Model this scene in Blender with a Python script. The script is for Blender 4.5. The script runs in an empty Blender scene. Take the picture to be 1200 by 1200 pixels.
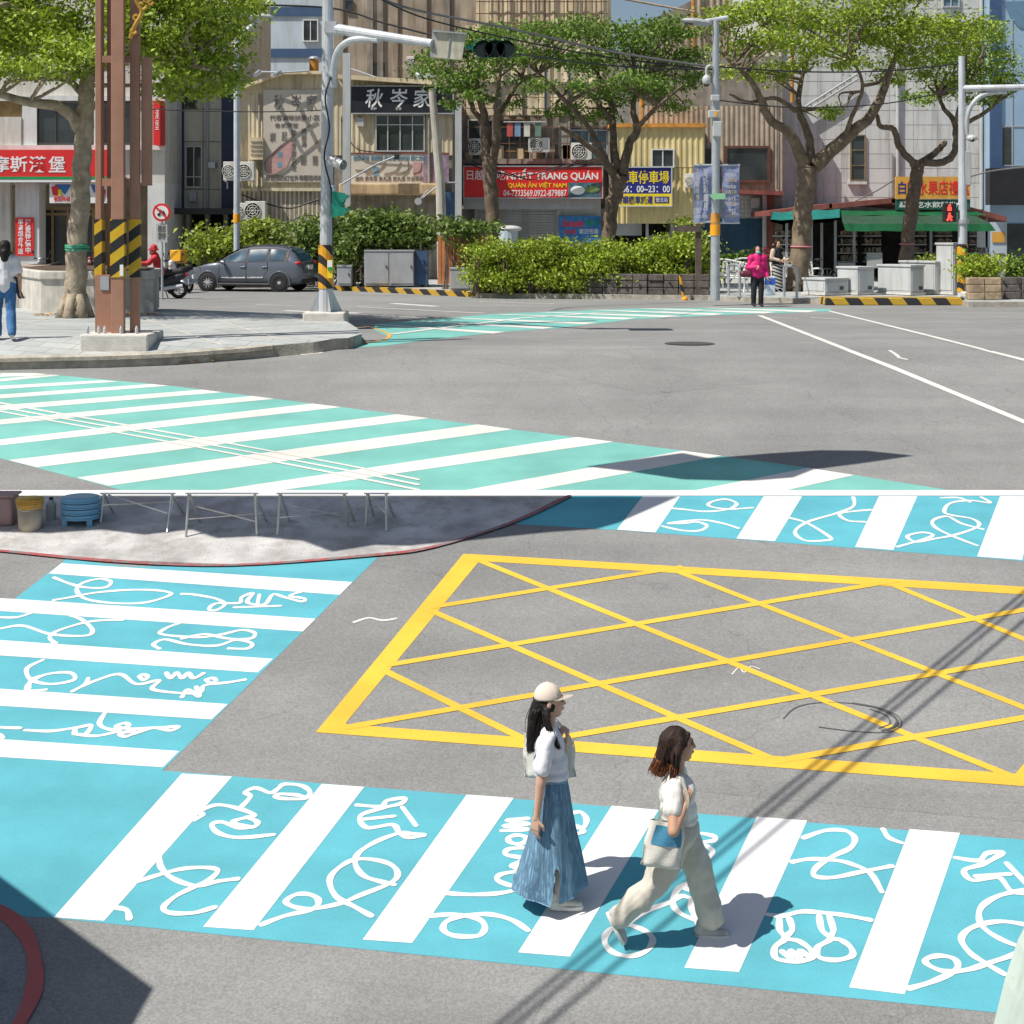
import bpy, bmesh, math, random
import numpy as np
from mathutils import Vector, Matrix, noise
random.seed(7); rng = np.random.default_rng(7)
SC = bpy.context.scene; COL = SC.collection
R = math.radians

# ---------------------------------------------------------------- camera, sky, sun, exposure
F, HC, V0 = 1800.0, 2.0, 270.0          # focal length (photo pixels), eye height above the upper street, horizon row
cam = bpy.data.cameras.new('camera'); cam.sensor_width = 36; cam.lens = 36*F/1200
cam.shift_y = -(600-V0)/1200; cam.clip_start = .1; cam.clip_end = 3000
camo = bpy.data.objects.new('camera', cam); COL.objects.link(camo)
camo.location = (0, 0, HC); camo.rotation_euler = (R(90), 0, 0); SC.camera = camo

SUN_EL, SUN_BEHIND = 57.0, 28.0         # sun stands to the left, this many degrees behind the camera
to_sun = Vector((-math.cos(R(SUN_EL))*math.cos(R(SUN_BEHIND)), -math.cos(R(SUN_EL))*math.sin(R(SUN_BEHIND)), math.sin(R(SUN_EL))))
w = bpy.data.worlds.new('World'); SC.world = w; w.use_nodes = True
nt = w.node_tree; sky = nt.nodes.new('ShaderNodeTexSky'); sky.sky_type = 'NISHITA'; sky.sun_disc = False
sky.sun_elevation = R(SUN_EL); sky.sun_rotation = math.atan2(to_sun.x, to_sun.y); sky.air_density = 1.0; sky.dust_density = 1.6
nt.links.new(sky.outputs[0], nt.nodes['Background'].inputs[0]); nt.nodes['Background'].inputs[1].default_value = .075
sl = bpy.data.lights.new('sun', 'SUN'); sl.energy = 4.8; sl.angle = R(.4); sl.color = (1, .95, .87)
slo = bpy.data.objects.new('sun', sl); COL.objects.link(slo); slo.rotation_euler = to_sun.to_track_quat('Z', 'Y').to_euler(); slo.location = (-30, -20, 40)
vs = SC.view_settings; vs.view_transform = 'Standard'; vs.look = 'None'; vs.exposure = .2; vs.gamma = 1
SC.cycles.max_bounces = 6; SC.cycles.transparent_max_bounces = 8

# ---------------------------------------------------------------- geometry of the place: flat upper street, then a street falling towards the camera
YC, SL = 25.714, .1963
def gz(y): return 0.0 if y >= YC else (-SL*(YC-y) if y > -14 else -SL*(YC+14))
def X(u, y): return (u-600)*y/F
def Z(v, y): return HC-(v-V0)*y/F
def P(u, v, y): return Vector((X(u, y), y, Z(v, y)))
def G(u, v, dz=0.0):
    y = (HC-dz)*F/(v-V0) if v > V0+1 else 1e9
    if y < YC: y = (HC-dz+SL*YC)/((v-V0)/F+SL)
    return Vector(((u-600)*y/F, y, gz(y)+dz))

# ---------------------------------------------------------------- materials
MATS = {}
def M(name, col, rough=.75, var=.12, scale=3.0, metal=0.0, bump=0.0, bscale=40.0, streak=0.0, spec=.4, trans=0.0, island=0.0, spots=0.0):
    if name in MATS: return MATS[name]
    m = bpy.data.materials.new(name); m.use_nodes = True; t = m.node_tree; N = t.nodes; L = t.links; b = N['Principled BSDF']
    b.inputs['Roughness'].default_value = rough; b.inputs['Metallic'].default_value = metal; b.inputs['Specular IOR Level'].default_value = spec
    geo = N.new('ShaderNodeNewGeometry'); pos = geo.outputs['Position']
    def mix(fac, a, bb, mode='MIX'):
        n = N.new('ShaderNodeMix'); n.data_type = 'RGBA'; n.blend_type = mode
        for s, v in ((0, fac), (6, a), (7, bb)):
            if hasattr(v, 'is_linked') or isinstance(v, bpy.types.NodeSocket): L.new(v, n.inputs[s])
            else: n.inputs[s].default_value = v if s == 0 else (*v[:3], 1)
        return n.outputs[2]
    def nz(scale, det=4, vec=None, rough=.55):
        n = N.new('ShaderNodeTexNoise'); n.inputs['Scale'].default_value = scale; n.inputs['Detail'].default_value = det; n.inputs['Roughness'].default_value = rough
        L.new(vec if vec is not None else pos, n.inputs['Vector']); return n.outputs['Fac']
    def ramp(f, a, bb):
        n = N.new('ShaderNodeMapRange'); n.inputs[1].default_value = a; n.inputs[2].default_value = bb; L.new(f, n.inputs[0]); return n.outputs[0]
    lo = [c*(1-var) for c in col]; hi = [min(1, c*(1+var)) for c in col]
    c = mix(ramp(nz(scale), .3, .7), lo, hi)
    if island:
        rpi = geo.outputs['Random Per Island']
        c = mix(ramp(rpi, 0, 1), mix(.5, c, [x*(1-island) for x in lo]), mix(.5, c, [min(1, x*(1+island)) for x in (hi[0]*1.25, hi[1], hi[2]*.8)]))
    if streak:
        mp = N.new('ShaderNodeMapping'); mp.inputs['Scale'].default_value = (2.2, 2.2, .22); L.new(pos, mp.inputs[0])
        c = mix(ramp(nz(1.6, 5, mp.outputs[0], .65), .48, .75), c, [x*(1-streak) for x in (col[0]*.95, col[1]*.9, col[2]*.82)])
    if spots:
        c = mix(ramp(nz(26, 3, None, .7), .62, .74), c, [x*(1-spots) for x in col])
    L.new(c, b.inputs['Base Color'])
    if bump:
        bn = N.new('ShaderNodeBump'); bn.inputs['Strength'].default_value = bump; bn.inputs['Distance'].default_value = .02
        L.new(nz(bscale, 5), bn.inputs['Height']); L.new(bn.outputs[0], b.inputs['Normal'])
    if trans:
        tr = N.new('ShaderNodeBsdfTranslucent'); L.new(c, tr.inputs[0]); ms = N.new('ShaderNodeMixShader'); ms.inputs[0].default_value = trans
        L.new(b.outputs[0], ms.inputs[1]); L.new(tr.outputs[0], ms.inputs[2]); L.new(ms.outputs[0], N['Material Output'].inputs[0])
    MATS[name] = m; m['nodes_api'] = 1
    return m
def glow(name, col, s):
    m = bpy.data.materials.new(name); m.use_nodes = True; b = m.node_tree.nodes['Principled BSDF']
    b.inputs['Base Color'].default_value = (*col, 1); b.inputs['Emission Color'].default_value = (*col, 1); b.inputs['Emission Strength'].default_value = s
    return m
def stripes(name, ca, cb, dirv, period, rough=.6, duty=.5):
    """two painted colours in bands along a world direction"""
    m = bpy.data.materials.new(name); m.use_nodes = True; t = m.node_tree; N = t.nodes; L = t.links; b = N['Principled BSDF']; b.inputs['Roughness'].default_value = rough
    geo = N.new('ShaderNodeNewGeometry'); d = N.new('ShaderNodeVectorMath'); d.operation = 'DOT_PRODUCT'; d.inputs[1].default_value = [x/period for x in dirv]
    L.new(geo.outputs['Position'], d.inputs[0]); fr = N.new('ShaderNodeMath'); fr.operation = 'FRACT'; L.new(d.outputs['Value'], fr.inputs[0])
    gt = N.new('ShaderNodeMath'); gt.operation = 'GREATER_THAN'; gt.inputs[1].default_value = duty; L.new(fr.outputs[0], gt.inputs[0])
    no = N.new('ShaderNodeTexNoise'); no.inputs['Scale'].default_value = 9; no.inputs['Detail'].default_value = 6; L.new(geo.outputs['Position'], no.inputs['Vector'])
    mx = N.new('ShaderNodeMix'); mx.data_type = 'RGBA'; L.new(gt.outputs[0], mx.inputs[0]); mx.inputs[6].default_value = (*ca, 1); mx.inputs[7].default_value = (*cb, 1)
    m2 = N.new('ShaderNodeMix'); m2.data_type = 'RGBA'; m2.blend_type = 'MULTIPLY'; m2.inputs[0].default_value = .45
    L.new(mx.outputs[2], m2.inputs[6]); L.new(no.outputs['Color'], m2.inputs[7]); L.new(m2.outputs[2], b.inputs['Base Color'])
    return m

# ---------------------------------------------------------------- object helpers
def tag(o, label=None, cat=None, group=None, kind=None):
    if label: o['label'] = label
    if cat: o['category'] = cat
    if group: o['group'] = group
    if kind: o['kind'] = kind
    return o
def thing(name, label, cat, loc, group=None):
    o = bpy.data.objects.new(name, None); COL.objects.link(o); o.location = loc; o.empty_display_size = .2
    return tag(o, label, cat, group)
def adopt(o, parent):
    o.parent = parent
    if parent is not None:
        m = Matrix.Identity(4); q = parent
        while q is not None: m = q.matrix_basis @ m if q.parent is None else m; q = q.parent
        o.matrix_parent_inverse = m.inverted() if parent.parent is None else Matrix.Identity(4)
    return o
def link(name, me, mats, parent=None, smooth=False):
    o = bpy.data.objects.new(name, me); COL.objects.link(o)
    for m in (mats if isinstance(mats, (list, tuple)) else [mats]): me.materials.append(m)
    if smooth: me.shade_smooth() if hasattr(me, 'shade_smooth') else me.polygons.foreach_set('use_smooth', [True]*len(me.polygons))
    if parent is not None: adopt(o, parent)
    return o
def obj(name, bm, mats, parent=None, smooth=False, bevel=0.0):
    me = bpy.data.meshes.new(name); bmesh.ops.recalc_face_normals(bm, faces=bm.faces); bm.to_mesh(me); bm.free()
    o = link(name, me, mats, parent, smooth)
    if bevel:
        b = o.modifiers.new('bevel', 'BEVEL'); b.width = bevel; b.segments = 2; b.limit_method = 'ANGLE'
    return o
def new(): return bmesh.new()
def box(bm, x0, x1, y0, y1, z0, z1, rot=0.0, mat=0):
    c = Vector(((x0+x1)/2, (y0+y1)/2, (z0+z1)/2))
    r = bmesh.ops.create_cube(bm, size=1, matrix=Matrix.Translation(c) @ Matrix.Rotation(rot, 4, 'Z') @ Matrix.Diagonal((abs(x1-x0), abs(y1-y0), abs(z1-z0), 1)))
    if mat:
        for f in {f for v in r['verts'] for f in v.link_faces}: f.material_index = mat
    return bm
def pb(bm, u0, v0, u1, v1, y, d=.1, mat=0):
    """box whose face at depth y covers a picture rectangle, running back by d"""
    return box(bm, X(u0, y), X(u1, y), y, y+d, Z(v1, y), Z(v0, y), mat=mat)
def pbo(name, u0, v0, u1, v1, y, d, m, parent=None, bevel=0.0):
    return obj(name, pb(new(), u0, v0, u1, v1, y, d), m, parent, bevel=bevel)
def prism(bm, pts, depth):
    """polygon of 3-d points (one plane) pushed back along +y"""
    a = [bm.verts.new(p) for p in pts]; b = [bm.verts.new(Vector(p)+Vector((0, depth, 0))) for p in pts]
    bm.faces.new(a); bm.faces.new(b[::-1]); n = len(a)
    for i in range(n): bm.faces.new((a[i], a[(i+1) % n], b[(i+1) % n], b[i]))
    return bm
def tube(bm, pts, rad, seg=10, cap=True):
    pts = [Vector(p) for p in pts]; n = len(pts); rr = rad if isinstance(rad, (list, tuple)) else [rad]*n
    rings = []; up = None
    for i, p in enumerate(pts):
        d = (pts[min(i+1, n-1)]-pts[max(i-1, 0)]).normalized()
        if up is None: up = d.orthogonal().normalized()
        up = (up-d*up.dot(d)).normalized(); s = d.cross(up)
        rings.append([bm.verts.new(p+(up*math.cos(2*math.pi*k/seg)+s*math.sin(2*math.pi*k/seg))*rr[i]) for k in range(seg)])
    for a, b in zip(rings, rings[1:]):
        for k in range(seg): bm.faces.new((a[k], a[(k+1) % seg], b[(k+1) % seg], b[k]))
    if cap: bm.faces.new(rings[0][::-1]); bm.faces.new(rings[-1])
    return bm
def ball(bm, c, r, seg=16, rings=10, rot=None):
    r = r if isinstance(r, (list, tuple)) else (r, r, r)
    m = Matrix.Translation(c) @ (rot.to_4x4() if rot is not None else Matrix.Identity(4)) @ Matrix.Diagonal((*r, 1))
    bmesh.ops.create_uvsphere(bm, u_segments=seg, v_segments=rings, radius=1, matrix=m); return bm
def disc(bm, c, r, axis, thick, seg=24):
    a = Vector(axis).normalized(); return tube(bm, [Vector(c)-a*thick/2, Vector(c)+a*thick/2], r, seg)
def smooth_pts(pts, k=6, closed=False):
    pts = [Vector(p) for p in pts]; n = len(pts)
    if n < 3: return pts
    out = []
    for i in range(n-1):
        p0 = pts[max(i-1, 0)]; p1 = pts[i]; p2 = pts[i+1]; p3 = pts[min(i+2, n-1)]
        for j in range(k):
            t = j/k; out.append(.5*((2*p1)+(p2-p0)*t+(2*p0-5*p1+4*p2-p3)*t*t+(3*p1-p0-3*p2+p3)*t**3))
    out.append(pts[-1]); return out
def corrugated(bm, u0, v0, u1, v1, y, pitch=.2, depth=.035, top=None):
    """upright ribbed sheet facing the camera; top(x) may give a sloping upper edge"""
    x0, x1 = X(u0, y), X(u1, y); z0, z1 = Z(v1, y), Z(v0, y); n = max(2, int((x1-x0)/pitch*4)); prev = None
    for i in range(n+1):
        x = x0+(x1-x0)*i/n; d = (0, 0, depth, depth)[i % 4]
        a = bm.verts.new((x, y+d, z0)); b = bm.verts.new((x, y+d, top(x) if top else z1))
        if prev: bm.faces.new((prev[0], a, b, prev[1]))
        prev = (a, b)
    return bm
def clip(poly, keep_far):
    out = []; n = len(poly); ins = (lambda p: p[1] >= YC) if keep_far else (lambda p: p[1] <= YC)
    for i in range(n):
        a, b = poly[i], poly[(i+1) % n]
        if ins(a): out.append(a)
        if ins(a) != ins(b):
            t = (YC-a[1])/(b[1]-a[1]); out.append((a[0]+(b[0]-a[0])*t, YC))
    return out
def drape(bm, poly, dz, skirt=0.0, mat=0):
    """polygon of (x, y) laid on the terrain, dz above it"""
    for far in (True, False):
        q = clip([(p[0], p[1]) for p in poly], far)
        c = []
        for p in q:
            if not c or (abs(p[0]-c[-1][0])+abs(p[1]-c[-1][1])) > 1e-5: c.append(p)
        if len(c) > 2 and (abs(c[0][0]-c[-1][0])+abs(c[0][1]-c[-1][1])) < 1e-5: c.pop()
        if len(c) < 3: continue
        vs_ = [bm.verts.new((p[0], p[1], gz(p[1])+dz)) for p in c]
        f = bm.faces.new(vs_); f.normal_update(); f.material_index = mat
        if f.normal.z < 0: f.normal_flip()
        if skirt:
            n = len(c)
            for i in range(n):
                a, b = vs_[i], vs_[(i+1) % n]
                if abs(a.co.y-YC) < 1e-6 and abs(b.co.y-YC) < 1e-6: continue
                g = bm.faces.new((b, a, bm.verts.new((a.co.x, a.co.y, a.co.z-skirt)), bm.verts.new((b.co.x, b.co.y, b.co.z-skirt)))); g.material_index = 1 if skirt and mat == 0 else mat
    return bm
def dpx(bm, pts, dz, skirt=0.0, mat=0): return drape(bm, [G(u, v, dz) for u, v in pts], dz, skirt, mat)
def flat_obj(name, bm, m, kind='structure'):
    me = bpy.data.meshes.new(name); bm.to_mesh(me); bm.free(); o = link(name, me, m); o['kind'] = kind; return o
_rib = [0]
def ribbon(bm, pts, width, dz, smooth=True, k=5, mat=0):
    """painted line: picture polyline -> flat band of constant real width on the terrain"""
    vc = V0+(HC-dz)*F/YC; pp = [pts[0]]
    for b_ in pts[1:]:
        a_ = pp[-1]
        if (a_[1]-vc)*(b_[1]-vc) < 0: t_ = (vc-a_[1])/(b_[1]-a_[1]); pp.append((a_[0]+(b_[0]-a_[0])*t_, vc))
        pp.append(b_)
    w3 = [G(u, v, dz) for u, v in pp]
    w3 = [Vector((p.x, p.y, 0)) for p in w3]
    if smooth and len(w3) > 2: w3 = smooth_pts(w3, k)
    q = [w3[0]]
    for p in w3[1:]:
        a = q[-1]
        if (a.y-YC)*(p.y-YC) < 0: q.append(a+(p-a)*((YC-a.y)/(p.y-a.y)))
        q.append(p)
    w3 = q
    n = len(w3); prev = None; base = dz+((_rib[0] % 5)*.0002 if smooth else 0); _rib[0] += 1
    def vert(p, h): return bm.verts.new((p.x, p.y, gz(p.y)+h))
    def hgt(i): return base+(.0016*i/max(1, n-1) if smooth else 0)
    for i, p in enumerate(w3):
        a = w3[max(i-1, 0)]; b = w3[min(i+1, n-1)]; d = (b-a)
        if d.length < 1e-6: d = Vector((1, 0, 0))
        d.normalize(); s = Vector((-d.y, d.x, 0))*width/2*(1+(.13*math.sin(i*.55+_rib[0]) if smooth else 0)); h = hgt(i)
        cur = (vert(p+s, h), vert(p-s, h))
        if prev:
            f = bm.faces.new((prev[0], prev[1], cur[1], cur[0])); f.material_index = mat
        if smooth and i in (0, n-1):
            e = -1 if i == 0 else 1; ring = [vert(p+s*math.cos(math.pi*q/6)+d*e*math.sin(math.pi*q/6)*width/2, h) for q in range(1, 6)]
            try: bm.faces.new([cur[0]]+ring+[cur[1]]).material_index = mat
            except ValueError: pass
        prev = cur
    return bm
VF = None
def text(name, s, u0, v0, u1, v1, y, m, parent, bold=0.0, shear=0.0, depth=.012):
    """lettering as real raised characters fitted to a picture rectangle at depth y, facing the street"""
    c = bpy.data.curves.new('lettering', 'FONT'); c.body = s; c.extrude = .01; c.offset = bold; c.resolution_u = 3
    if shear: c.shear = shear
    o = bpy.data.objects.new('lettering', c); COL.objects.link(o); bpy.context.view_layer.update()
    me = bpy.data.meshes.new_from_object(o.evaluated_get(bpy.context.evaluated_depsgraph_get())); bpy.data.objects.remove(o); bpy.data.curves.remove(c)
    n = len(me.vertices); a = np.empty(n*3, np.float32); me.vertices.foreach_get('co', a); a = a.reshape(-1, 3)
    lo, hi = a.min(0), a.max(0); q = (a-lo)/np.maximum(hi-lo, 1e-6)
    out = np.stack([X(u0, y)+q[:, 0]*(X(u1, y)-X(u0, y)), y-q[:, 2]*depth, Z(v1, y)+q[:, 1]*(Z(v0, y)-Z(v1, y))], 1)
    me.vertices.foreach_set('co', out.astype(np.float32).ravel()); me.materials.clear(); me.update()
    return link(name, me, m, parent)
def remesh(bm, voxel, smooth=3, factor=.5, noise_amp=0.0, noise_scale=10.0, decimate=0.0):
    """fuse overlapping shapes into one continuous skin"""
    me = bpy.data.meshes.new('tmp'); bm.to_mesh(me); bm.free(); o = bpy.data.objects.new('tmp', me); COL.objects.link(o)
    r = o.modifiers.new('r', 'REMESH'); r.mode = 'VOXEL'; r.voxel_size = voxel; r.adaptivity = 0
    if smooth: s = o.modifiers.new('s', 'SMOOTH'); s.factor = factor; s.iterations = smooth
    bpy.context.view_layer.update()
    out = bpy.data.meshes.new_from_object(o.evaluated_get(bpy.context.evaluated_depsgraph_get())); bpy.data.objects.remove(o); bpy.data.meshes.remove(me)
    if noise_amp:
        n = len(out.vertices); a = np.empty(n*3, np.float32); out.vertices.foreach_get('co', a); a = a.reshape(-1, 3)
        nn = np.empty(n*3, np.float32); out.vertices.foreach_get('normal', nn); nn = nn.reshape(-1, 3)
        d = np.array([noise.noise(Vector((float(p[0])*noise_scale, float(p[1])*noise_scale, float(p[2])*noise_scale*.55)))+.45*noise.noise(Vector((float(p[0])*noise_scale*2.2, float(p[1])*noise_scale*2.2, float(p[2])*noise_scale*1.5))) for p in a])
        a = a+nn*(d*noise_amp)[:, None]; out.vertices.foreach_set('co', a.astype(np.float32).ravel()); out.update()
    out.polygons.foreach_set('use_smooth', [True]*len(out.polygons))
    return out
def capsule(bm, p0, r0, p1, r1, seg=14, flat=None):
    """tapered limb segment with round ends; flat scales it sideways in depth"""
    p0, p1 = Vector(p0), Vector(p1); d = (p1-p0); L = d.length; d.normalize(); pts = []; rs = []
    for k in range(5): a = math.pi/2*(1-k/4); pts.append(p0-d*r0*math.sin(a)*.98); rs.append(max(1e-4, r0*math.cos(a)))
    for k in range(5): a = math.pi/2*k/4; pts.append(p1+d*r1*math.sin(a)*.98); rs.append(max(1e-4, r1*math.cos(a)))
    return tube(bm, pts, rs, seg)
# ---------------------------------------------------------------- ground, road, pavements, paint
def asphalt(name, col):
    m = bpy.data.materials.new(name); m.use_nodes = True; t = m.node_tree; N = t.nodes; L = t.links; b = N['Principled BSDF']; b.inputs['Roughness'].default_value = .9; b.inputs['Specular IOR Level'].default_value = .25
    geo = N.new('ShaderNodeNewGeometry'); pos = geo.outputs['Position']
    def nz(s, d=4, r=.6):
        n = N.new('ShaderNodeTexNoise'); n.inputs['Scale'].default_value = s; n.inputs['Detail'].default_value = d; n.inputs['Roughness'].default_value = r; L.new(pos, n.inputs['Vector']); return n.outputs['Fac']
    def rng_(f, a, bb, c=0, d=1):
        n = N.new('ShaderNodeMapRange'); n.inputs[1].default_value = a; n.inputs[2].default_value = bb; n.inputs[3].default_value = c; n.inputs[4].default_value = d; L.new(f, n.inputs[0]); return n.outputs[0]
    def mul(a, bb):
        n = N.new('ShaderNodeMath'); n.operation = 'MULTIPLY'; L.new(a, n.inputs[0]); L.new(bb, n.inputs[1]); return n.outputs[0]
    big = rng_(nz(.3, 4), .3, .7, .84, 1.1); mid = rng_(nz(1.7, 6, .7), .25, .75, .92, 1.06)
    mp = N.new('ShaderNodeMapping'); mp.inputs['Scale'].default_value = (.12, 1.3, 1); mp.inputs['Rotation'].default_value = (0, 0, .35); L.new(pos, mp.inputs[0])
    tr = N.new('ShaderNodeTexNoise'); tr.inputs['Scale'].default_value = 1.1; tr.inputs['Detail'].default_value = 4; L.new(mp.outputs[0], tr.inputs['Vector']); track = rng_(tr.outputs['Fac'], .35, .7, 1.05, .9)
    vo = N.new('ShaderNodeTexVoronoi'); vo.inputs['Scale'].default_value = 70; L.new(pos, vo.inputs['Vector'])
    sep = N.new('ShaderNodeSeparateColor'); L.new(vo.outputs['Color'], sep.inputs[0]); chip = rng_(sep.outputs[0], 0, 1, .85, 1.17)
    fine = rng_(nz(150, 2, .7), .3, .7, .86, 1.14)
    crv = N.new('ShaderNodeTexVoronoi'); crv.feature = 'DISTANCE_TO_EDGE'; crv.inputs['Scale'].default_value = .33
    wn = N.new('ShaderNodeTexNoise'); wn.inputs['Scale'].default_value = 2.4; wn.inputs['Detail'].default_value = 6; L.new(pos, wn.inputs['Vector'])
    va = N.new('ShaderNodeVectorMath'); va.operation = 'MULTIPLY_ADD'; va.inputs[1].default_value = (.55,)*3; L.new(wn.outputs['Color'], va.inputs[0]); L.new(pos, va.inputs[2]); L.new(va.outputs[0], crv.inputs['Vector'])
    crack = rng_(crv.outputs['Distance'], .001, .0045, .84, 1); sp = rng_(nz(5, 6, .8), .64, .74, 1, .7)
    f = mul(mul(mul(big, mid), mul(chip, fine)), mul(mul(track, crack), sp))
    mx = N.new('ShaderNodeMix'); mx.data_type = 'RGBA'; mx.blend_type = 'MULTIPLY'; mx.inputs[0].default_value = 1; mx.inputs[6].default_value = (*col, 1)
    cc = N.new('ShaderNodeCombineColor'); [L.new(f, cc.inputs[i]) for i in range(3)]; L.new(cc.outputs[0], mx.inputs[7]); L.new(mx.outputs[2], b.inputs['Base Color'])
    bp = N.new('ShaderNodeBump'); bp.inputs['Strength'].default_value = .35; bp.inputs['Distance'].default_value = .01; L.new(chip, bp.inputs['Height']); L.new(bp.outputs[0], b.inputs['Normal'])
    return m
def roadpaint(name, col, wear=.6, thresh=.66, var=.09, grain=.2):
    """thin road paint: slight roller tone, worn through here and there so the asphalt shows"""
    m = bpy.data.materials.new(name); m.use_nodes = True; t = m.node_tree; N = t.nodes; L = t.links; b = N['Principled BSDF']; b.inputs['Roughness'].default_value = .7; b.inputs['Specular IOR Level'].default_value = .3
    geo = N.new('ShaderNodeNewGeometry'); pos = geo.outputs['Position']
    def nz(s, d, r=.6):
        n = N.new('ShaderNodeTexNoise'); n.inputs['Scale'].default_value = s; n.inputs['Detail'].default_value = d; n.inputs['Roughness'].default_value = r; L.new(pos, n.inputs['Vector']); return n.outputs['Fac']
    def rg(f, a, bb, c, d):
        n = N.new('ShaderNodeMapRange'); n.inputs[1].default_value = a; n.inputs[2].default_value = bb; n.inputs[3].default_value = c; n.inputs[4].default_value = d; L.new(f, n.inputs[0]); return n.outputs[0]
    def mixc(fac, a, bb, mode='MIX'):
        n = N.new('ShaderNodeMix'); n.data_type = 'RGBA'; n.blend_type = mode
        for s, v in ((0, fac), (6, a), (7, bb)):
            if isinstance(v, bpy.types.NodeSocket): L.new(v, n.inputs[s])
            else: n.inputs[s].default_value = v if s == 0 else (*v, 1)
        return n.outputs[2]
    lo = [c*(1-var*1.6) for c in col]; hi = [min(.9, c*(1+var)) for c in col]
    c = mixc(rg(nz(1.1, 5), .3, .7, 0, 1), lo, hi)
    gr = rg(nz(120, 2, .7), .3, .7, 1-grain, 1); g3 = N.new('ShaderNodeCombineColor'); [L.new(gr, g3.inputs[i]) for i in range(3)]
    c = mixc(1.0, c, g3.outputs[0], 'MULTIPLY')
    mp = N.new('ShaderNodeMapping'); mp.inputs['Scale'].default_value = (.1, 1.5, 1); mp.inputs['Rotation'].default_value = (0, 0, .5); L.new(pos, mp.inputs[0])
    tn = N.new('ShaderNodeTexNoise'); tn.inputs['Scale'].default_value = 1.2; tn.inputs['Detail'].default_value = 5; L.new(mp.outputs[0], tn.inputs['Vector']); tk = rg(tn.outputs['Fac'], .45, .78, 1, .86); tk3 = N.new('ShaderNodeCombineColor'); [L.new(tk, tk3.inputs[i]) for i in range(3)]
    c = mixc(1.0, c, tk3.outputs[0], 'MULTIPLY'); c = mixc(rg(nz(48, 3, .8), .62, .72, 0, wear*.55), c, (.22, .22, .215))
    c = mixc(rg(nz(7, 8, .78), thresh, thresh+.06, 0, wear), c, (.2, .2, .195))
    L.new(c, b.inputs['Base Color'])
    bp = N.new('ShaderNodeBump'); bp.inputs['Strength'].default_value = .2; bp.inputs['Distance'].default_value = .006; L.new(nz(90, 3), bp.inputs['Height']); L.new(bp.outputs[0], b.inputs['Normal'])
    return m
m_road = asphalt('asphalt', (.246, .247, .24)); m_road_d = asphalt('patched asphalt', (.22, .22, .22))
m_teal = roadpaint('teal road paint', (.118, .455, .54)); m_mint = roadpaint('mint road paint', (.2, .51, .455))
m_white = roadpaint('white road paint', (.78, .78, .77), .5, .68, .04, .1); m_yel = roadpaint('yellow road paint', (.9, .53, .06), .65, .63)
m_cream = roadpaint('off white road paint', (.74, .72, .67), .55, .66, .05, .14)
m_red = roadpaint('red kerb paint', (.42, .1, .1), .85, .47, .2); m_kerby = roadpaint('amber line paint', (.75, .42, .08), .6, .62)
m_pave = M('grey paving', (.42, .44, .43), .85, .14, 1.3, bump=.3, bscale=60, spots=.25); 
_t = m_pave.node_tree; _b = _t.nodes['Principled BSDF']; _src = _b.inputs['Base Color'].links[0].from_socket
_g = _t.nodes.new('ShaderNodeNewGeometry'); _mp = _t.nodes.new('ShaderNodeMapping'); _mp.inputs['Rotation'].default_value = (0, 0, .25); _t.links.new(_g.outputs['Position'], _mp.inputs[0])
_br = _t.nodes.new('ShaderNodeTexBrick'); _br.inputs['Scale'].default_value = 1.0; _br.inputs['Brick Width'].default_value = .6; _br.inputs['Row Height'].default_value = .3; _br.inputs['Mortar Size'].default_value = .012; _br.inputs['Color1'].default_value = (1, 1, 1, 1); _br.inputs['Color2'].default_value = (.86, .87, .88, 1); _br.inputs['Mortar'].default_value = (.62, .6, .56, 1); _t.links.new(_mp.outputs[0], _br.inputs['Vector'])
_mx = _t.nodes.new('ShaderNodeMix'); _mx.data_type = 'RGBA'; _mx.blend_type = 'MULTIPLY'; _mx.inputs[0].default_value = 1; _t.links.new(_src, _mx.inputs[6]); _t.links.new(_br.outputs['Color'], _mx.inputs[7]); _t.links.new(_mx.outputs[2], _b.inputs['Base Color'])
m_kerb = M('kerb stone', (.4, .37, .31), .9, .3, 5, bump=.5, bscale=30, spots=.4)
m_conc = M('old concrete', (.47, .46, .45), .9, .34, 1.7, bump=.5, bscale=30, streak=.35, spots=.5)

# one sheet of ground out to the horizon; it falls from the crest towards the camera
bm = new(); xs = [-600, -60, -20, 0, 20, 60, 600]; ys = [-200, -14, 0, 8, 16, YC, 45, 70, 120, 1500]
grid = [[bm.verts.new((x, y, gz(y))) for x in xs] for y in ys]
for j in range(len(ys)-1):
    for i in range(len(xs)-1): bm.faces.new((grid[j][i], grid[j][i+1], grid[j+1][i+1], grid[j+1][i]))
flat_obj('road', bm, m_road)

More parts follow.
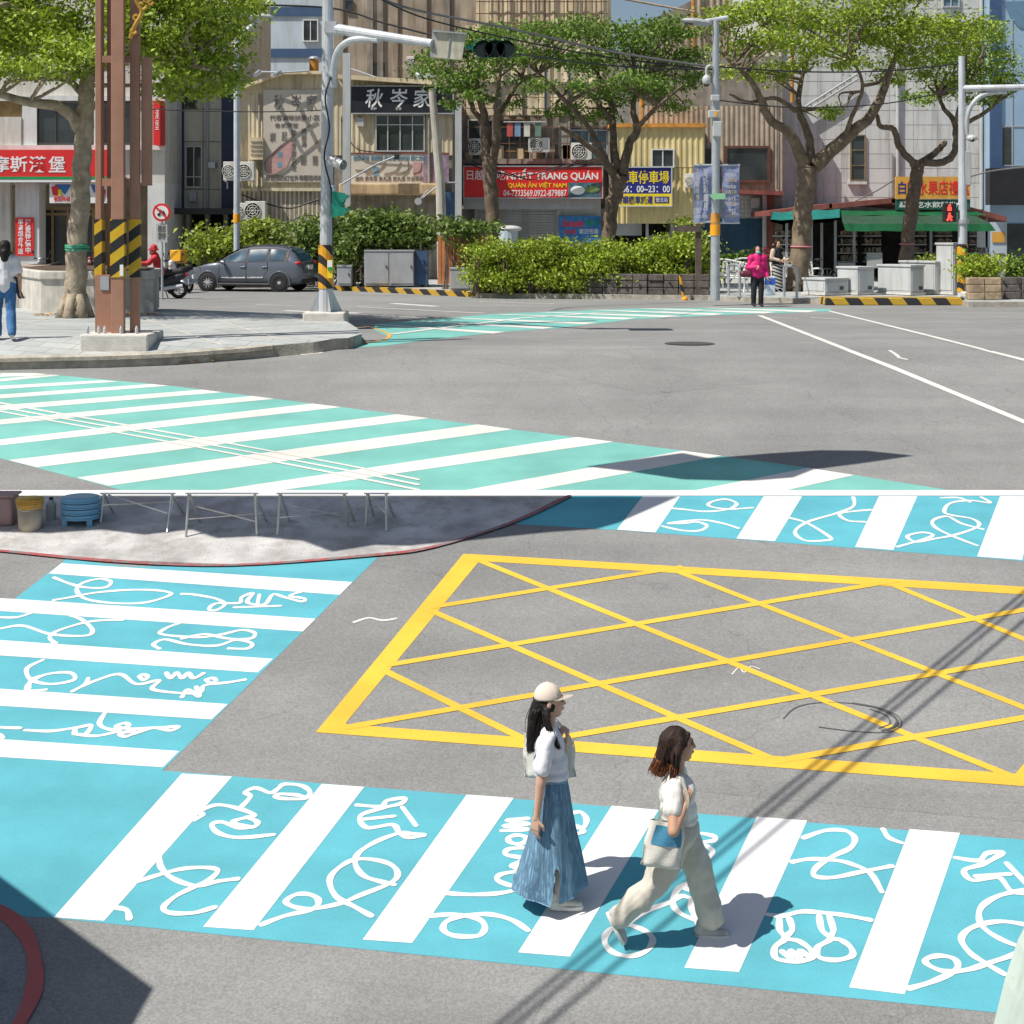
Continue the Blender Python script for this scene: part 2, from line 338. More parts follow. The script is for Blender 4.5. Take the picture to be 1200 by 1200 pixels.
# lower street paint -------------------------------------------------
bm = new()
dpx(bm, [(78, 655), (150, 664), (270, 663), (443, 653), (190, 903), (1700, 1024), (1700, 1240), (65, 1076), (-60, 1068), (-200, 1060), (-200, 868)], .002)
dpx(bm, [(667, 581), (600, 614), (722, 621), (1600, 688), (1600, 581)], .002)
flat_obj('teal_crosswalk_surface', bm, m_teal)
bm = new(); W = .0042
for q in ([(72, 660), (413, 682), (398, 697), (57, 672)], [(20, 702), (370, 725), (355, 740), (2, 716), (-20, 715), (0, 701)],
          [(-60, 746), (0, 750), (320, 772), (302, 788), (0, 768), (-80, 762)], [(-90, 801), (0, 807), (267, 825), (248, 843), (0, 827), (-110, 820)],
          [(-120, 858), (0, 866), (210, 880), (191, 899), (0, 887), (-150, 877)],
          [(213, 906.5), (272, 910), (122, 1079), (63, 1075)], [(377, 918.5), (427, 922), (297, 1090), (238, 1086)], [(547, 931), (602, 935), (483, 1105), (425, 1101)],
          [(717, 944), (772, 949), (668, 1121), (607, 1116)], [(887, 957), (946, 961.5), (866, 1139), (802, 1134)], [(1066, 971.5), (1125, 976), (1060, 1165), (995, 1157)],
          [(1245, 986), (1304, 991), (1254, 1194), (1188, 1182)], [(1424, 1001), (1483, 1006), (1447, 1212), (1381, 1204)],
          [(753, 581.5), (797, 581.5), (768, 624), (723, 620.5)], [(895, 581.5), (940, 581.5), (908, 634), (863, 631)], [(1030, 581.5), (1075, 581.5), (1047, 644.5), (1002, 641)],
          [(1172, 581.5), (1215, 581.5), (1198, 656), (1145, 652)], [(1310, 581.5), (1350, 581.5), (1340, 666.5), (1287, 662.5)], [(1448, 581.5), (1490, 581.5), (1482, 677), (1429, 673)]):
    dpx(bm, q, W)
flat_obj('crosswalk_stripe_markings', bm, m_white)
def off(o, pts): return [(o[0]+x/3, o[1]+y/3) for x, y in pts]
A4, A5, A6, A1, A3 = (0, 800), (400, 800), (800, 800), (0, 400), (800, 400)
DOODLE = [
 (A4, [(850,435),(880,400),(862,385),(900,370),(950,387),(978,372),(1000,357),(1060,362),(1090,385),(1070,407),(1000,408),(968,402),(985,392),(1040,395),(1068,402)]),
 (A4, [(682,482),(712,465),(705,452),(760,430),(830,440),(895,465),(862,475),(820,488),(842,500),(890,508),(905,490),(870,475)]),
 (A4, [(890,508),(840,510),(780,490),(745,500),(770,530),(840,545),(960,535)]), (A4, [(560,610),(567,650),(610,690),(690,715),(760,700),(835,690)]),
 (A4, [(480,700),(560,675),(640,655),(720,650),(765,660),(740,690),(690,715),(620,750),(575,790),(600,810),(680,810),(755,790)]), (A4, [(405,790),(445,800),(455,830)]),
 (A4, [(920,850),(1000,820),(1100,795),(1120,765),(1090,745),(1040,745),(1005,770),(1040,790),(1100,795),(1200,775),(1260,750),(1380,700),(1395,660),(1350,630),(1260,620),(1200,645),(1160,690),(1180,750),(1250,790),(1305,820)]),
 (A5, [(290,535),(240,530),(200,530),(120,560),(60,600),(50,640),(80,680),(140,700),(185,710)]),
 (A5, [(55,430),(140,435),(160,415),(222,406),(210,425),(150,440),(68,468),(90,510),(180,500),(205,530),(240,545),(290,537)]), (A5, [(80,480),(185,470)]), (A5, [(215,438),(262,502)]),
 (A5, [(310,820),(400,815),(480,830),(505,860),(480,890),(400,890),(360,870),(370,840),(430,820),(520,815),(600,835),(655,870)]),
 (A5, [(370,740),(460,745),(560,740),(650,720)]), (A5, [(640,720),(600,715),(550,695),(560,675),(620,665),(660,672)]), (A5, [(660,580),(590,585),(580,605),(640,620),(600,645),(650,655)]),
 (A5, [(652,552),(630,567),(595,562),(588,545),(618,536),(645,542),(652,553)]), (A5, [(565,520),(655,515),(572,504),(660,497),(582,484),(655,478)]),
 (A5, [(800,462),(840,455),(862,480),(850,510),(815,500)]), (A5, [(800,520),(835,510),(850,525),(820,533)]),
 (A5, [(1010,850),(950,865),(925,905),(950,945),(1010,962),(1070,945),(1095,905),(1070,875),(1010,850)]),
 (A5, [(1000,850),(1080,800),(1160,770),(1200,750),(1260,775)]), (A5, [(1260,690),(1190,720),(1165,770),(1190,810),(1260,840)]),
 (A6, [(70,530),(110,540),(112,555),(80,560)]), (A6, [(80,570),(105,595),(85,622)]), (A6, [(0,720),(40,740),(30,790),(60,860)]),
 (A6, [(425,545),(500,520),(570,520),(605,545),(590,580),(530,610),(470,650),(465,680),(530,685),(630,665),(735,645)]),
 (A6, [(385,630),(450,620),(540,625),(600,640),(660,670),(700,735)]), (A6, [(705,515),(725,545),(768,563)]), (A6, [(300,815),(350,820),(420,805),(500,810),(580,820),(660,835)]),
 (A6, [(340,825),(342,870),(360,900),(325,930),(330,970),(400,980),(455,968),(450,940),(410,910),(362,898),(385,870),(375,830)]),
 (A6, [(480,820),(490,870),(520,900),(475,930),(480,965),(540,975),(595,960),(590,930),(555,905),(520,897),(530,870),(515,820)]), (A6, [(350,945),(380,968),(382,942),(410,968),(412,942),(440,962)]),
 (A6, [(795,1075),(880,1050),(960,1010),(960,975),(910,960),(860,970),(860,990),(920,1015),(1000,1010),(1080,985),(1180,950),(1260,900)]),
 (A6, [(1260,725),(1200,730),(1110,750),(1050,790),(1045,840),(1080,880),(1160,920),(1240,935)]), (A6, [(1280,870),(1200,850),(1110,840),(1020,860),(980,900),(1010,950),(1070,990),(1130,1025)]),
 (A6, [(960,615),(1040,625),(1070,600),(1125,595),(1100,615),(1050,640),(990,660),(1020,695),(1110,685),(1160,735),(1250,740)]), (A6, [(1030,680),(1150,673)]), (A6, [(1140,635),(1225,725)]),
 (A1, [(190,830),(240,850),(300,865),(370,865),(390,845),(350,835),(290,850),(270,875),(300,905),(390,920),(500,920),(580,900),(600,885),(540,875),(440,875),(330,885),(250,900),(190,910)]),
 (A1, [(640,888),(680,890),(760,905),(790,925),(760,945),(735,942),(760,922),(840,920),(850,900),(890,885),(870,918),(930,925),(960,890),(1000,900),(1060,915),(1070,905),(1020,895),(1060,880)]), (A1, [(825,935),(985,930)]), (A1, [(912,890),(905,925)]),
 (A1, [(0,970),(60,970),(110,955)]), (A1, [(-60,1020),(0,1010),(80,1000),(180,1030),(300,1035),(325,1015),(290,980),(250,965)]), (A1, [(195,1062),(175,1040),(210,1015),(320,985),(430,980)]),
 (A1, [(630,990),(580,1010),(570,1030),(700,1040),(780,1030),(850,1015),(895,1025),(880,1045),(800,1045),(720,1030),(640,1045)]), (A1, [(560,1080),(540,1065),(580,1048),(660,1065),(760,1070),(830,1050),(885,1062),(870,1080),(805,1080)]),
 (A1, [(150,1120),(95,1150),(110,1190),(180,1205),(260,1190),(245,1165),(160,1172),(100,1205),(100,1228),(160,1225)]), (A1, [(285,1215),(330,1195),(420,1170),(480,1205),(560,1192),(540,1225),(690,1238),(720,1210),(800,1200),(860,1190)]),
 (A1, [(585,1165),(600,1185),(622,1165),(640,1185),(662,1165),(680,1185),(715,1168)]), (A1, [(490,1178),(505,1170),(520,1180),(505,1190),(490,1180)]), (A1, [(725,1190),(745,1183),(760,1193),(742,1202),(725,1192)]), (A1, [(640,1250),(660,1225),(700,1250),(690,1215)]),
 (A4, [(90,167),(180,170),(270,158),(320,150),(300,182),(265,180),(265,160)]), (A4, [(370,105),(350,145),(390,165),(450,155),(440,142),(410,155),(470,163),(560,158),(625,155),(600,168),(540,160),(470,180),(440,190),(420,180),(470,170)]), (A4, [(260,180),(340,187),(420,170)]), (A4, [(-60,150),(0,157),(70,160)]), (A4, [(100,20),(110,-10),(150,-25)]), (A4, [(255,30),(300,5),(310,-15)]), (A4, [(-40,170),(0,185),(10,195)]),
 (A3, [(-60,585),(0,590),(80,598),(160,590),(190,570),(150,555),(100,565),(95,580),(160,590),(245,585)]), (A3, [(-70,650),(0,665),(60,665),(85,648),(50,635),(0,640),(-50,640),(60,628),(140,640),(195,657)]),
 (A3, [(375,620),(440,640),(520,690),(500,700),(430,700),(395,670),(440,635),(540,605),(600,580),(600,548)]), (A3, [(660,592),(555,605),(580,630),(640,635)]),
 (A3, [(755,722),(850,695),(880,680),(840,672),(790,685),(820,705),(880,695),(960,680),(1040,650),(1020,625),(950,612),(920,600),(940,570),(1010,560),(1080,568),(1050,548)]), (A3, [(1055,660),(980,640),(930,615),(880,630),(890,655),(950,685),(1035,718)]), (A3, [(910,550),(970,550),(1010,565)]),
]
bm = new()
for o_, pts in DOODLE: ribbon(bm, off(o_, pts), .046, .0048, k=8)
flat_obj('crosswalk_doodle_markings', bm, m_white)

bm = new(); YW = .003
def yl(pts, w, z=YW): ribbon(bm, pts, w, z, smooth=False)
dpx(bm, [(543, 649), (562, 650), (562, 657), (406, 846), (404, 853), (370, 858)], .003)
dpx(bm, [(548, 649), (1386, 698.5), (1378, 707.5), (556, 657)], .0036)
dpx(bm, [(370, 858), (396, 848), (1196, 907), (1210, 922)], .0042)
dpx(bm, [(1210, 922), (1184, 914), (1362, 699), (1386, 699)], .0048)
for i, pts in enumerate([[(560, 656), (1194, 913)], [(780, 664), (1250, 848.5)], [(1036, 681), (1299, 789.6)], [(504, 715), (902, 888)], [(449, 785), (616, 867)],
          [(505, 711.5), (800, 664)], [(452, 779.5), (1052, 680)], [(404, 852.5), (1312, 695)], [(640, 867), (1322, 750.5)], [(905, 892.5), (1262, 830)]]):
    yl(pts, .085, .0052+.0009*(i > 4))
flat_obj('yellow_box_markings', bm, m_yel)
bm = new()
ribbon(bm, [(-60, 641), (0, 645), (130, 657), (270, 662), (440, 650), (510, 640), (600, 612), (667, 581), (700, 566)][:8], .06, .019)
flat_obj('red_kerb_line', bm, m_red)
bm = new(); ribbon(bm, [(-60, 1045), (0, 1067), (30, 1095), (41, 1130), (38, 1165), (22, 1200), (0, 1235)], .105, .014); flat_obj('red_corner_line', bm, roadpaint('red lane paint', (.5, .13, .12), .35, .7, .1))
bm = new(); dpx(bm, [(-80, 1074), (0, 1076), (24, 1092), (36, 1125), (34, 1165), (18, 1200), (-10, 1240), (-80, 1240)], .008); flat_obj('patched_road', bm, asphalt('worn concrete road', (.24, .25, .26)))
# crack-seal ring and scuffs
bm = new(); ribbon(bm, [(918, 842), (935, 828), (970, 823), (1020, 827), (1050, 838), (1056, 850), (1040, 858), (1000, 857), (960, 852)], .012, .004); ribbon(bm, [(1000, 824), (1030, 830), (1050, 842), (1048, 852), (1034, 856)], .03, .0045); ribbon(bm, [(1020, 831), (1038, 838), (1043, 848), (1030, 853)], .015, .005)
flat_obj('tar_seal_markings', bm, M('tar seal', (.09, .09, .09), .8))
bm = new(); ribbon(bm, [(415, 729), (432, 724), (448, 727), (464, 725)], .035, .003); ribbon(bm, [(858, 790), (866, 782), (872, 788), (880, 781), (890, 784)], .014, .003)
ribbon(bm, [(1043, 411), (1048, 414), (1053, 418)], .06, .003); ribbon(bm, [(1053, 419), (1062, 421)], .06, .003); ribbon(bm, [(355, 415), (375, 413)], .1, .003)
flat_obj('scuffed_paint_markings', bm, m_cream)

# the painted white band that crosses the street at mid slope
bm = new(); dpx(bm, [(-120, 574.4), (1800, 574.4), (1800, 580.6), (-120, 580.6)], .009); flat_obj('white_line_marking', bm, M('fresh white paint', (.88, .88, .87), .6, .02))

# mint crosswalks -----------------------------------------------------
bm = new(); dpx(bm, [(-80, 437), (40, 437), (200, 452), (400, 477), (600, 503), (800, 528), (947, 548), (1113, 574.5), (143, 574.5), (0, 537), (-80, 516)], .002)
dpx(bm, [(437, 386), (440, 379.5), (483, 376), (577, 368), (650, 365), (746, 361.5), (850, 360.6), (974, 362), (974, 364.8), (850, 369), (746, 374), (650, 385), (600, 388), (504, 398), (452, 405), (380, 411), (430, 403), (456, 395)], .003)
flat_obj('mint_crosswalk_surface', bm, m_mint)
bm = new()
def bar(a, b, w0, w1, z=.0045):
    (u0, v0), (u1, v1) = a, b; w0 *= .85; w1 *= .85; dpx(bm, [(u0, v0-w0/2), (u1, v1-w1/2), (u1+w1*3.2, v1+w1*.42), (u0, v0+w0/2)], z)
dpx(bm, [(-80, 438), (0, 437.2), (40, 437.2), (70, 439.6), (0, 441.5), (-80, 446)], .0045)
for q in ([(-80, 451), (0, 444), (55, 438.5), (70, 440), (0, 447), (-80, 455)], [(-80, 460), (0, 452), (120, 445.6), (139, 447.2), (0, 456), (-80, 465)], [(-80, 472), (0, 462.3), (178, 450), (198, 452), (0, 467), (-80, 477)],
        [(-80, 486), (0, 475), (237, 456.6), (261, 459.6), (0, 481), (-80, 492)], [(-80, 504), (0, 491.5), (296, 464), (322, 467.4), (0, 497.5), (-80, 511)], [(-80, 529), (0, 515), (366, 472.8), (400, 477), (0, 522), (-80, 537)],
        [(10, 539.2), (466, 485.4), (503, 490), (43, 547.6)], [(90, 559.6), (560, 497.3), (601, 503), (127, 569.2)], [(255, 574.4), (676, 512), (719, 517.6), (331, 574.4)], [(545, 574.4), (800, 528.2), (846, 534), (627, 574.4)], [(815, 574.4), (947, 548.2), (1001, 556.6), (922, 574.4)]):
    dpx(bm, q, .0045)
for d in (-5.5, 0, 5.5): ribbon(bm, [(-60, 463+d), (0, 477+d*.9), (213, 515+d), (400, 550+d*1.1), (490, 568+d*1.1)], .05, .0075, k=3)
for a, b in [((432, 381), (592, 390)), ((483, 377.2), (650, 384.3)), ((525, 373.4), (700, 379)), ((577, 369.3), (746, 373.4)), ((625, 366.6), (800, 371)), ((690, 364), (850, 368.4)), ((746, 362.2), (910, 366.4)), ((820, 361.5), (960, 365))]:
    dpx(bm, [(a[0], a[1]-.9), (a[0]+16, a[1]-.9), (b[0], b[1]-1), (b[0]-14, b[1]+1)], .007)
ribbon(bm, [(458, 391.5), (608, 373), (700, 366.5), (860, 363.2)], .16, .011, smooth=False)
flat_obj('mint_crosswalk_markings', bm, m_cream)
bm = new()
ribbon(bm, [(890, 369.5), (1045, 430), (1200, 494), (1290, 532)], .13, .006, smooth=False); ribbon(bm, [(972, 364.5), (1080, 391), (1200, 421.5), (1290, 444)], .12, .006, smooth=False)
for a, b, w_ in [((460, 355.5), (512, 359), .3), ((419, 359.5), (567, 367), .12), ((333, 364), (421, 367), .3), ((400, 367.5), (502, 372.5), .12), ((562, 353.5), (650, 356), .12), ((300, 357), (345, 358), .12), ((900, 372), (935, 373), .1), ((950, 372), (985, 374), .1)]:
    ribbon(bm, [a, b], w_, .006, smooth=False)
flat_obj('lane_markings', bm, m_cream)
bm = new(); ribbon(bm, [(412, 381), (436, 384), (455, 391), (452, 397), (428, 402), (380, 409), (290, 418), (200, 426)], .07, .009); ribbon(bm, [(-40, 452), (0, 437.5)], .07, .009, smooth=False); flat_obj('amber_kerb_line', bm, m_kerby)
# manhole covers
m_iron = M('cast iron', (.1, .095, .09), .6, .3, 20, .3, .5, 60)
def manhole(u, v, r, label):
    c = G(u, v, .0); q = bmesh.new(); n = 40
    for rr, z in ((r, .010), (r*.86, .013)): drape(q, [(c.x+rr*math.cos(2*math.pi*i/n), c.y+rr*math.sin(2*math.pi*i/n)) for i in range(n)], z)
    o = flat_obj('manhole_cover', q, m_iron, 'thing'); tag(o, label, 'manhole')
manhole(808, 403, .44, 'round iron manhole cover in the grey road between the two white crossings')
bm = new()
for q in ([(620, 520), (760, 508), (900, 520), (770, 538)], [(980, 440), (1150, 470), (1120, 486), (960, 452)], [(250, 742), (330, 760), (300, 800), (225, 778)] if False else [(1100, 1010), (1101, 1010), (1101, 1011), (1100, 1011)]): pass
dpx(bm, [(560, 420), (700, 415), (905, 448), (760, 462)], .0016); dpx(bm, [(420, 1150), (640, 1168), (600, 1240), (380, 1240)], .0016); dpx(bm, [(820, 900), (1300, 944), (1300, 972), (800, 926)], .0016)
flat_obj('road_repair_patch', bm, asphalt('road repair', (.232, .233, .226)))
# pavements ------------------------------------------------------------
bm = new(); dpx(bm, [(-120, 424), (0, 419.5), (120, 417), (200, 414), (290, 407), (367, 401), (408, 396), (424, 391), (418, 384), (405, 376), (385, 370.5), (333, 367.5), (200, 362), (-120, 360)], .19, .19)
flat_obj('pavement', bm, [m_pave, m_kerb])
bm = new(); dpx(bm, [(-120, 419), (0, 417), (110, 415), (200, 411.5), (290, 405), (320, 403), (320, 405), (290, 408), (200, 414.6), (120, 417.6), (0, 420), (-120, 424.6)], .195, .06); flat_obj('kerb', bm, [m_kerb, m_kerb])
bm = new()
for pts in ([(-60, 371), (215, 379), (330, 374)], [(-60, 385), (110, 386), (300, 393)], [(60, 372), (-40, 398)], [(140, 364), (260, 404)], [(215, 363), (330, 398)], [(250, 386), (395, 377)], [(250, 390), (360, 400)]): ribbon(bm, pts, .05, .194, smooth=False)
flat_obj('pavement_joint_markings', bm, M('pavement joint', (.52, .48, .42), .9))
m_leaf_lit = M('fallen leaves', (.42, .2, .04), .9, .4, 20, island=.5)
bm = new()
for _ in range(420):
    u = random.uniform(210, 372); p = G(u, 425.5-(u-200)*.106+random.gauss(0, 1.6), .0); s = random.uniform(.02, .05); a = random.random()*6.3
    vv = [bm.verts.new((p.x+s*math.cos(a+k*1.57)*(1 if k % 2 else 1.6), p.y+s*math.sin(a+k*1.57), gz(p.y)+.02+random.random()*.03)) for k in range(4)]; bm.faces.new(vv)
for _ in range(160):
    p = G(random.uniform(40, 190), random.gauss(369.5, .8), .19); s = random.uniform(.02, .05); a = random.random()*6.3
    vv = [bm.verts.new((p.x+s*math.cos(a+k*1.57)*(1 if k % 2 else 1.6), p.y+s*math.sin(a+k*1.57), .2+random.random()*.03)) for k in range(4)]; bm.faces.new(vv)
flat_obj('fallen_leaves', bm, m_leaf_lit, 'stuff')
bm = new(); dpx(bm, [(-120, 582), (664, 582), (655, 584), (600, 612), (510, 640), (440, 650), (355, 657), (270, 661), (130, 656), (0, 644), (-120, 637)], .014, .014); flat_obj('stall_pavement', bm, [m_conc, m_conc])
# far pavement in front of the shops, with the planting strip
bm = new(); drape(bm, [(-40, 56), (X(395, 52.5), 56), (X(395, 52.5), 52.5), (X(555, 47), 47), (X(560, 45.5), 45.5), (X(830, 44), 44), (X(845, 43.2), 43.2), (X(960, 41.8), 41.8), (X(1128, 41), 41), (X(1135, 40), 40), (40, 40.5), (40, 90), (-40, 90)], .14, .14); flat_obj('far_pavement', bm, [m_pave, m_kerb])
m_haz = stripes('hazard kerb paint', (.03, .03, .03), (.6, .36, .04), (1, 0, 1), .55)
bm = new(); y0, y1 = 51.5, 46.3; a = Vector((X(398, y0), y0, 0)); b = Vector((X(556, y1), y1, 0)); d = (b-a); nrm = Vector((d.y, -d.x, 0)).normalized()*.25
vs8 = [bm.verts.new(q) for q in (a-nrm, b-nrm, b+nrm, a+nrm)]; vt = [bm.verts.new(q+Vector((0, 0, .15))) for q in (a-nrm, b-nrm, b+nrm, a+nrm)]
bm.faces.new(vt)
for i in range(4): bm.faces.new((vs8[i], vs8[(i+1) % 4], vt[(i+1) % 4], vt[i]))
tag(obj('striped_kerb', bm, m_haz), kind='structure')
bm = new(); box(bm, X(966, 41.2), X(1128, 41.2), 41.0, 41.9, 0, .2); tag(obj('striped_kerb', bm, stripes('hazard kerb paint b', (.04, .04, .04), (.75, .47, .04), (.8, 1.2, .6), .62), bevel=.02), kind='structure')
# ---------------------------------------------------------------- buildings along the far side
m_glass = M('window glass', (.035, .045, .05), .08, .3, 1.5, spec=.8); m_glassb = M('bluish glass', (.12, .2, .26), .12, .3, 1.2, spec=.7)
m_alu = M('aluminium frame', (.55, .56, .55), .45, .08, 4, .3); m_wframe = M('white frame', (.72, .72, .7), .5, .06); m_dframe = M('dark frame', (.07, .065, .06), .5, .1)
m_cream_w = M('cream render', (.62, .6, .54), .85, .1, 1.5, streak=.3); m_white_w = M('white tiles', (.68, .68, .66), .6, .06, 2, streak=.18)
m_beige = M('beige panels', (.58, .54, .44), .7, .1, 1, streak=.25); m_navy = M('navy panel', (.03, .045, .09), .5, .15)
m_tan = M('tan sheet', (.64, .55, .38), .6, .14, 1.3, streak=.45, bump=.15); m_yells = M('pale yellow sheet', (.66, .55, .27), .55, .1, 1.4, streak=.25)
m_brown = M('brown sheet', (.4, .33, .25), .65, .22, 1.6, streak=.45); m_dbrown = M('stained concrete', (.42, .35, .27), .85, .25, .7, streak=.5)
m_blue = M('pale blue render', (.5, .58, .65), .8, .08, .8, streak=.15); m_bluest = M('blue band', (.05, .1, .2), .7, .1)
m_ochre = M('ochre cladding', (.72, .6, .4), .7, .16, 1.2, streak=.45); m_grime = M('grimy concrete', (.3, .27, .23), .9, .3, 1.8, streak=.6)
m_offw = M('weathered white render', (.6, .62, .6), .88, .1, .7, streak=.42); m_rust = M('rusty orange trim', (.55, .25, .05), .8, .4, 3, spots=.4); m_rred = M('red oxide sheet', (.24, .08, .065), .6, .2, 2, streak=.4)
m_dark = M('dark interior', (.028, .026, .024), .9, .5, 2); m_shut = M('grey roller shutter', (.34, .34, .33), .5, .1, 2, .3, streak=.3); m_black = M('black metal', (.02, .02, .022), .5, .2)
m_galv = M('galvanised steel', (.5, .53, .56), .42, .1, 6, .55); m_grey = M('grey paint', (.38, .4, .42), .5, .08, 3, streak=.15); m_lgrey = M('light grey paint', (.5, .52, .52), .5, .05, 2, streak=.2)
m_sred = M('sign red', (.72, .03, .03), .4, .06, 1); m_swhite = M('sign white', (.82, .82, .8), .5, .04); m_sgreen = M('sign green', (.02, .3, .09), .45, .08); m_syel = M('sign yellow', (.85, .66, .03), .45, .08)
m_snavy = M('sign navy', (.025, .03, .22), .4, .08); m_sblack = M('sign black', (.018, .02, .026), .45, .2); m_sorange = M('sign orange', (.72, .38, .07), .5, .12, 1, streak=.25); m_wood = M('door wood', (.3, .19, .09), .5, .2, 6)
m_acw = M('appliance white', (.66, .65, .6), .5, .06, 3, streak=.25); m_print_b = M('poster blue', (.03, .17, .42), .4, .35, 4); m_skin_ad = M('printed picture', (.35, .3, .22), .4, .8, 9)

def building(name, label, u, y): return thing(name, label, 'building', (X(u, y), y, 0))
def window(parent, u0, v0, u1, v1, y, nx=2, ny=1, fm=None, gm=None, bar=.05, cut=None):
    fm = fm or m_alu; x0, x1, z0, z1 = X(u0, y), X(u1, y), Z(v1, y), Z(v0, y); b = new(); t = bar
    box(b, x0, x1, y-.09, y, z1-t, z1); box(b, x0, x1, y-.12, y, z0, z0+t); box(b, x0, x0+t, y-.088, y, z0+t, z1-t); box(b, x1-t, x1, y-.088, y, z0+t, z1-t)
    for i in range(1, nx): xx = x0+(x1-x0)*i/nx; box(b, xx-t*.4, xx+t*.4, y-.07, y, z0+t, z1-t)
    for i in range(1, ny):
        zz = z0+(z1-z0)*(cut if cut else i/ny); box(b, x0+t, x1-t, y-.075, y, zz-t*.4, zz+t*.4)
    o = obj('window', b, fm, parent); g = obj('pane', box(new(), x0+t, x1-t, y-.03, y-.005, z0+t, z1-t), gm or m_glass, o); return o
def frame_mesh(parent, name, u0, v0, u1, v1, y, t, m, d=.1):
    b = new(); x0, x1, z0, z1 = X(u0, y), X(u1, y), Z(v1, y), Z(v0, y)
    box(b, x0, x1, y-d, y, z1-t, z1); box(b, x0, x1, y-d, y, z0, z0+t); box(b, x0, x0+t, y-d, y, z0+t, z1-t); box(b, x1-t, x1, y-d, y, z0+t, z1-t)
    return obj(name, b, m, parent)
def grid_lines(b, u0, v0, u1, v1, y, us, vs_, t=.03, d=.04):
    for u in us: box(b, X(u, y)-t/2, X(u, y)+t/2, y-d, y, Z(v1, y), Z(v0, y))
    for v in vs_: box(b, X(u0, y), X(u1, y), y-d*.9, y, Z(v, y)-t/2, Z(v, y)+t/2)
    return b
def ac_unit(u0, v0, u1, v1, y, label, group=None, fan=.36):
    c = P((u0+u1)/2, v1, y); t = thing('air_conditioner', label, 'air conditioner', c, group); w_, h = X(u1, y)-X(u0, y), Z(v0, y)-Z(v1, y)
    obj('casing', box(new(), c.x-w_/2, c.x+w_/2, y-.42, y-.06, c.z, c.z+h), m_acw, t, bevel=.02)
    fc = Vector((c.x-w_*.14, y-.43, c.z+h*.5)); r = min(h*.42, w_*.42)
    obj('fan_opening', disc(new(), fc, r, (0, 1, 0), .012), m_black, t)
    b = new()
    for k in range(3): rr = r*(1-.3*k); tube(b, [fc+Vector((rr*math.cos(a*math.pi/12), -.015, rr*math.sin(a*math.pi/12))) for a in range(25)], .012, 5, False)
    for k in range(4): a = k*math.pi/4; d = Vector((math.cos(a), 0, math.sin(a)))*r; tube(b, [fc-d+Vector((0, -.015, 0)), fc+d+Vector((0, -.015, 0))], .009, 5)
    obj('fan_guard', b, m_acw, t)
    for s in (-.35, .35): b = new(); box(b, c.x+s*w_-.025, c.x+s*w_+.025, y-.44, y+.02, c.z-.05, c.z); box(b, c.x+s*w_-.02, c.x+s*w_+.02, y-.06, y+.01, c.z-.3, c.z-.05); obj('bracket', b, m_galv, t)
    return t
def sign(name, label, u0, v0, u1, v1, y, m, d=.14, frame=None, cat='sign'):
    t = thing(name, label, cat, P((u0+u1)/2, v1, y)); obj('panel', pb(new(), u0, v0, u1, v1, y, d), m, t)
    if frame: frame_mesh(t, 'frame', u0-.8, v0-.8, u1+.8, v1+.8, y+.02, .045, frame, .06)
    return t

# burger restaurant on the left
Y = 57.0
B = building('restaurant_building', 'white restaurant building with dark upstairs windows behind the broad tree on the left', 80, Y)
b = new(); pb(b, -90, -60, 193, 214, Y, 9); obj('wall', b, m_cream_w, B)
b = new(); pb(b, -90, 170, 193, 175.5, Y-.28, .28); pb(b, -90, 112, 193, 118, Y-.22, .22); pb(b, 26, 118, 43, 170, Y-.16, .16); pb(b, 110, 118, 118, 170, Y-.16, .16); pb(b, 160, 118, 193, 170, Y-.1, .1); obj('cornice', b, m_white_w, B)
window(B, 44, 119, 110, 169, Y, 3, 1, m_dframe); window(B, 118, 119, 160, 169, Y, 2, 1, m_dframe)
obj('balcony_panel', pb(new(), -90, 137, 25, 170, Y-.2, .18), m_cream_w, B); obj('balcony_recess', pb(new(), -90, 119, 25, 137, Y-.03, .03), M('ochre recess', (.3, .2, .08), .8, .3), B)
obj('pillar', pb(new(), 18, 214, 46, 334, Y, .8), m_white_w, B); obj('pillar', pb(new(), 173, 214, 193, 334, Y, 4), m_white_w, B)
obj('back_wall', pb(new(), -90, 214, 193, 333, Y+3.2, .2), M('warm shop wall', (.4, .33, .24), .8, .25, 2), B); obj('side_panel', pb(new(), -90, 214, 12, 333, Y+.3, .2), m_cream_w, B)
d = pbo('door', 48, 243, 112, 332, Y+1.2, .05, m_glass, B); frame_mesh(d, 'frame', 48, 243, 112, 332, Y+1.18, .1, m_wood); b = new(); grid_lines(b, 48, 243, 112, 332, Y+1.16, (62, 80, 96), (251, 322), .09, .06); obj('rail', b, m_wood, d)
s = sign('restaurant_sign', 'long red signboard with four bold white characters above the restaurant front', -90, 175.5, 126, 213, Y-.5, m_sred, .2)
obj('trim', pb(new(), -90, 207, 126, 210.3, Y-.53, .03), m_sgreen, s); obj('edge_strip', pb(new(), -90, 210.3, 126, 213.4, Y-.52, .03), m_swhite, s)
for ch, u in (('摩', -9), ('斯', 12), ('漢', 34), ('堡', 57)): text('lettering', ch, u, 183, u+20, 202, Y-.5, m_swhite, s, bold=.014)
s = sign('poster', 'white poster with blue and red print hanging under the red signboard', 58, 214.5, 127, 238, Y-.35, m_swhite, .03, cat='poster')
b = new(); prism(b, [P(64, 216, Y-.37), P(84, 216, Y-.37), P(76, 228, Y-.37)], .015); prism(b, [P(106, 216, Y-.37), P(124, 217, Y-.37), P(110, 226, Y-.37)], .015); obj('print', b, m_print_b, s)
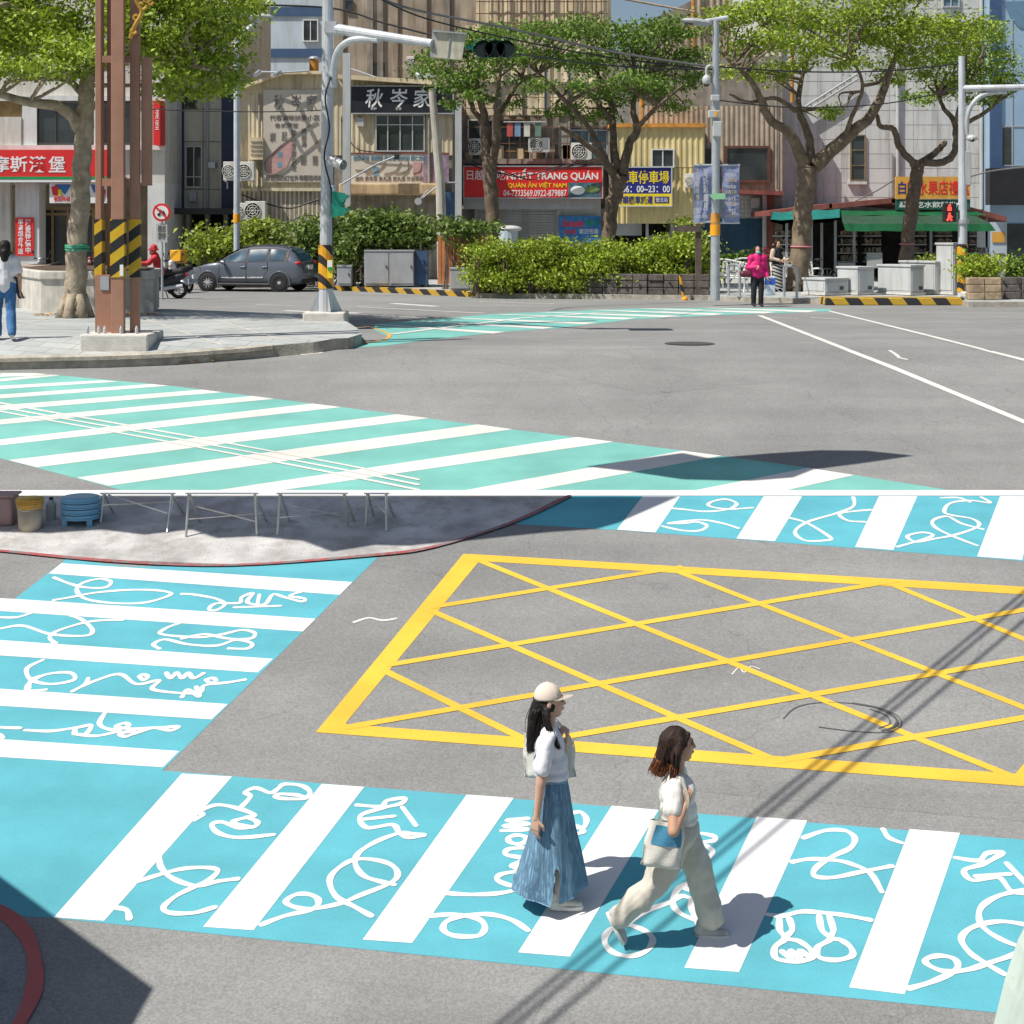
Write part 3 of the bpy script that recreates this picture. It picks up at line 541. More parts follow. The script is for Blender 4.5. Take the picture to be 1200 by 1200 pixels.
b = new(); prism(b, [P(60, 219, Y-.375), P(66, 217, Y-.375), P(74, 230, Y-.375), P(62, 229, Y-.375)], .015); prism(b, [P(114, 222, Y-.375), P(124, 222, Y-.375), P(122, 234, Y-.375), P(115, 234, Y-.375)], .015); obj('print', b, m_sred, s); obj('print', pb(new(), 68, 222, 72, 229, Y-.38, .01), m_syel, s)
text('lettering', '餐點特價', 63, 230.5, 82, 236, Y-.355, m_sred, s)
s = sign('banner', 'red vertical banner with white characters on the white pillar of the restaurant', 18, 255, 39.5, 300, Y-.06, m_sred, .03, cat='banner')
text('lettering', '早\n餐\n組\n合\n外\n送', 21, 257, 27.5, 298, Y-.06, m_swhite, s, .02); text('lettering', '漢\n堡\n特\n價\n中', 29.5, 257, 36.5, 297, Y-.06, m_swhite, s, .02)
t = thing('blade_sign', 'tall red blade sign projecting from the corner of the restaurant', 'sign', P(182, 172, Y-.9)); obj('panel', pb(new(), 180.5, 118, 187.5, 170, Y-.95, .85), m_sred, t); obj('face', pb(new(), 173.5, 120, 180.3, 170, Y-.6, .1), M('faded pink sign', (.5, .18, .17), .5, .1), t); obj('bracket', tube(new(), [P(190, 118, Y), P(190.5, 145, Y-.3), P(189, 170, Y)], .03), m_black, t)
text('lettering', '漢\n堡', 182, 128, 186.3, 152, Y-.95, m_swhite, t)

# beige panelled building
Y = 60.0
B = building('panelled_building', 'beige panelled building with navy uprights and a dark open ground floor', 235, Y)
obj('wall', pb(new(), 193.5, -60, 275, 246, Y, 9), m_beige, B); b = new(); pb(b, 211, 100, 215.5, 246, Y-.06, .06); pb(b, 259.5, 100, 276, 246, Y-.08, .08); obj('upright', b, m_navy, B)
b = new(); grid_lines(b, 194, 100, 259, 246, Y, (238,), (166, 222, 128), .03, .012); obj('panel_joint', b, M('joint', (.2, .19, .16), .9), B)
window(B, 196, 172, 211, 222, Y, 1, 2, m_dframe, cut=.28); window(B, 217.5, 171, 237.5, 220, Y, 2, 2, m_alu, cut=.26); window(B, 195, 114, 208, 131, Y, 2, 1, m_dframe); window(B, 217, 114, 231, 127, Y, 2, 1, m_dframe)
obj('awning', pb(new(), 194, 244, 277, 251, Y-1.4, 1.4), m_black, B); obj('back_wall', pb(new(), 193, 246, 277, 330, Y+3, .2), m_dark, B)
b = new()
for u in (199, 218, 240, 262): pb(b, u, 251, u+5, 330, Y, .3)
obj('pillar', b, m_grime, B)
for k in range(14): u = random.uniform(196, 262); v = random.uniform(262, 322); obj('stock', pb(new(), u, v, u+random.uniform(2, 6), v+random.uniform(3, 7), Y+1+random.random(), .2), M('shop stock', (.3, .2, .16), .7, .7, 3), B)

# pale blue block behind
B = building('blue_block', 'tall pale blue block with dark blue bands rising behind the tan sheet building', 330, 76)
obj('wall', pb(new(), 268, -90, 397, 331, 76, 10), m_blue, B); b = new(); pb(b, 268, 8, 397, 18.5, 75.92, .08); pb(b, 268, 57, 397, 67, 75.92, .08); obj('band', b, m_bluest, B); window(B, 355, 23, 373, 49, 76, 2, 1, m_wframe)
t = thing('roof_vent', 'rusty cylindrical vent on the roof beside the blue block', 'vent', P(368, 88, 66)); obj('drum', tube(new(), [P(368, 88, 66), P(368, 70, 66)], .2, 16), m_rust, t); obj('cap', ball(new(), P(368, 69, 66), (.24, .24, .12)), m_galv, t)

# tan corrugated house with a gable and the calligraphy shop front
Y = 58.5
B = building('gabled_building', 'tan corrugated house with a low gable and a faded painted banner', 330, Y)
gx = [(281, 105), (330, 86.5), (388, 86)]
def gtop(x):
    for (ua, va), (ub, vb) in zip(gx, gx[1:]):
        xa, xb = X(ua, Y), X(ub, Y)
        if x <= xb+1e-4: return Z(va, Y)+(Z(vb, Y)-Z(va, Y))*(x-xa)/(xb-xa)
    return Z(86, Y)
obj('wall', corrugated(new(), 281, 100, 388, 222, Y, .17, .022, gtop), m_tan, B); obj('core', pb(new(), 282, 106, 388, 334, Y+.06, 8), m_grime, B)
obj('wall', corrugated(new(), 281, 222.5, 388, 290, Y+.05, .17, .04), m_tan, B); obj('sill_band', pb(new(), 280, 220, 389, 224, Y-.1, .14), m_tan, B)
b = new()
for (ua, va), (ub, vb) in zip(gx, gx[1:]): prism(b, [P(ua-1, va-3.2, Y-.35), P(ub+1, vb-3.2, Y-.35), P(ub+1, vb+.4, Y-.35), P(ua-1, va+.4, Y-.35)], 4)
obj('roof', b, m_ochre, B)
b = new(); tube(b, [P(304, 84, Y-.4), P(330, 85, Y-.5), P(362, 83, Y-.4)], .035); tube(b, [P(304, 84, Y-.4), P(299, 88, Y-1)], .08); tube(b, [P(328, 84, Y-.4), P(322, 88, Y-1)], .08); tag(obj('spotlight_rail', b, m_galv), 'pale spotlight rail with two lamps along the edge of the tan gable roof', 'lamp rail')
s = sign('mural_banner', 'large faded cream banner with ink writing on the tan corrugated wall', 308.5, 105, 381, 213.5, Y-.12, M('faded banner', (.55, .5, .42), .8, .12, 1.2), .05, cat='banner')
m_ink = M('faded ink', (.2, .17, .16), .8, .3); m_inkp = M('faded pink print', (.5, .3, .28), .8, .15); m_inkb = M('faded blue print', (.15, .3, .42), .8, .2)
for ch, u in (('秋', 321), ('岑', 341), ('家', 359)): text('lettering', ch, u, 111, u+12, 129, Y-.125, m_ink, s)
text('lettering', '代客滷味拼盤小菜', 316, 134.5, 374, 141, Y-.125, m_ink, s); text('lettering', '各式便當', 322, 144, 349, 149.5, Y-.125, m_ink, s); text('lettering', '炭', 316, 155, 323, 166, Y-.125, m_ink, s); text('lettering', '起', 330, 154, 336, 165, Y-.125, m_ink, s)
text('lettering', '用\n心\n烹\n煮\n家\n常', 341, 152, 347, 200, Y-.13, m_ink, s); text('lettering', '麵\n飯\n湯', 353, 150, 359, 172, Y-.125, m_ink, s); text('lettering', '飯', 352, 182, 359, 193, Y-.13, m_ink, s); text('lettering', '麵', 366, 182, 372, 193, Y-.13, m_ink, s); text('lettering', '歡迎預約訂位外帶服務專線', 311, 205, 378, 211.5, Y-.125, m_ink, s)
b = new(); prism(b, [P(310, 190, Y-.135), P(322, 176, Y-.135), P(340, 164, Y-.135), P(346, 172, Y-.135), P(336, 196, Y-.135), P(324, 203, Y-.135), P(314, 205, Y-.135)], .01); obj('print', b, m_inkp, s)
b = new(); tube(b, smooth_pts([P(310, 190, Y-.15), P(324, 175, Y-.15), P(345, 158, Y-.15), P(372, 142, Y-.15)]), .02, 5); tube(b, smooth_pts([P(336, 198, Y-.15), P(350, 184, Y-.15), P(370, 168, Y-.15), P(380, 158, Y-.15)]), .02, 5); tube(b, smooth_pts([P(310, 190, Y-.15), P(313, 204, Y-.15), P(326, 203, Y-.15), P(337, 197, Y-.15)]), .02, 5); obj('line_drawing', b, m_ink, s)
obj('print', pb(new(), 326, 178, 331, 184, Y-.14, .01), m_inkb, s); obj('print', pb(new(), 325, 190, 330, 196, Y-.14, .01), m_inkb, s)
t = thing('bracket_sign', 'small ochre louvred box fixed high on the tan corrugated wall', 'vent box', P(300, 187, Y)); obj('casing', pb(new(), 293, 161, 308, 187, Y-.3, .3), m_ochre, t); b = new(); grid_lines(b, 294, 162, 307, 186, Y-.3, (), (166, 171, 176, 181), .05, .03); obj('louvre', b, m_grime, t)
ac_unit(264, 190, 281, 212, Y-.2, 'white outdoor air conditioner at the left of the upper pair on the tan house'); ac_unit(281, 190, 300, 212, Y-.2, 'white outdoor air conditioner at the right of the upper pair on the tan house')
ac_unit(277, 238, 291, 258, Y-.4, 'white outdoor air conditioner at the left of the lower pair above the bushes'); ac_unit(290, 236, 313, 258, Y-.4, 'white outdoor air conditioner at the right of the lower pair above the bushes')
B = building('shopfront_building', 'tan corrugated shop with a row window and a rust stained canopy', 460, Y)
obj('core', pb(new(), 388, 100, 530, 334, Y+.06, 8), m_grime, B); obj('wall', corrugated(new(), 388, 93, 530, 182, Y, .2, .022), m_tan, B)
b = new(); prism(b, [P(396, 87, Y-.5), P(506, 94, Y-.5), P(506, 99, Y-.5), P(396, 92, Y-.5)], 5); obj('roof', b, m_ochre, B)
window(B, 440, 134, 498, 178, Y-.03, 4, 2, m_alu, cut=.72); b = new()
for u in (443, 457, 471, 485): pb(b, u, 147, u+9, 157, Y-.05, .012)
obj('blind', b, m_glassb, B)
b = new(); pb(b, 397, 215, 515, 228, Y-1.2, 1.25); obj('canopy', b, M('rust stained canopy', (.6, .42, .24), .8, .3, 1.1, streak=.6), B, bevel=.04); obj('wall', pb(new(), 400, 228.5, 530, 262, Y-.1, .2), m_grime, B); obj('duct', tube(new(), [P(524, 225, Y-.2), P(524, 262, Y-.2)], .3), m_bluest, B)
s = sign('calligraphy_sign', 'black shop sign with three brushed white characters', 410, 101, 531, 133, Y-.25, m_sblack, .2, m_grey)
for ch, u in (('秋', 428), ('岑', 457), ('家', 484)): text('lettering', ch, u, 104, u+21, 126, Y-.25, m_swhite, s, .012, .12)
text('lettering', '熱炒', 434.5, 125.5, 441.5, 129, Y-.25, m_swhite, s); text('lettering', '定食', 463.5, 125.5, 470.5, 129, Y-.25, m_swhite, s)
s = sign('menu_banner', 'long cream menu banner with coloured drawings below the shop window', 409, 179.5, 526, 215, Y-.16, M('menu banner', (.58, .55, .48), .7, .1, 1.5), .05, cat='banner')
text('lettering', '招牌便當 雞腿飯 排骨飯 爌肉飯 蝦仁炒飯', 414, 182, 500, 188, Y-.165, m_inkb, s); text('lettering', '滷肉 燙青菜 魚丸湯 貢丸湯 外送專線', 416, 206.5, 496, 212, Y-.165, m_ink, s)
b = new()
for (a_, b_) in [((416, 199), (440, 192)), ((428, 203), (452, 190)), ((450, 204), (470, 190)), ((462, 203), (482, 192)), ((472, 204), (478, 189)), ((484, 203), (494, 190))]: tube(b, smooth_pts([P(*a_, Y-.18), P((a_[0]+b_[0])/2+3, (a_[1]+b_[1])/2+3, Y-.18), P(*b_, Y-.18)]), .016, 5)
obj('line_drawing', b, m_ink, s); obj('print', pb(new(), 438, 196, 444, 206, Y-.17, .01), m_inkb, s); obj('print', pb(new(), 484, 190, 494, 206, Y-.17, .01), m_inkp, s); obj('print', pb(new(), 496, 181, 526, 214, Y-.17, .01), M('mauve print', (.28, .2, .27), .7, .4, 5), s); obj('hem', pb(new(), 409, 178.8, 526, 180.5, Y-.18, .02), m_rred, s)

# tall stained block behind
B = building('stained_block', 'tall brown stained concrete block with vertical pipes behind the calligraphy shop', 470, 72)
obj('wall', pb(new(), 391, -90, 550, 332, 72, 10), m_dbrown, B); b = new()
for u in (402, 466, 500, 524): pb(b, u, -90, u+2, 96, 71.92, .08)
obj('pipe', b, M('dark pipe', (.1, .07, .05), .6, .2), B); b = new()
for u in (430, 442, 520): pb(b, u, -90, u+7, 95, 71.88, .1)
obj('pilaster', b, m_grime, B); window(B, 438, 73, 451, 90, 72, 2, 1, m_dframe); window(B, 404, 0, 414, 12, 72, 1, 1, m_dframe)
ac_unit(477, 67, 491, 84, 71.9, 'white air conditioner high on the brown stained block'); b = new(); tube(b, [P(410, 80, 71), P(445, 92, 69)], .03); tube(b, [P(488, 92, 68), P(506, 90, 68)], .3); tag(obj('roof_pipe', b, m_galv), 'pale pipe elbow on the flat roof behind the black calligraphy sign', 'pipe')

# ochre building with caged balconies and the red Vietnamese restaurant sign
Y = 61.0
B = building('caged_building', 'ochre building with caged balconies above a closed roller shutter', 625, Y)
obj('core', pb(new(), 540, -60, 716, 240, Y+.9, 8), m_dbrown, B)
b = new(); corrugated(b, 558, -60, 712, 29, Y, .6, .03); corrugated(b, 546, 96, 716, 135, Y, .6, .03); obj('cladding', b, m_ochre, B); obj('cladding', corrugated(new(), 546, 29.5, 716, 96, Y+.1, .5, .04), m_ochre, B)
obj('wall', pb(new(), 540, 135, 716, 192, Y+.55, .3), m_grime, B); b = new(); pb(b, 540, 186, 716, 192, Y-.1, .6); pb(b, 655, 135, 668, 188, Y+.1, .4); pb(b, 540, 96, 716, 99, Y-.1, .1); obj('ledge', b, m_grime, B)
b = new(); grid_lines(b, 558, -30, 712, 29, Y-.25, range(562, 712, 11), (-12, 2, 16, 27), .035, .035); grid_lines(b, 546, 100, 716, 190, Y-.35, range(546, 717, 17), (114, 127, 149, 168), .03, .03)
for u in (584, 611, 637, 664): pb(b, u, -30, u+1.6, 29, Y-.3, .05)
obj('cage', b, M('rusty bars', (.16, .08, .05), .7, .4, 8), B); b = new()
for u in (585, 612, 638, 666, 700): pb(b, u, 60, u+2.6, 135, Y-.06, .08)
obj('downpipe', b, m_navy, B); window(B, 584, 140, 622, 178, Y+.5, 3, 1, m_wood); window(B, 668, 152, 712, 188, Y+.45, 2, 1, m_alu, m_glassb); window(B, 548, 140, 578, 165, Y+.5, 2, 1, m_wframe)
b = new()
for k in range(9): u = 545+k*19+random.uniform(-4, 4); pb(b, u, 176+random.uniform(-6, 3), u+random.uniform(5, 12), 187, Y+.1, .3)
obj('balcony_clutter', b, M('balcony junk', (.35, .3, .22), .8, .4, 3, island=.7), B)
ac_unit(550, 163, 568, 182, Y, 'white air conditioner behind the tree trunk above the red restaurant sign'); ac_unit(619, 162, 644, 179, Y, 'white air conditioner in the middle above the red restaurant sign'); ac_unit(669, 168, 693, 188, Y, 'white air conditioner at the right end above the red restaurant sign')
obj('lintel', pb(new(), 543, 232, 704, 245, Y-.1, 1), m_grey, B); obj('core', pb(new(), 540, 245, 716, 329, Y+.5, .5), m_grime, B)
b = new(); n = 26
for i in range(n): pb(b, 560, 245+i*3.2, 652, 245+(i+.86)*3.2, Y+.2, .06)
pb(b, 556, 245, 560, 328, Y+.1, .3); pb(b, 652, 245, 657, 328, Y+.1, .3); obj('roller_shutter', b, m_shut, B); obj('side_panel', pb(new(), 657, 245, 704, 329, Y+.25, .1), m_lgrey, B)
s = sign('restaurant_sign', 'long red signboard with white Vietnamese lettering and food pictures behind the trees', 543.5, 195, 706, 232, Y-.45, m_sred, .2, m_grey)
text('lettering', '日越', 547, 199, 567, 211, Y-.45, m_swhite, s, .01); text('lettering', '小吃', 572, 199, 592, 211, Y-.45, m_swhite, s, .01); text('lettering', 'NHẤT TRANG QUÁN', 594, 197.5, 701, 212, Y-.45, m_swhite, s, .025); text('lettering', 'QUÁN ĂN VIỆT NAM', 595, 213, 664, 221, Y-.45, m_syel, s, .02); text('lettering', '04-7223569.0922-879887', 590, 222.5, 664, 230, Y-.45, m_swhite, s, .01)
o = obj('food_photo', pb(new(), 666, 214, 704, 231, Y-.47, .02), M('food photo', (.07, .16, .2), .4, .5, 6), s); obj('dish', ball(new(), P(677, 223, Y-.48), (.28, .02, .17)), m_swhite, o); obj('dish', ball(new(), P(694, 222, Y-.48), (.3, .02, .14)), M('green dish', (.2, .3, .1), .5, .5, 9), o)
s = sign('poster', 'blue advertising poster with red script beside the closed shutter', 655, 253, 704, 284, Y-.02, m_print_b, .03, cat='poster'); text('lettering', 'Karaoke', 659, 257, 684, 266, Y-.02, m_sred, s, .02, .3); text('lettering', '伴唱 卡拉', 687, 257, 701, 265, Y-.02, m_sgreen, s, .02); text('lettering', '小吃 飲料', 660, 269, 675, 275, Y-.02, m_sred, s, .02); text('lettering', '歡迎包廂', 679, 268, 701, 274, Y-.02, m_swhite, s)

# small yellow house with the parking sign
Y = 60.0
B = building('yellow_building', 'pale yellow corrugated house with an orange roof edge and one white window', 770, Y)
obj('wall', corrugated(new(), 716, 149, 826, 196, Y, .22, .028), m_yells, B); obj('core', pb(new(), 715, 149, 826, 244, Y+.08, 8), m_grime, B); obj('roof', pb(new(), 714, 144.5, 828, 149, Y-.12, 6), m_rust, B); obj('wall', corrugated(new(), 716, 196.5, 826, 262, Y+.01, .22, .045), m_yells, B)
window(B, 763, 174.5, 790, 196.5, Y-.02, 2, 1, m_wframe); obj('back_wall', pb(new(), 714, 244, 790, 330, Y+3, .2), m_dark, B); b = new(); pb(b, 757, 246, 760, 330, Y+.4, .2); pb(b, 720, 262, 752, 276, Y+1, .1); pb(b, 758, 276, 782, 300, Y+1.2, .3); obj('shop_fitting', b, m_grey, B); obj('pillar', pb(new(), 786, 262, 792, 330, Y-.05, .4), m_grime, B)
s = sign('parking_sign', 'blue and yellow motorcycle parking sign with opening hours', 721, 196, 787, 241.5, Y-.4, m_snavy, .18, m_lgrey); obj('lower_panel', pb(new(), 721.3, 227, 786.7, 241.2, Y-.42, .03), m_syel, s)
text('lettering', '機車停車場', 724, 200, 784, 215.5, Y-.4, m_syel, s, .012); text('lettering', '06：00~23：00', 729, 217.5, 785, 225.5, Y-.4, m_swhite, s, .015); text('lettering', '寄順機車託運', 722.5, 229.5, 765, 239, Y-.42, m_snavy, s, .015); o = obj('badge', pb(new(), 767, 230.5, 784, 238, Y-.43, .02), m_snavy, s); text('lettering', '營北站', 768.5, 231.5, 782.5, 237, Y-.43, m_swhite, s)
ac_unit(802, 204, 813, 220, Y, 'small white air conditioner on the yellow house left of the blue banners')

# brown ribbed house
Y = 61.5
B = building('brown_building', 'brown ribbed sheet house with one wide dark window and a red awning edge', 868, Y)
obj('core', pb(new(), 785, 66, 917, 330, Y+.08, 8), m_grime, B); obj('wall', corrugated(new(), 752, 124, 917, 227, Y, .2, .028), m_brown, B); obj('upper_wall', corrugated(new(), 815, 60, 917, 123.5, Y+.3, .24, .05), m_beige, B)
window(B, 849, 171, 902, 214, Y, 1, 1, M('brown frame', (.13, .06, .04), .6, .2), bar=.1); window(B, 824, 175, 836, 200, Y, 1, 1, m_dframe); window(B, 853, 98, 878, 128, Y+.3, 2, 1, m_alu, m_glassb)
b = new(); prism(b, [P(788, 219.5, Y-1.2), P(918, 224, Y-1.2), P(918, 229, Y-1.2), P(788, 223.5, Y-1.2)], 1.2); obj('awning', b, m_rred, B)
b = new(); grid_lines(b, 786, 228, 893, 256, Y-.02, range(787, 894, 5), range(230, 257, 5), .03, .03); obj('grid_panel', pb(new(), 786, 228, 893, 256, Y-.02, .04), m_lgrey, B); obj('lattice', b, m_grey, B); obj('lower_wall', pb(new(), 786, 256.5, 893, 331, Y-.06, .1), M('navy painted wall', (.02, .07, .13), .6, .25, 1, streak=.3), B); obj('downpipe', tube(new(), [P(896, 228, Y-.2), P(896, 331, Y-.2)], .1), m_lgrey, B); obj('post', pb(new(), 899, 228, 906, 331, Y-.2, .2), m_rred, B)

# brown upper structures against the sky
B = building('rooftop_building', 'brown ribbed rooftop structure with orange pipes against the sky', 820, 74)
b = new(); prism(b, [P(757, 26, 74), P(812, 0, 74), P(900, -20, 74), P(900, 330, 74), P(750, 330, 74), P(750, 30, 74)], 6); obj('core', b, m_grime, B); obj('wall', corrugated(new(), 768, 30, 905, 150, 73.8, .3, .06), m_brown, B); obj('upper_wall', corrugated(new(), 812, -60, 905, 30, 73.7, .3, .06), m_brown, B)
[obj('orange_pipe', tube(new(), q_, r_), m_rust, B) for q_, r_ in (([P(812, -60, 73.4), P(812, 150, 73.4)], .08), ([P(752, 90, 73.4), P(752, 150, 73.4)], .12), ([P(928, -60, 60.5), P(928, 120, 60.5)], .07))]; obj('beam', tube(new(), [P(716, -4, 73), P(770, 6, 73), P(815, 14, 73)], .055), m_brown, B)

# large white block and the awning shops
Y = 63.0
B = building('white_block', 'tall weathered white block with one narrow window over the fruit shop', 1030, Y)
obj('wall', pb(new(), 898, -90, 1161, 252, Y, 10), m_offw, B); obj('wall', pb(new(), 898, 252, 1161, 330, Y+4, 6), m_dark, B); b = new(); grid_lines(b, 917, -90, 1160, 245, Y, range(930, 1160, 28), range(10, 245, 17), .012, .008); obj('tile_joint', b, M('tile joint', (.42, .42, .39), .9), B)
window(B, 996, 158, 1014, 212, Y, 1, 3, M('old brass frame', (.22, .17, .09), .6, .3)); obj('sill', pb(new(), 994, 212.5, 1016, 216, Y-.15, .15), m_offw, B); window(B, 1104, -4, 1124, 9, Y, 2, 1, m_alu, m_glassb); window(B, 1000, -10, 1014, 4, Y, 1, 1, m_dframe)
b = new(); tube(b, [P(942, 126, Y-.25), P(1004, 87, Y-.25)], .045); tube(b, [P(944, 131, Y-.25), P(1006, 92, Y-.25)], .045)
for k in range(9): t_ = k/8; tube(b, [P(942+62*t_, 126-39*t_, Y-.25), P(944+62*t_, 131-39*t_, Y-.25)], .025, 6)
obj('fire_ladder', b, m_grey, B)
b = new(); pb(b, 898, -90, 917, 230, Y-.12, .12); obj('corner_strip', b, m_brown, B); obj('downpipe', tube(new(), [P(960, 195, Y-.15), P(960, 250, Y-.15)], .16), m_grey, B)
Y = 58.0
B = building('awning_shop', 'open fruit and drink shop under green awnings at the foot of the white block', 1035, Y)
b = new()
for a_, c_ in [((902, 247), (975, 238)), ((972, 239), (1050, 231.5)), ((1045, 233), (1125, 238)), ((1120, 238), (1180, 254))]: prism(b, [P(a_[0], a_[1], Y-1), P(c_[0], c_[1], Y-1), P(c_[0], c_[1]+6, Y-1), P(a_[0], a_[1]+6, Y-1)], 6)
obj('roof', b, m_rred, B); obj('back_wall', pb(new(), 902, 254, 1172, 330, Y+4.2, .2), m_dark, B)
def awning(pts_top, pts_bot, yt, yb, m, valance=0):
    q = new(); n = len(pts_top); T = [P(u, v, yt) for u, v in pts_top]; Bm = [P(u, v, yb) for u, v in pts_bot]
    tv = [q.verts.new(p) for p in T]; bv = [q.verts.new(p) for p in Bm]
    for i in range(n-1): q.faces.new((tv[i], tv[i+1], bv[i+1], bv[i]))
    if valance:
        cv = [q.verts.new(p-Vector((0, 0, valance+.05*math.sin(i*1.7)))) for i, p in enumerate(Bm)]
        for i in range(n-1): q.faces.new((bv[i], bv[i+1], cv[i+1], cv[i]))
    r = bmesh.ops.solidify(q, geom=q.faces[:], thickness=.03); return q
m_aw = M('green awning cloth', (.022, .2, .075), .7, .15, 1.2, streak=.35); m_awd = M('dull green awning cloth', (.07, .16, .1), .75, .15, 1.2, streak=.3); m_teala = M('teal awning cloth', (.03, .3, .27), .7, .15, 1.4, streak=.3)
obj('awning', awning([(906+i*13, 248-i*.6+(i % 2)*1.5) for i in range(7)], [(903+i*13.5, 257+(i % 2)*1.2-(2 if i > 4 else 0)) for i in range(7)], Y-1.2, Y-2.6, m_teala, .1), m_teala, B)
obj('awning', awning([(982+i*20, 246.5+.4*(i % 3)) for i in range(9)], [(984+i*21.5, 252+.6*(i % 2)) for i in range(9)], Y-1.1, Y-1.6, m_aw), m_aw, B)
obj('awning', awning([(984+i*20, 252+.5*(i % 3)) for i in range(9)], [(988+i*21.6, 262+.6*(i % 2)) for i in range(9)], Y-1.6, Y-2.5, m_awd), m_awd, B)
obj('valance', awning([(988+i*21.6, 262+.6*(i % 2)) for i in range(9)], [(991+i*22, 270.5+.8*(i % 2)) for i in range(9)], Y-2.5, Y-2.62, m_aw), m_aw, B)
b = new()
for u in (921, 950, 962, 978, 1000, 1062, 1090, 1128, 1155): pb(b, u, 254, u+2.5, 331, Y-.2, .12)
obj('post', b, m_grey, B); b = new()
for u0 in (985, 1013, 1066, 1096, 1136, 908, 926):
    for v in (276, 286, 296, 306): pb(b, u0, v, u0+20, v+1.3, Y+1.0, .5)
obj('shelf', b, m_lgrey, B); b = new()
for u0 in (985, 1013, 1066, 1096, 1136, 908, 926):
    for v in (276, 286, 296, 306):
        for k in range(9): u = u0+1+k*2.1; hh = random.uniform(4, 7); pb(b, u, v-hh, u+1.6, v-.1, Y+1.15+random.random()*.2, .15)
obj('stock', b, M('bottles and cartons', (.25, .24, .2), .4, .6, 4, island=.9), B)['kind'] = 'stuff'
obj('notice_board', pb(new(), 1016, 296, 1034, 314, Y-.4, .04), m_lgrey, B); obj('counter', pb(new(), 983, 308, 1002, 330, Y-.3, .5), m_lgrey, B); obj('notice_board', pb(new(), 1145, 266, 1160, 290, Y-.2, .03), m_lgrey, B)
s = sign('fruit_shop_sign', 'orange signboard with blue and red characters over the green awning', 1050, 207, 1137, 233, Y-1.3, m_sorange, .15); text('lettering', '白', 1052.5, 212.5, 1061.5, 227.5, Y-1.3, m_snavy, s, .012); text('lettering', '家水果店禮盒', 1063, 211.5, 1136, 228.5, Y-1.3, m_sred, s, .01)
s = sign('drinks_sign', 'narrow green signboard with white characters under the orange fruit sign', 1050, 233.5, 1137, 245.5, Y-1.25, M('dark green sign', (.015, .12, .08), .5, .1), .12); text('lettering', '蔬果吃水飲料批發', 1054, 235.5, 1131, 243.5, Y-1.25, m_swhite, s, .008)

# blue glass building at the right edge
Y = 62.0
B = building('blue_glass_building', 'pale blue glazed building with a black fascia at the right edge', 1190, Y)
obj('wall', pb(new(), 1161, -90, 1290, 330, Y, 9), M('light blue panels', (.3, .44, .58), .3, .1, .6, spec=.6), B); obj('side_strip', pb(new(), 1160.5, -90, 1174, 200, Y-.1, .1), m_bluest, B); obj('fascia', pb(new(), 1160, 197, 1290, 240, Y-.6, .6), m_black, B)
b = new(); grid_lines(b, 1174, -90, 1290, 196, Y, (1186, 1214), (148, 194), .05, .03); obj('panel_joint', b, m_grey, B); obj('window', pb(new(), 1175, 150, 1187, 194, Y-.02, .02), m_glass, B); obj('logo_shape', prism(new(), [P(1176, 2, Y-.04), P(1184, 20, Y-.04), P(1194, 32, Y-.04), P(1215, 36, Y-.04), P(1240, 30, Y-.04), P(1240, 0, Y-.04)], .03), M('mid blue panel', (.14, .25, .36), .4, .1), B)
obj('shop_front', pb(new(), 1180, 262, 1290, 330, Y-.05, .05), m_glass, B); obj('pillar', pb(new(), 1162, 255, 1180, 330, Y-.1, .1), m_blue, B); obj('notice', pb(new(), 1163, 272, 1178, 284, Y-.14, .03), m_sorange, B)
# a block far beyond, closing the side street
B = building('distant_block', 'plain grey block closing the view behind the front row of buildings', 700, 110); obj('wall', pb(new(), 240, 60, 1300, 300, 110, 10), m_grime, B)

# small clutter on the facades: meters, pipes, hoods, cable runs
def on_wall(name, B, shape, m): return obj(name, shape, m, B)
BB = {o['label']: o for o in bpy.data.objects if o.get('category') == 'building'}
def bl(k): return next(o for l, o in BB.items() if k in l)
g = bl('beige panelled'); [on_wall('downpipe', g, tube(new(), [P(u, -60, 59.9), P(u, 246, 59.9)], .05), m_grey) for u in (206, 243)]; on_wall('meter_box', g, pb(new(), 222, 226, 230, 236, 59.8, .2), m_lgrey); on_wall('vent_hood', g, pb(new(), 244, 190, 252, 197, 59.7, .3), m_galv)
g = bl('low gable'); on_wall('downpipe', g, tube(new(), [P(304, 110, 58.4), P(304, 290, 58.4)], .05), m_grime); on_wall('cable_run', g, tube(new(), smooth_pts([P(283, 228, 58.3), P(310, 238, 58.3), P(340, 244, 58.3), P(366, 236, 58.3), P(388, 230, 58.3)]), .03, 6), m_black); on_wall('cable_run', g, tube(new(), smooth_pts([P(296, 252, 58.3), P(330, 262, 58.3), P(360, 252, 58.3), P(388, 262, 58.3)]), .025, 6), m_black); on_wall('gutter', g, tube(new(), [P(384, 110, 58.2), P(384, 285, 58.2)], .06), m_lgrey)
g = bl('row window'); on_wall('junction_box', g, pb(new(), 418, 138, 426, 148, 58.3, .2), m_lgrey); on_wall('downpipe', g, tube(new(), [P(503, 100, 58.3), P(503, 215, 58.3)], .05), m_grime); on_wall('cable_run', g, tube(new(), smooth_pts([P(400, 140, 58.2), P(415, 172, 58.2), P(438, 178, 58.2), P(470, 180, 58.2)]), .02, 6), m_black)
g = bl('caged balconies'); [on_wall('cable_run', g, tube(new(), smooth_pts([P(545+k*9, 190-k, 60.3), P(590+k*14, 204+3*k, 60.2), P(650, 196+2*k, 60.2), P(706, 184+k*4, 60.3)]), .022, 6), m_black) for k in range(3)]; on_wall('clothes_rail', g, tube(new(), [P(590, 143, 60.4), P(640, 143, 60.4)], .025, 6), m_galv)
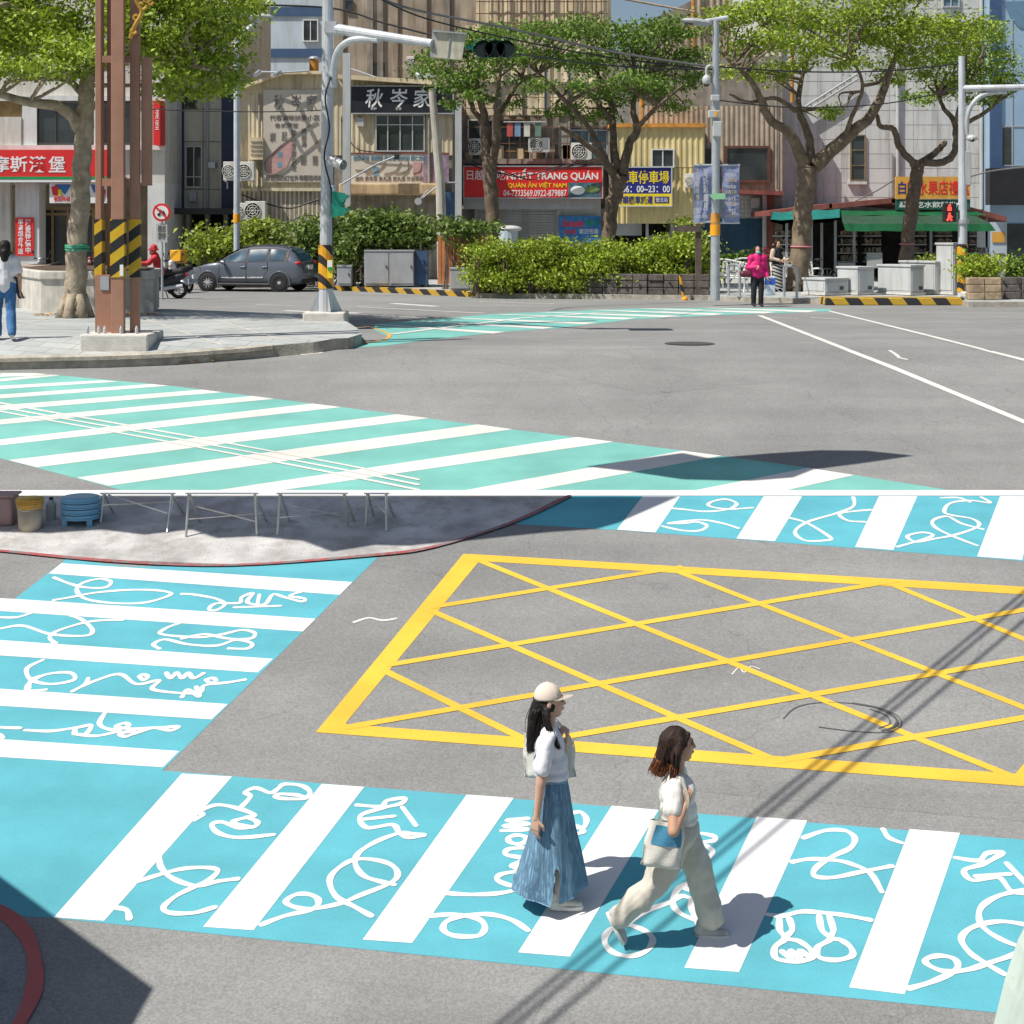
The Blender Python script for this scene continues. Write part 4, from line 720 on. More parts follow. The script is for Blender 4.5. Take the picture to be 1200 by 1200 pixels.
for u, c_ in ((594, (.5, .1, .08)), (603, (.2, .3, .45)), (614, (.6, .58, .5)), (627, (.15, .25, .2))): on_wall('laundry', g, pb(new(), u, 144, u+7, 160, 60.42, .03), M('laundry %d' % u, c_, .9, .2))
g = bl('tall weathered'); [on_wall('downpipe', g, tube(new(), [P(u, -60, 62.9), P(u, 245, 62.9)], .07), m_lgrey) for u in (1052, 1150)]; on_wall('cable_run', g, tube(new(), smooth_pts([P(1052, 40, 62.8), P(1080, 60, 62.8), P(1120, 52, 62.8), P(1158, 70, 62.8)]), .025, 6), m_black)
g = bl('brown ribbed sheet house'); on_wall('meter_box', g, pb(new(), 880, 232, 890, 244, 61.3, .2), m_lgrey); on_wall('downpipe', g, tube(new(), [P(910, 70, 61.3), P(910, 222, 61.3)], .06), m_grime)
# ---------------------------------------------------------------- street furniture
m_steelb = M('brown painted steel', (.38, .2, .135), .5, .1, 4, streak=.2); m_gold = M('gilded iron', (.55, .33, .06), .4, .3, 10, .5)
m_hz = stripes('hazard tape', (.025, .025, .025), (.82, .5, .02), (1, 0, -1.35), .5, .5, .5); m_hz2 = stripes('hazard wrap', (.025, .025, .025), (.85, .42, .02), (1.5, .8, 1.6), .62, .5, .45)
m_orange = M('orange band', (.85, .36, .02), .5, .1); m_pole = M('pole grey white', (.56, .6, .64), .45, .1, 3, .2, streak=.25); m_sig = M('signal green', (.015, .26, .18), .45, .15)
m_plinth = M('pale plinth', (.6, .57, .52), .9, .15, 6, bump=.4); m_lens = M('dark lens', (.015, .02, .02), .15, .1, spec=.8); m_timber = M('dark timber', (.12, .09, .075), .8, .3, 5, bump=.3)

# brown steel gantry column by the kerb
Y = 26.6; g0 = G(136, 404, .19); Y = g0.y; zb = .19
t = thing('steel_column', 'tall brown steel column of three tied posts with hazard striped bands at the kerb', 'column', (g0.x, Y, zb))
obj('plinth', box(new(), X(101, Y), X(180, Y), Y-.4, Y+.75, zb-.3, zb+.12), m_plinth, t, bevel=.03)
def post(u0, u1, y, d, v1=402): return obj('post', box(new(), X(u0, y), X(u1, y), y, y+d, zb+.12, 9.5), m_steelb, t, bevel=.008)
p1 = post(111.5, 118.5, Y+.1, .2); p2 = post(130, 145, Y-.12, .12); p3 = post(152, 163, Y+.05, .1); p4 = obj('post', box(new(), X(119.8, Y), X(125.3, Y), Y+.3, Y+.42, zb+.12, 9.5), m_steelb, t)
for p, u0, u1, y, d in ((p1, 111.5, 118.5, Y+.1, .2), (p2, 130, 145, Y-.12, .12), (p3, 152, 163, Y+.05, .1)):
    obj('hazard_band', box(new(), X(u0, y)-.012, X(u1, y)+.012, y-.012, y+d+.012, Z(325, y), Z(257, y)), m_hz, p)
for k, (va, vb) in enumerate(((65, 73), (209, 218))):
    obj('tie_plate', box(new(), X(119, Y), X(131, Y), Y+.03, Y+.12, Z(vb, Y), Z(va, Y)), m_steelb, t); obj('tie_plate', box(new(), X(145, Y), X(152, Y), Y+.02, Y+.12, Z(vb, Y), Z(va, Y)), m_steelb, t)
obj('cover_plate', box(new(), X(110.5, Y), X(133, Y), Y+.05, Y+.42, zb+.12, Z(322, Y)), m_steelb, t); obj('side_panel', box(new(), X(163.5, Y), X(173.5, Y), Y+.12, Y+.3, Z(217, Y), Z(66, Y)), m_steelb, t)
obj('nameplate', box(new(), X(117, Y), X(127, Y), Y+.03, Y+.05, Z(340, Y), Z(324, Y)), m_galv, t); obj('label_plate', box(new(), X(143, Y), X(147, Y), Y-.145, Y-.13, Z(323, Y), Z(310, Y)), m_swhite, t)
for u in (107, 120, 127, 146, 164): obj('anchor_bolt', tube(new(), [Vector((X(u, Y), Y-.22, zb+.11)), Vector((X(u, Y), Y-.22, zb+.2)), Vector((X(u, Y), Y-.22, zb+.25))], [.028, .028, .012], 8), m_pole, t)
b = new(); sp = [P(152, 45, Y-.05), P(158, 30, Y-.08), P(166, 14, Y-.08), P(160, 0, Y-.08), P(170, -14, Y-.08)]; tube(b, smooth_pts(sp), .035, 8)
for cx, cy, r in ((160, 20, 5), (166, 6, 6), (156, 36, 4), (172, -2, 6), (176, 2, 4)): tube(b, [P(cx+r*math.cos(a*.5)*(1-a/16), cy+r*math.sin(a*.5)*(1-a/16), Y-.08) for a in range(13)], .028, 6)
obj('scroll_ornament', b, m_gold, t)

# concrete planter round the left tree
def G2(u, v): return G(u, v, .19)
t = thing('tree_planter', 'pale concrete planter with seat rim behind the broad tree on the pavement', 'planter', G2(100, 366)); pc = G2(104, 362); hgt = .92
pts = [G2(20, 360), G2(46, 366.5), G2(110, 367), G2(182, 366), G2(189, 360), G2(150, 355), G2(60, 355)]
def ringm(pts, s, z0, z1):
    q = new(); c = sum(pts, Vector())/len(pts); a = [q.verts.new((c.x+(p.x-c.x)*s, c.y+(p.y-c.y)*s, z0)) for p in pts]; d = [q.verts.new((v.co.x, v.co.y, z1)) for v in a]; n = len(a)
    q.faces.new(a[::-1]); q.faces.new(d)
    for i in range(n): q.faces.new((a[i], a[(i+1) % n], d[(i+1) % n], d[i]))
    return q
m_plc = M('planter concrete', (.52, .5, .45), .9, .18, 3, bump=.4, streak=.35)
obj('wall', ringm(pts, .97, .19, .19+hgt-.2), m_plc, t); obj('rim', ringm(pts, 1.0, .19+hgt-.2, .19+hgt), m_plc, t, bevel=.03); obj('soil', ringm(pts, .9, .19+hgt, .19+hgt+.02), M('soil', (.09, .06, .04), .95, .4, 8), t)
t = thing('low_wall', 'dark low concrete bench wall at the left edge behind the woman in jeans', 'wall', G2(0, 362)); obj('body', box(new(), -15.5, X(42, 38), 37.8, 39.2, .19, 1.0), m_plc, t); obj('seat_slab', box(new(), -15.6, X(43, 38), 37.7, 39.3, 1.0, 1.12), M('bench slab', (.4, .3, .22), .8, .2), t)

# traffic signal pole on the island corner
q = G(382, 375, .19); Y = q.y
t = thing('signal_pole', 'white traffic signal pole with mast arm and striped wrap on the pavement corner', 'signal pole', (q.x, Y, .19)); cx = q.x
obj('plinth', box(new(), cx-.42, cx+.42, Y-.4, Y+.4, .1, .36), m_plinth, t, bevel=.03)
obj('pole', tube(new(), [(cx, Y, .36), (cx+.02, Y, 3), (cx+.05, Y, 9.6)], [.15, .125, .1], 14), m_pole, t); b = new()
for k in range(4): a = k*math.pi/2+.4; c, s_ = math.cos(a), math.sin(a); w1 = [b.verts.new((cx+c*r, Y+s_*r, z)) for r, z in ((.12, .37), (.34, .37), (.13, .8))]; b.faces.new(w1); bmesh.ops.solidify(b, geom=b.faces[-1:], thickness=.02) if False else None
obj('base_fin', b, m_pole, t); obj('hazard_wrap', tube(new(), [(cx, Y, Z(338, Y)), (cx, Y, Z(287, Y))], .158, 14), m_hz2, t)
arm = [P(384, 33, Y-.05), P(400, 35, Y-.2), P(440, 41, Y-.8), P(507, 51, Y-1.6)]; obj('mast_arm', tube(new(), arm, [.13, .11, .095, .08], 12), m_pole, t); obj('collar', box(new(), X(382, Y), X(396, Y), Y-.25, Y-.05, Z(40, Y), Z(27, Y)), m_pole, t)
obj('brace', tube(new(), smooth_pts([P(391, 102, Y-.05), P(391, 80, Y-.15), P(396, 60, Y-.3), P(408, 49, Y-.45), P(424, 45.5, Y-.6), P(444, 46.5, Y-.85)]), .07, 10), m_pole, t)
Yb = Y-1.6
t = thing('lane_signal_board', 'grey framed signal backboard seen on the mast arm', 'signal board', P(526, 70, Yb)); b = new(); prism(b, [P(511, 37, Yb), P(546, 40, Yb), P(541, 70, Yb), P(508, 67, Yb)], .12); obj('panel', b, M('weathered cream panel', (.55, .53, .42), .7, .2, 5, streak=.4), t); b = new(); prism(b, [P(507, 36, Yb+.02), P(511, 37, Yb+.02), P(508, 67, Yb+.02), P(504, 66, Yb+.02)], .3); prism(b, [P(507, 35, Yb-.05), P(547, 38.5, Yb-.05), P(547, 40, Yb-.05), P(507, 37, Yb-.05)], .3); obj('casing', b, m_grey, t); obj('seam', prism(new(), [P(527, 39, Yb-.02), P(528, 39, Yb-.02), P(525, 68, Yb-.02), P(524, 68, Yb-.02)], .02), m_grey, t)
t = thing('traffic_light', 'dark green horizontal three lamp traffic light beside the signal backboard', 'traffic light', P(580, 70, Yb)); b = new(); prism(b, [P(558, 49, Yb+.05), P(600, 52, Yb+.05), P(600, 66, Yb+.05), P(558, 66, Yb+.05)], .2); obj('body', b, m_sig, t, bevel=.03); obj('hanger', tube(new(), [P(546, 55, Yb+.1), P(560, 56, Yb+.1)], .05), m_sig, t)
for u in (566.5, 580, 593):
    h = tube(new(), [P(u, 57.5, Yb-.42), P(u-1, 57, Yb+.08)], [.2, .2], 18, False); bmesh.ops.solidify(h, geom=h.faces[:], thickness=.015); o = obj('visor', h, m_sig, t); obj('lens', disc(new(), P(u, 57.3, Yb+.0), .17, (0, 1, 0), .03), m_lens, o)
Yp = Y-.25
t = thing('pedestrian_signal', 'green side mounted pedestrian signal on the striped pole', 'pedestrian signal', P(398, 255, Yp)); b = new(); prism(b, [P(389, 224, Yp), P(402, 226, Yp), P(402, 251, Yp), P(389, 255, Yp)], .3); obj('body', b, m_sig, t)
for v in (228, 244): b = new(); prism(b, [P(399, v-2, Yp-.03), P(409, v+1, Yp-.03), P(403, v+6, Yp-.03), P(403, v+9, Yp-.03), P(399, v+9, Yp-.03)], .34); obj('visor', b, m_sig, t)
obj('mount', tube(new(), [P(386, 219, Yp+.2), P(391, 219, Yp+.2), P(392, 226, Yp+.2)], .05), m_pole, t)
t = thing('surveillance_camera', 'white bullet camera with bracket on the traffic signal pole', 'camera', P(394, 193, Yp)); obj('body', tube(new(), [P(388, 188, Yp), P(402, 193.5, Yp-.15)], .11, 12), m_lgrey, t); obj('lens', disc(new(), P(403, 194, Yp-.17), .09, (.9, -.4, -.3), .03), m_lens, t); obj('bracket', tube(new(), [P(384, 182, Y), P(391, 188, Yp)], .04), m_pole, t)
t = thing('button_box', 'yellow and white push button box on the striped pole', 'push button', P(387, 325, Yp)); obj('box', pb(new(), 383.5, 305, 389.5, 326, Y-.26, .12), m_syel, t); obj('face', pb(new(), 383.8, 305.5, 389.2, 313, Y-.275, .02), m_swhite, t); obj('arrow_plate', pb(new(), 384.3, 313, 388.7, 317, Y-.28, .02), m_sgreen, t)
# cables running up the pole
b = new(); tube(b, smooth_pts([P(388, 90, Y-.16), P(381, 115, Y-.2), P(386, 150, Y-.2), P(380, 185, Y-.2), P(389, 230, Y-.18), P(390, 300, Y-.18)]), .018, 6); tag(obj('pole_cable', b, m_black), 'black cable looping down the white traffic signal pole', 'cable')

# thin lamp post in front of the tan house
Y = 52.0
t = thing('lamp_post', 'slim pale lamp post with curved top and an orange band behind the bushes', 'lamp post', P(277, 333, Y)); obj('pole', tube(new(), smooth_pts([P(277.5, 334, Y), P(277.5, 200, Y), P(278, 60, Y), P(282, 46, Y), P(292, 34, Y), P(306, 22, Y)]), .105, 12), m_pole, t); obj('band', tube(new(), [P(277.5, 261, Y), P(277.5, 251, Y)], .12, 12), m_orange, t); o = obj('lamp_head', ball(new(), P(304, 20, Y), (.5, .3, .12)), m_lgrey, t)
for (u, v0, v1, r, n_, lb) in ((406, 62, 300, .14, 'concrete_post', 'square pale steel post between the gabled house and the calligraphy shop'), (537, 118, 300, .12, 'steel_post', 'slim pale steel post left of the red restaurant sign')):
    t = thing(n_, lb, 'post', P(u, v1, 56)); obj('shaft', box(new(), X(u, 56)-r, X(u, 56)+r, 56, 56+2*r, 0.14, Z(v0, 56)), m_lgrey, t); obj('base_plate', box(new(), X(u, 56)-.25, X(u, 56)+.25, 55.9, 56.4, .14, .2), m_galv, t)
t = thing('leaning_pole', 'leaning grey concrete utility pole across the black shop sign', 'utility pole', P(519, 320, 55)); obj('pole', tube(new(), [P(519, 326, 55), P(516, 215, 55), P(506, 104, 55)], [.2, .17, .13], 12), M('pole concrete', (.5, .48, .42), .85, .15, 4, streak=.3), t); b = new(); tube(b, [P(400, 216, 55.2), P(440, 193, 55.2), P(464, 183, 55.2)], .03, 6); tube(b, [P(490, 236, 55), P(518, 214, 55), P(535, 214, 55)], .03, 6); obj('stay', b, m_grey, t); obj('stay_plate', pb(new(), 462, 181, 468, 187, 55.15, .05), m_dark, t)
t = thing('street_mirror', 'small pale traffic mirror back on a bent arm below the canopy', 'mirror', P(490, 236, 54.8)); obj('disc', tube(new(), [P(490, 236, 54.7), P(490, 236, 54.74)], [.13, .13], 14), m_lgrey, t); obj('stalk', tube(new(), [P(491, 235, 54.8), P(502, 222, 54.9)], .025, 6), m_grey, t)

# no-parking sign
Y = 44.0
t = thing('no_parking_sign', 'round white no motorcycle sign with red ring and slash on a thin post', 'sign', P(190, 335, Y)); c = P(189.5, 249, Y); obj('post', tube(new(), [P(190, 352, Y+.06), P(190, 240, Y+.06)], .035, 8), m_galv, t); obj('disc', disc(new(), c, .26, (0, 1, 0), .02, 32), m_sred, t); obj('face', disc(new(), c-Vector((0, .013, 0)), .195, (0, 1, 0), .012, 32), m_swhite, t)
b = new(); tube(b, [c+Vector((-.07, -.025, -.05)), c+Vector((-.02, -.025, .03)), c+Vector((.06, -.025, .03)), c+Vector((.08, -.025, -.05))], .02, 6); disc(b, c+Vector((-.08, -.025, -.06)), .04, (0, 1, 0), .012); disc(b, c+Vector((.08, -.025, -.06)), .04, (0, 1, 0), .012); tube(b, [c+Vector((-.04, -.025, .08)), c+Vector((0, -.025, .03))], .018, 6); obj('pictogram', b, m_black, t)
d = Vector((.7, 0, -.7)); obj('slash', tube(new(), [c-d*.27+Vector((0, -.03, 0)), c+d*.27+Vector((0, -.03, 0))], .025, 6), m_sred, t); o = obj('notice_plate', pb(new(), 183, 262, 196, 284, Y+.02, .02), m_lgrey, t); text('lettering', '機車\n禁停', 185, 264, 194, 280, Y+.02, m_ink, o)

# utility cabinets on the far side
def cabinet(name, label, u0, v0, u1, v1, y, m, nd=2, dep=.7, group=None):
    t = thing(name, label, 'utility cabinet', P((u0+u1)/2, v1, y), group); obj('body', pb(new(), u0, v0+1.5, u1, v1, y, dep), m, t, bevel=.015); obj('lid', pb(new(), u0-.5, v0, u1+.5, v0+1.6, y-.03, dep+.06), m, t)
    for i in range(nd):
        a = u0+(u1-u0)*i/nd+1; c = u0+(u1-u0)*(i+1)/nd-1; d_ = obj('door', pb(new(), a, v0+3.5, c, v1-3, y-.02, .02), m, t); obj('handle', pb(new(), c-3, (v0+v1)/2-3, c-1.8, (v0+v1)/2, y-.05, .04), m_dframe, d_)
    return t
cabinet('utility_cabinet', 'wide grey twin door cabinet among the climbing bushes', 427, 293, 485, 335, 50, m_grey, 2); obj('side_skin', pb(new(), 485.5, 294, 501, 334, 50.2, .6), m_bluest); bpy.data.objects['side_skin']['label'] = 'dark blue side cabinet against the wide grey twin door cabinet'; bpy.data.objects['side_skin']['category'] = 'utility cabinet'; bpy.data.objects['side_skin'].name = 'side_cabinet'
cabinet('small_cabinet', 'small low grey cabinet beside the striped signal pole', 395, 311, 412, 335, 50.5, m_grey, 1); cabinet('small_cabinet', 'small square grey cabinet in front of the orange wooden box', 527, 314, 561, 341, 47.2, m_grey, 1)
m_redwood = M('orange stained wood', (.55, .22, .09), .75, .25, 2, streak=.4)
t = thing('wooden_enclosure', 'orange brown slatted wooden enclosure under the trailing plant', 'enclosure', P(545, 334, 49)); b = new()
for k in range(14): pb(b, 513+k*4.4, 277+1.5*math.sin(k), 516.8+k*4.4, 333, 49, .06)
obj('slats', b, m_redwood, t); obj('back', pb(new(), 514, 279, 573, 333, 49.1, .9), M('dark red wood', (.16, .06, .03), .8, .2), t)
t = thing('water_tank', 'white and blue drum by the closed shutter behind the hedge', 'drum', P(596, 300, 55)); obj('drum', tube(new(), [P(595, 326, 55), P(595, 268, 55)], .36, 16), m_blue, t); obj('lid', ball(new(), P(597, 268, 55), (.45, .4, .12)), m_lgrey, t)

# stone planter walls
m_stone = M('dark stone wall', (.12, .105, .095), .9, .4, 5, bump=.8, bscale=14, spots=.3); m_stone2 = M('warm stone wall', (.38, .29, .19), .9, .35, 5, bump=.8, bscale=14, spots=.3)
def wallpts(name, label, pts, h, th, m):
    t = thing(name, label, 'low wall', (pts[0][0], pts[0][1], .14)); b = new()
    for (xa, ya), (xb, yb) in zip(pts, pts[1:]):
        d = Vector((xb-xa, yb-ya, 0)); L = d.length; ang = math.atan2(d.y, d.x); k = max(1, int(L/.42))
        for row in range(max(1, round(h/.2))):
            for i in range(k):
                f0, f1 = i/k, (i+1)/k; mid = Vector((xa, ya, 0))+d*((f0+f1)/2); w_ = L/k-.015; j = random.uniform(-.025, .025)
                c = Vector((mid.x, mid.y+j, .14+row*.2+.1)); bmesh.ops.create_cube(b, size=1, matrix=Matrix.Translation(c) @ Matrix.Rotation(ang, 4, 'Z') @ Matrix.Diagonal((w_, th, .19, 1)))
    obj('stones', b, m, t, bevel=.02); return t
wallpts('stone_planter_wall', 'long low dark stone wall under the bright green hedge', [(X(556, 46.3), 46.3), (X(760, 44.6), 44.6), (X(832, 44.3), 44.3)], .6, .3, m_stone)
wallpts('stone_planter_wall', 'short warm stone wall beside the right signal pole', [(X(1133, 41.2), 41.2), (X(1172, 41.2), 41.2)], .55, .3, m_stone2); wallpts('stone_planter_wall', 'dark stone wall at the right edge', [(X(1174, 41.6), 41.6), (X(1260, 41.6), 41.6)], .6, .3, m_stone)

# grey cabinets standing corner-on at the right
def corner_cabinet(ul, ue, ur, v0, v1, y, label, sticker=False):
    th = R(33); pp = F/y; a = (ur-ue)/pp/math.cos(th); d_ = (ue-ul)/pp/math.sin(th); e = P(ue, v1, y); dx = Vector((math.cos(th), math.sin(th), 0)); dy = Vector((-math.sin(th), math.cos(th), 0)); h = Z(v0, y)-.16; z = .16
    t = thing('utility_cabinet', label, 'utility cabinet', (e.x, y, z), 'grey cabinets on the striped island')
    def cub(x0, x1, y0, y1, z0, z1):
        q = new(); c = Vector((e.x, y, 0))+dx*(x0+x1)/2+dy*(y0+y1)/2+Vector((0, 0, (z0+z1)/2)); bmesh.ops.create_cube(q, size=1, matrix=Matrix.Translation(c) @ Matrix.Rotation(th, 4, 'Z') @ Matrix.Diagonal((x1-x0, y1-y0, z1-z0, 1))); return q
    obj('body', cub(0, a, 0, d_, z+.06, z+h-.06), m_lgrey, t, bevel=.012); obj('lid', cub(-.03, a+.03, -.03, d_+.03, z+h-.06, z+h), m_lgrey, t, bevel=.01); obj('plinth', cub(-.04, a+.04, -.04, d_+.04, z, z+.06), m_plinth, t)
    o = obj('door', cub(.05, a-.05, -.018, 0, z+.12, z+h-.12), m_lgrey, t); obj('lock', cub(a*.6, a*.6+.14, -.035, -.018, z+.14, z+.24), m_dframe, o)
    o = obj('side_panel', cub(-.015, 0, .05, d_-.05, z+.12, z+h-.12), m_lgrey, t)
    if sticker: obj('sticker', cub(a*.3, a*.72, -.03, -.018, z+h*.72, z+h*.88), m_syel, o)
    return t
corner_cabinet(947, 967, 999, 326, 352, 43.6, 'lowest and broadest grey cabinet at the left end of the striped island'); corner_cabinet(987, 1005, 1028, 312.5, 352, 43.9, 'grey cabinet second from the left on the striped island')
corner_cabinet(1039, 1067, 1086, 310.5, 350, 43.7, 'broad grey cabinet in front of the leaning tree trunk'); corner_cabinet(1066, 1096, 1113, 306, 349, 44.3, 'grey cabinet behind the one by the leaning tree trunk'); corner_cabinet(1103, 1117, 1130, 284.5, 343, 44.0, 'tallest grey cabinet with a yellow sticker beside the right signal pole', True)

# right signal pole
Y = 43.2; cx = X(1128, Y)
t = thing('signal_pole', 'tall grey signal pole with a side arm right of the cabinets', 'signal pole', (cx, Y, .14)); obj('pole', tube(new(), [(cx, Y, .14), (cx, Y, 3), (cx-.03, Y, Z(66, Y))], [.14, .12, .085], 14), m_pole, t); obj('mast_arm', tube(new(), [P(1128, 104, Y), P(1165, 103, Y-.3), P(1290, 100, Y-1)], [.1, .09, .07], 12), m_pole, t); obj('brace', tube(new(), smooth_pts([P(1133, 157, Y-.05), P(1134, 135, Y-.1), P(1142, 119, Y-.15), P(1156, 110, Y-.2), P(1180, 107.5, Y-.35)]), .065, 10), m_pole, t); obj('hazard_wrap', tube(new(), [(cx, Y, Z(342, Y)), (cx, Y, Z(286, Y))], .15, 14), m_hz2, t); obj('equipment_box', pb(new(), 1131, 177, 1138.5, 217, Y-.1, .3), m_lgrey, t, bevel=.02); obj('collar', tube(new(), [(cx, Y, Z(262, Y)), (cx, Y, Z(257, Y))], .17, 12), m_galv, t)
t = thing('pedestrian_signal', 'black pedestrian signal showing red figures left of the grey signal pole', 'pedestrian signal', P(1114, 260, Y)); obj('body', pb(new(), 1107, 238, 1121, 260, Y-.15, .25), m_black, t, bevel=.02); m_led = glow('red lamp', (1, .06, .04), 1.4)
b = new(); ball(b, P(1113, 240.8, Y-.17), (.035, .02, .035)); prism(b, [P(1111, 242.3, Y-.19), P(1115, 242.3, Y-.19), P(1115.5, 247, Y-.19), P(1110.5, 247, Y-.19)], .03); obj('red_figure', b, m_led, t)
b = new(); ball(b, P(1113, 250.6, Y-.17), (.035, .02, .035)); tube(b, [P(1113, 252, Y-.18), P(1112.5, 255, Y-.18)], .045, 8); tube(b, [P(1112.5, 255, Y-.18), P(1110, 258.5, Y-.18)], .028, 8); tube(b, [P(1112.5, 255, Y-.18), P(1115.5, 258.5, Y-.18)], .028, 8); tube(b, [P(1113, 252.5, Y-.18), P(1116, 254.5, Y-.18)], .022, 8); obj('red_figure', b, m_led, t); obj('mount', tube(new(), [P(1120, 240, Y), P(1127, 240, Y)], .04), m_pole, t)
t = thing('surveillance_camera', 'small white dome camera under the brace of the right signal pole', 'camera', P(1139, 163, Y)); obj('housing', ball(new(), P(1139, 162, Y-.2), (.15, .12, .1)), m_lgrey, t); obj('lens', ball(new(), P(1139.5, 164, Y-.27), .06), m_lens, t)

# lamp pole with banners
q = G(838, 352, .14); Y = q.y; cx = X(838, Y)
t = thing('street_lamp', 'tall galvanised street lamp carrying cameras and two blue banners', 'street lamp', (cx, Y, .14)); obj('pole', tube(new(), [(cx, Y, .14), (cx+.02, Y, Z(24, Y))], [.13, .085], 14), m_galv, t); obj('arm', tube(new(), [P(853, 20.5, Y), P(838, 23, Y), P(826, 25, Y)], .06, 10), m_pole, t); o = obj('lamp_head', ball(new(), P(817, 26, Y), (.42, .22, .1), rot=Matrix.Rotation(R(8), 3, 'Y')), m_grey, t); obj('glass', ball(new(), P(815, 27.5, Y), (.3, .16, .05)), m_lens, o); obj('orange_band', tube(new(), [(cx, Y, Z(276, Y)), (cx, Y, Z(263, Y))], .135, 14), m_orange, t); obj('rust_band', tube(new(), [(cx, Y, Z(262, Y)), (cx, Y, Z(250, Y))], .13, 14), m_rust, t)
for k, (u0, v0, u1, v1) in enumerate(((833.5, 111, 843.5, 118), (830.5, 129, 844, 138), (836, 142, 846, 160))): obj('equipment_box', pb(new(), u0, v0, u1, v1, Y-.28, .2), m_lgrey, t, bevel=.02)
obj('warning_mark', pb(new(), 838, 130, 841, 136, Y-.295, .02), m_orange, t)
t = thing('surveillance_camera', 'white dome camera hanging from a curved arm on the street lamp', 'camera', P(828, 100, Y-.1)); obj('arm', tube(new(), smooth_pts([P(837, 80, Y), P(832, 77, Y-.1), P(828, 80, Y-.1), P(828, 88, Y-.1)]), .035, 8), m_lgrey, t); obj('housing', ball(new(), P(828, 94, Y-.1), (.12, .12, .15)), m_lgrey, t); obj('dome', ball(new(), P(828, 98, Y-.1), .085), m_lens, t)
m_ban = M('banner blue', (.4, .45, .68), .6, .2, .9); m_banl = M('banner print pale', (.62, .6, .6), .6, .15); m_bang = M('banner print gold', (.6, .5, .32), .6, .2)
for u0, v0, u1, v1, lb in ((813, 193.5, 834, 260, 'pale blue vertical event banner on the left side of the street lamp'), (846, 193.5, 866.5, 261, 'pale blue schedule banner on the right side of the street lamp')):
    t = thing('banner', lb, 'banner', P((u0+u1)/2, v1, Y)); b = new(); n = 8
    q1 = [[b.verts.new(P(u0+(u1-u0)*i/3, v0+(v1-v0)*j/n, Y-.02+.035*math.sin(j*1.3+i))) for i in range(4)] for j in range(n+1)]
    for j in range(n):
        for i in range(3): b.faces.new((q1[j][i], q1[j][i+1], q1[j+1][i+1], q1[j+1][i]))
    bmesh.ops.solidify(b, geom=b.faces[:], thickness=.01); obj('cloth', b, m_ban, t)
    b = new(); a, c = (u0-.5, 842) if u0 < 838 else (836, u1+.5); [obj('crossbar', tube(new(), [P(a, v_, Y), P(c, v_, Y)], .03, 8), m_galv, t) for v_ in (v0, v1)]
    if u0 < 838: text('lettering', '走\n讀\n城\n市\n慢\n步\n節', 816, 197, 819.5, 250, Y-.09, m_bang, t); text('lettering', '好\n城\n彩\n畫\n月', 824, 198, 830, 246, Y-.09, m_banl, t, .01); text('lettering', '2022.10.01', 815.5, 252, 829, 255.5, Y-.09, m_banl, t)
    else:
        for k in range(4): text('lettering', ('10/01', '10/08', '10/15', '10/22')[k], 851, 203+k*14, 862, 207+k*14, Y-.09, m_banl, t); text('lettering', ('街區走讀', '彩繪工坊', '巷弄市集', '闖關活動')[k], 850, 208.5+k*14, 863.5, 213+k*14, Y-.09, m_bang, t)
t = thing('arrow_sign', 'pale green arrow sign pointing left across the street lamp pole', 'sign', P(841, 235, Y)); obj('panel', prism(new(), [P(831.5, 229.5, Y-.3), P(838, 224, Y-.3), P(838, 226.5, Y-.3), P(850, 226.5, Y-.3), P(850, 233.5, Y-.3), P(838, 233.5, Y-.3), P(838, 236, Y-.3)], .03), M('arrow green', (.3, .6, .35), .5, .06), t); obj('clamp', box(new(), cx-.12, cx+.12, Y-.27, Y+.05, Z(232, Y), Z(228, Y)), m_galv, t)
Y2 = 44.2; t = thing('wooden_signpost', 'dark timber signpost with a short arm at the end of the hedge', 'signpost', P(818, 348, Y2)); obj('post', box(new(), X(815.5, Y2), X(822, Y2), Y2, Y2+.16, .14, Z(262, Y2)), m_timber, t); obj('arm', pb(new(), 793, 264.5, 821.5, 271.5, Y2-.06, .06), m_timber, t)
b = new(); tube(b, [P(797, 322, 43.9), P(799, 337, 43.9), P(802, 351, 43.9)], .045, 8); t = thing('guy_wire_guard', 'yellow and black guy wire guard leaning by the hedge corner', 'guard', P(802, 351, 43.9)); obj('tube', b, m_hz2, t); obj('foot', ball(new(), P(802.5, 351, 43.9), (.09, .09, .1)), m_orange, t)

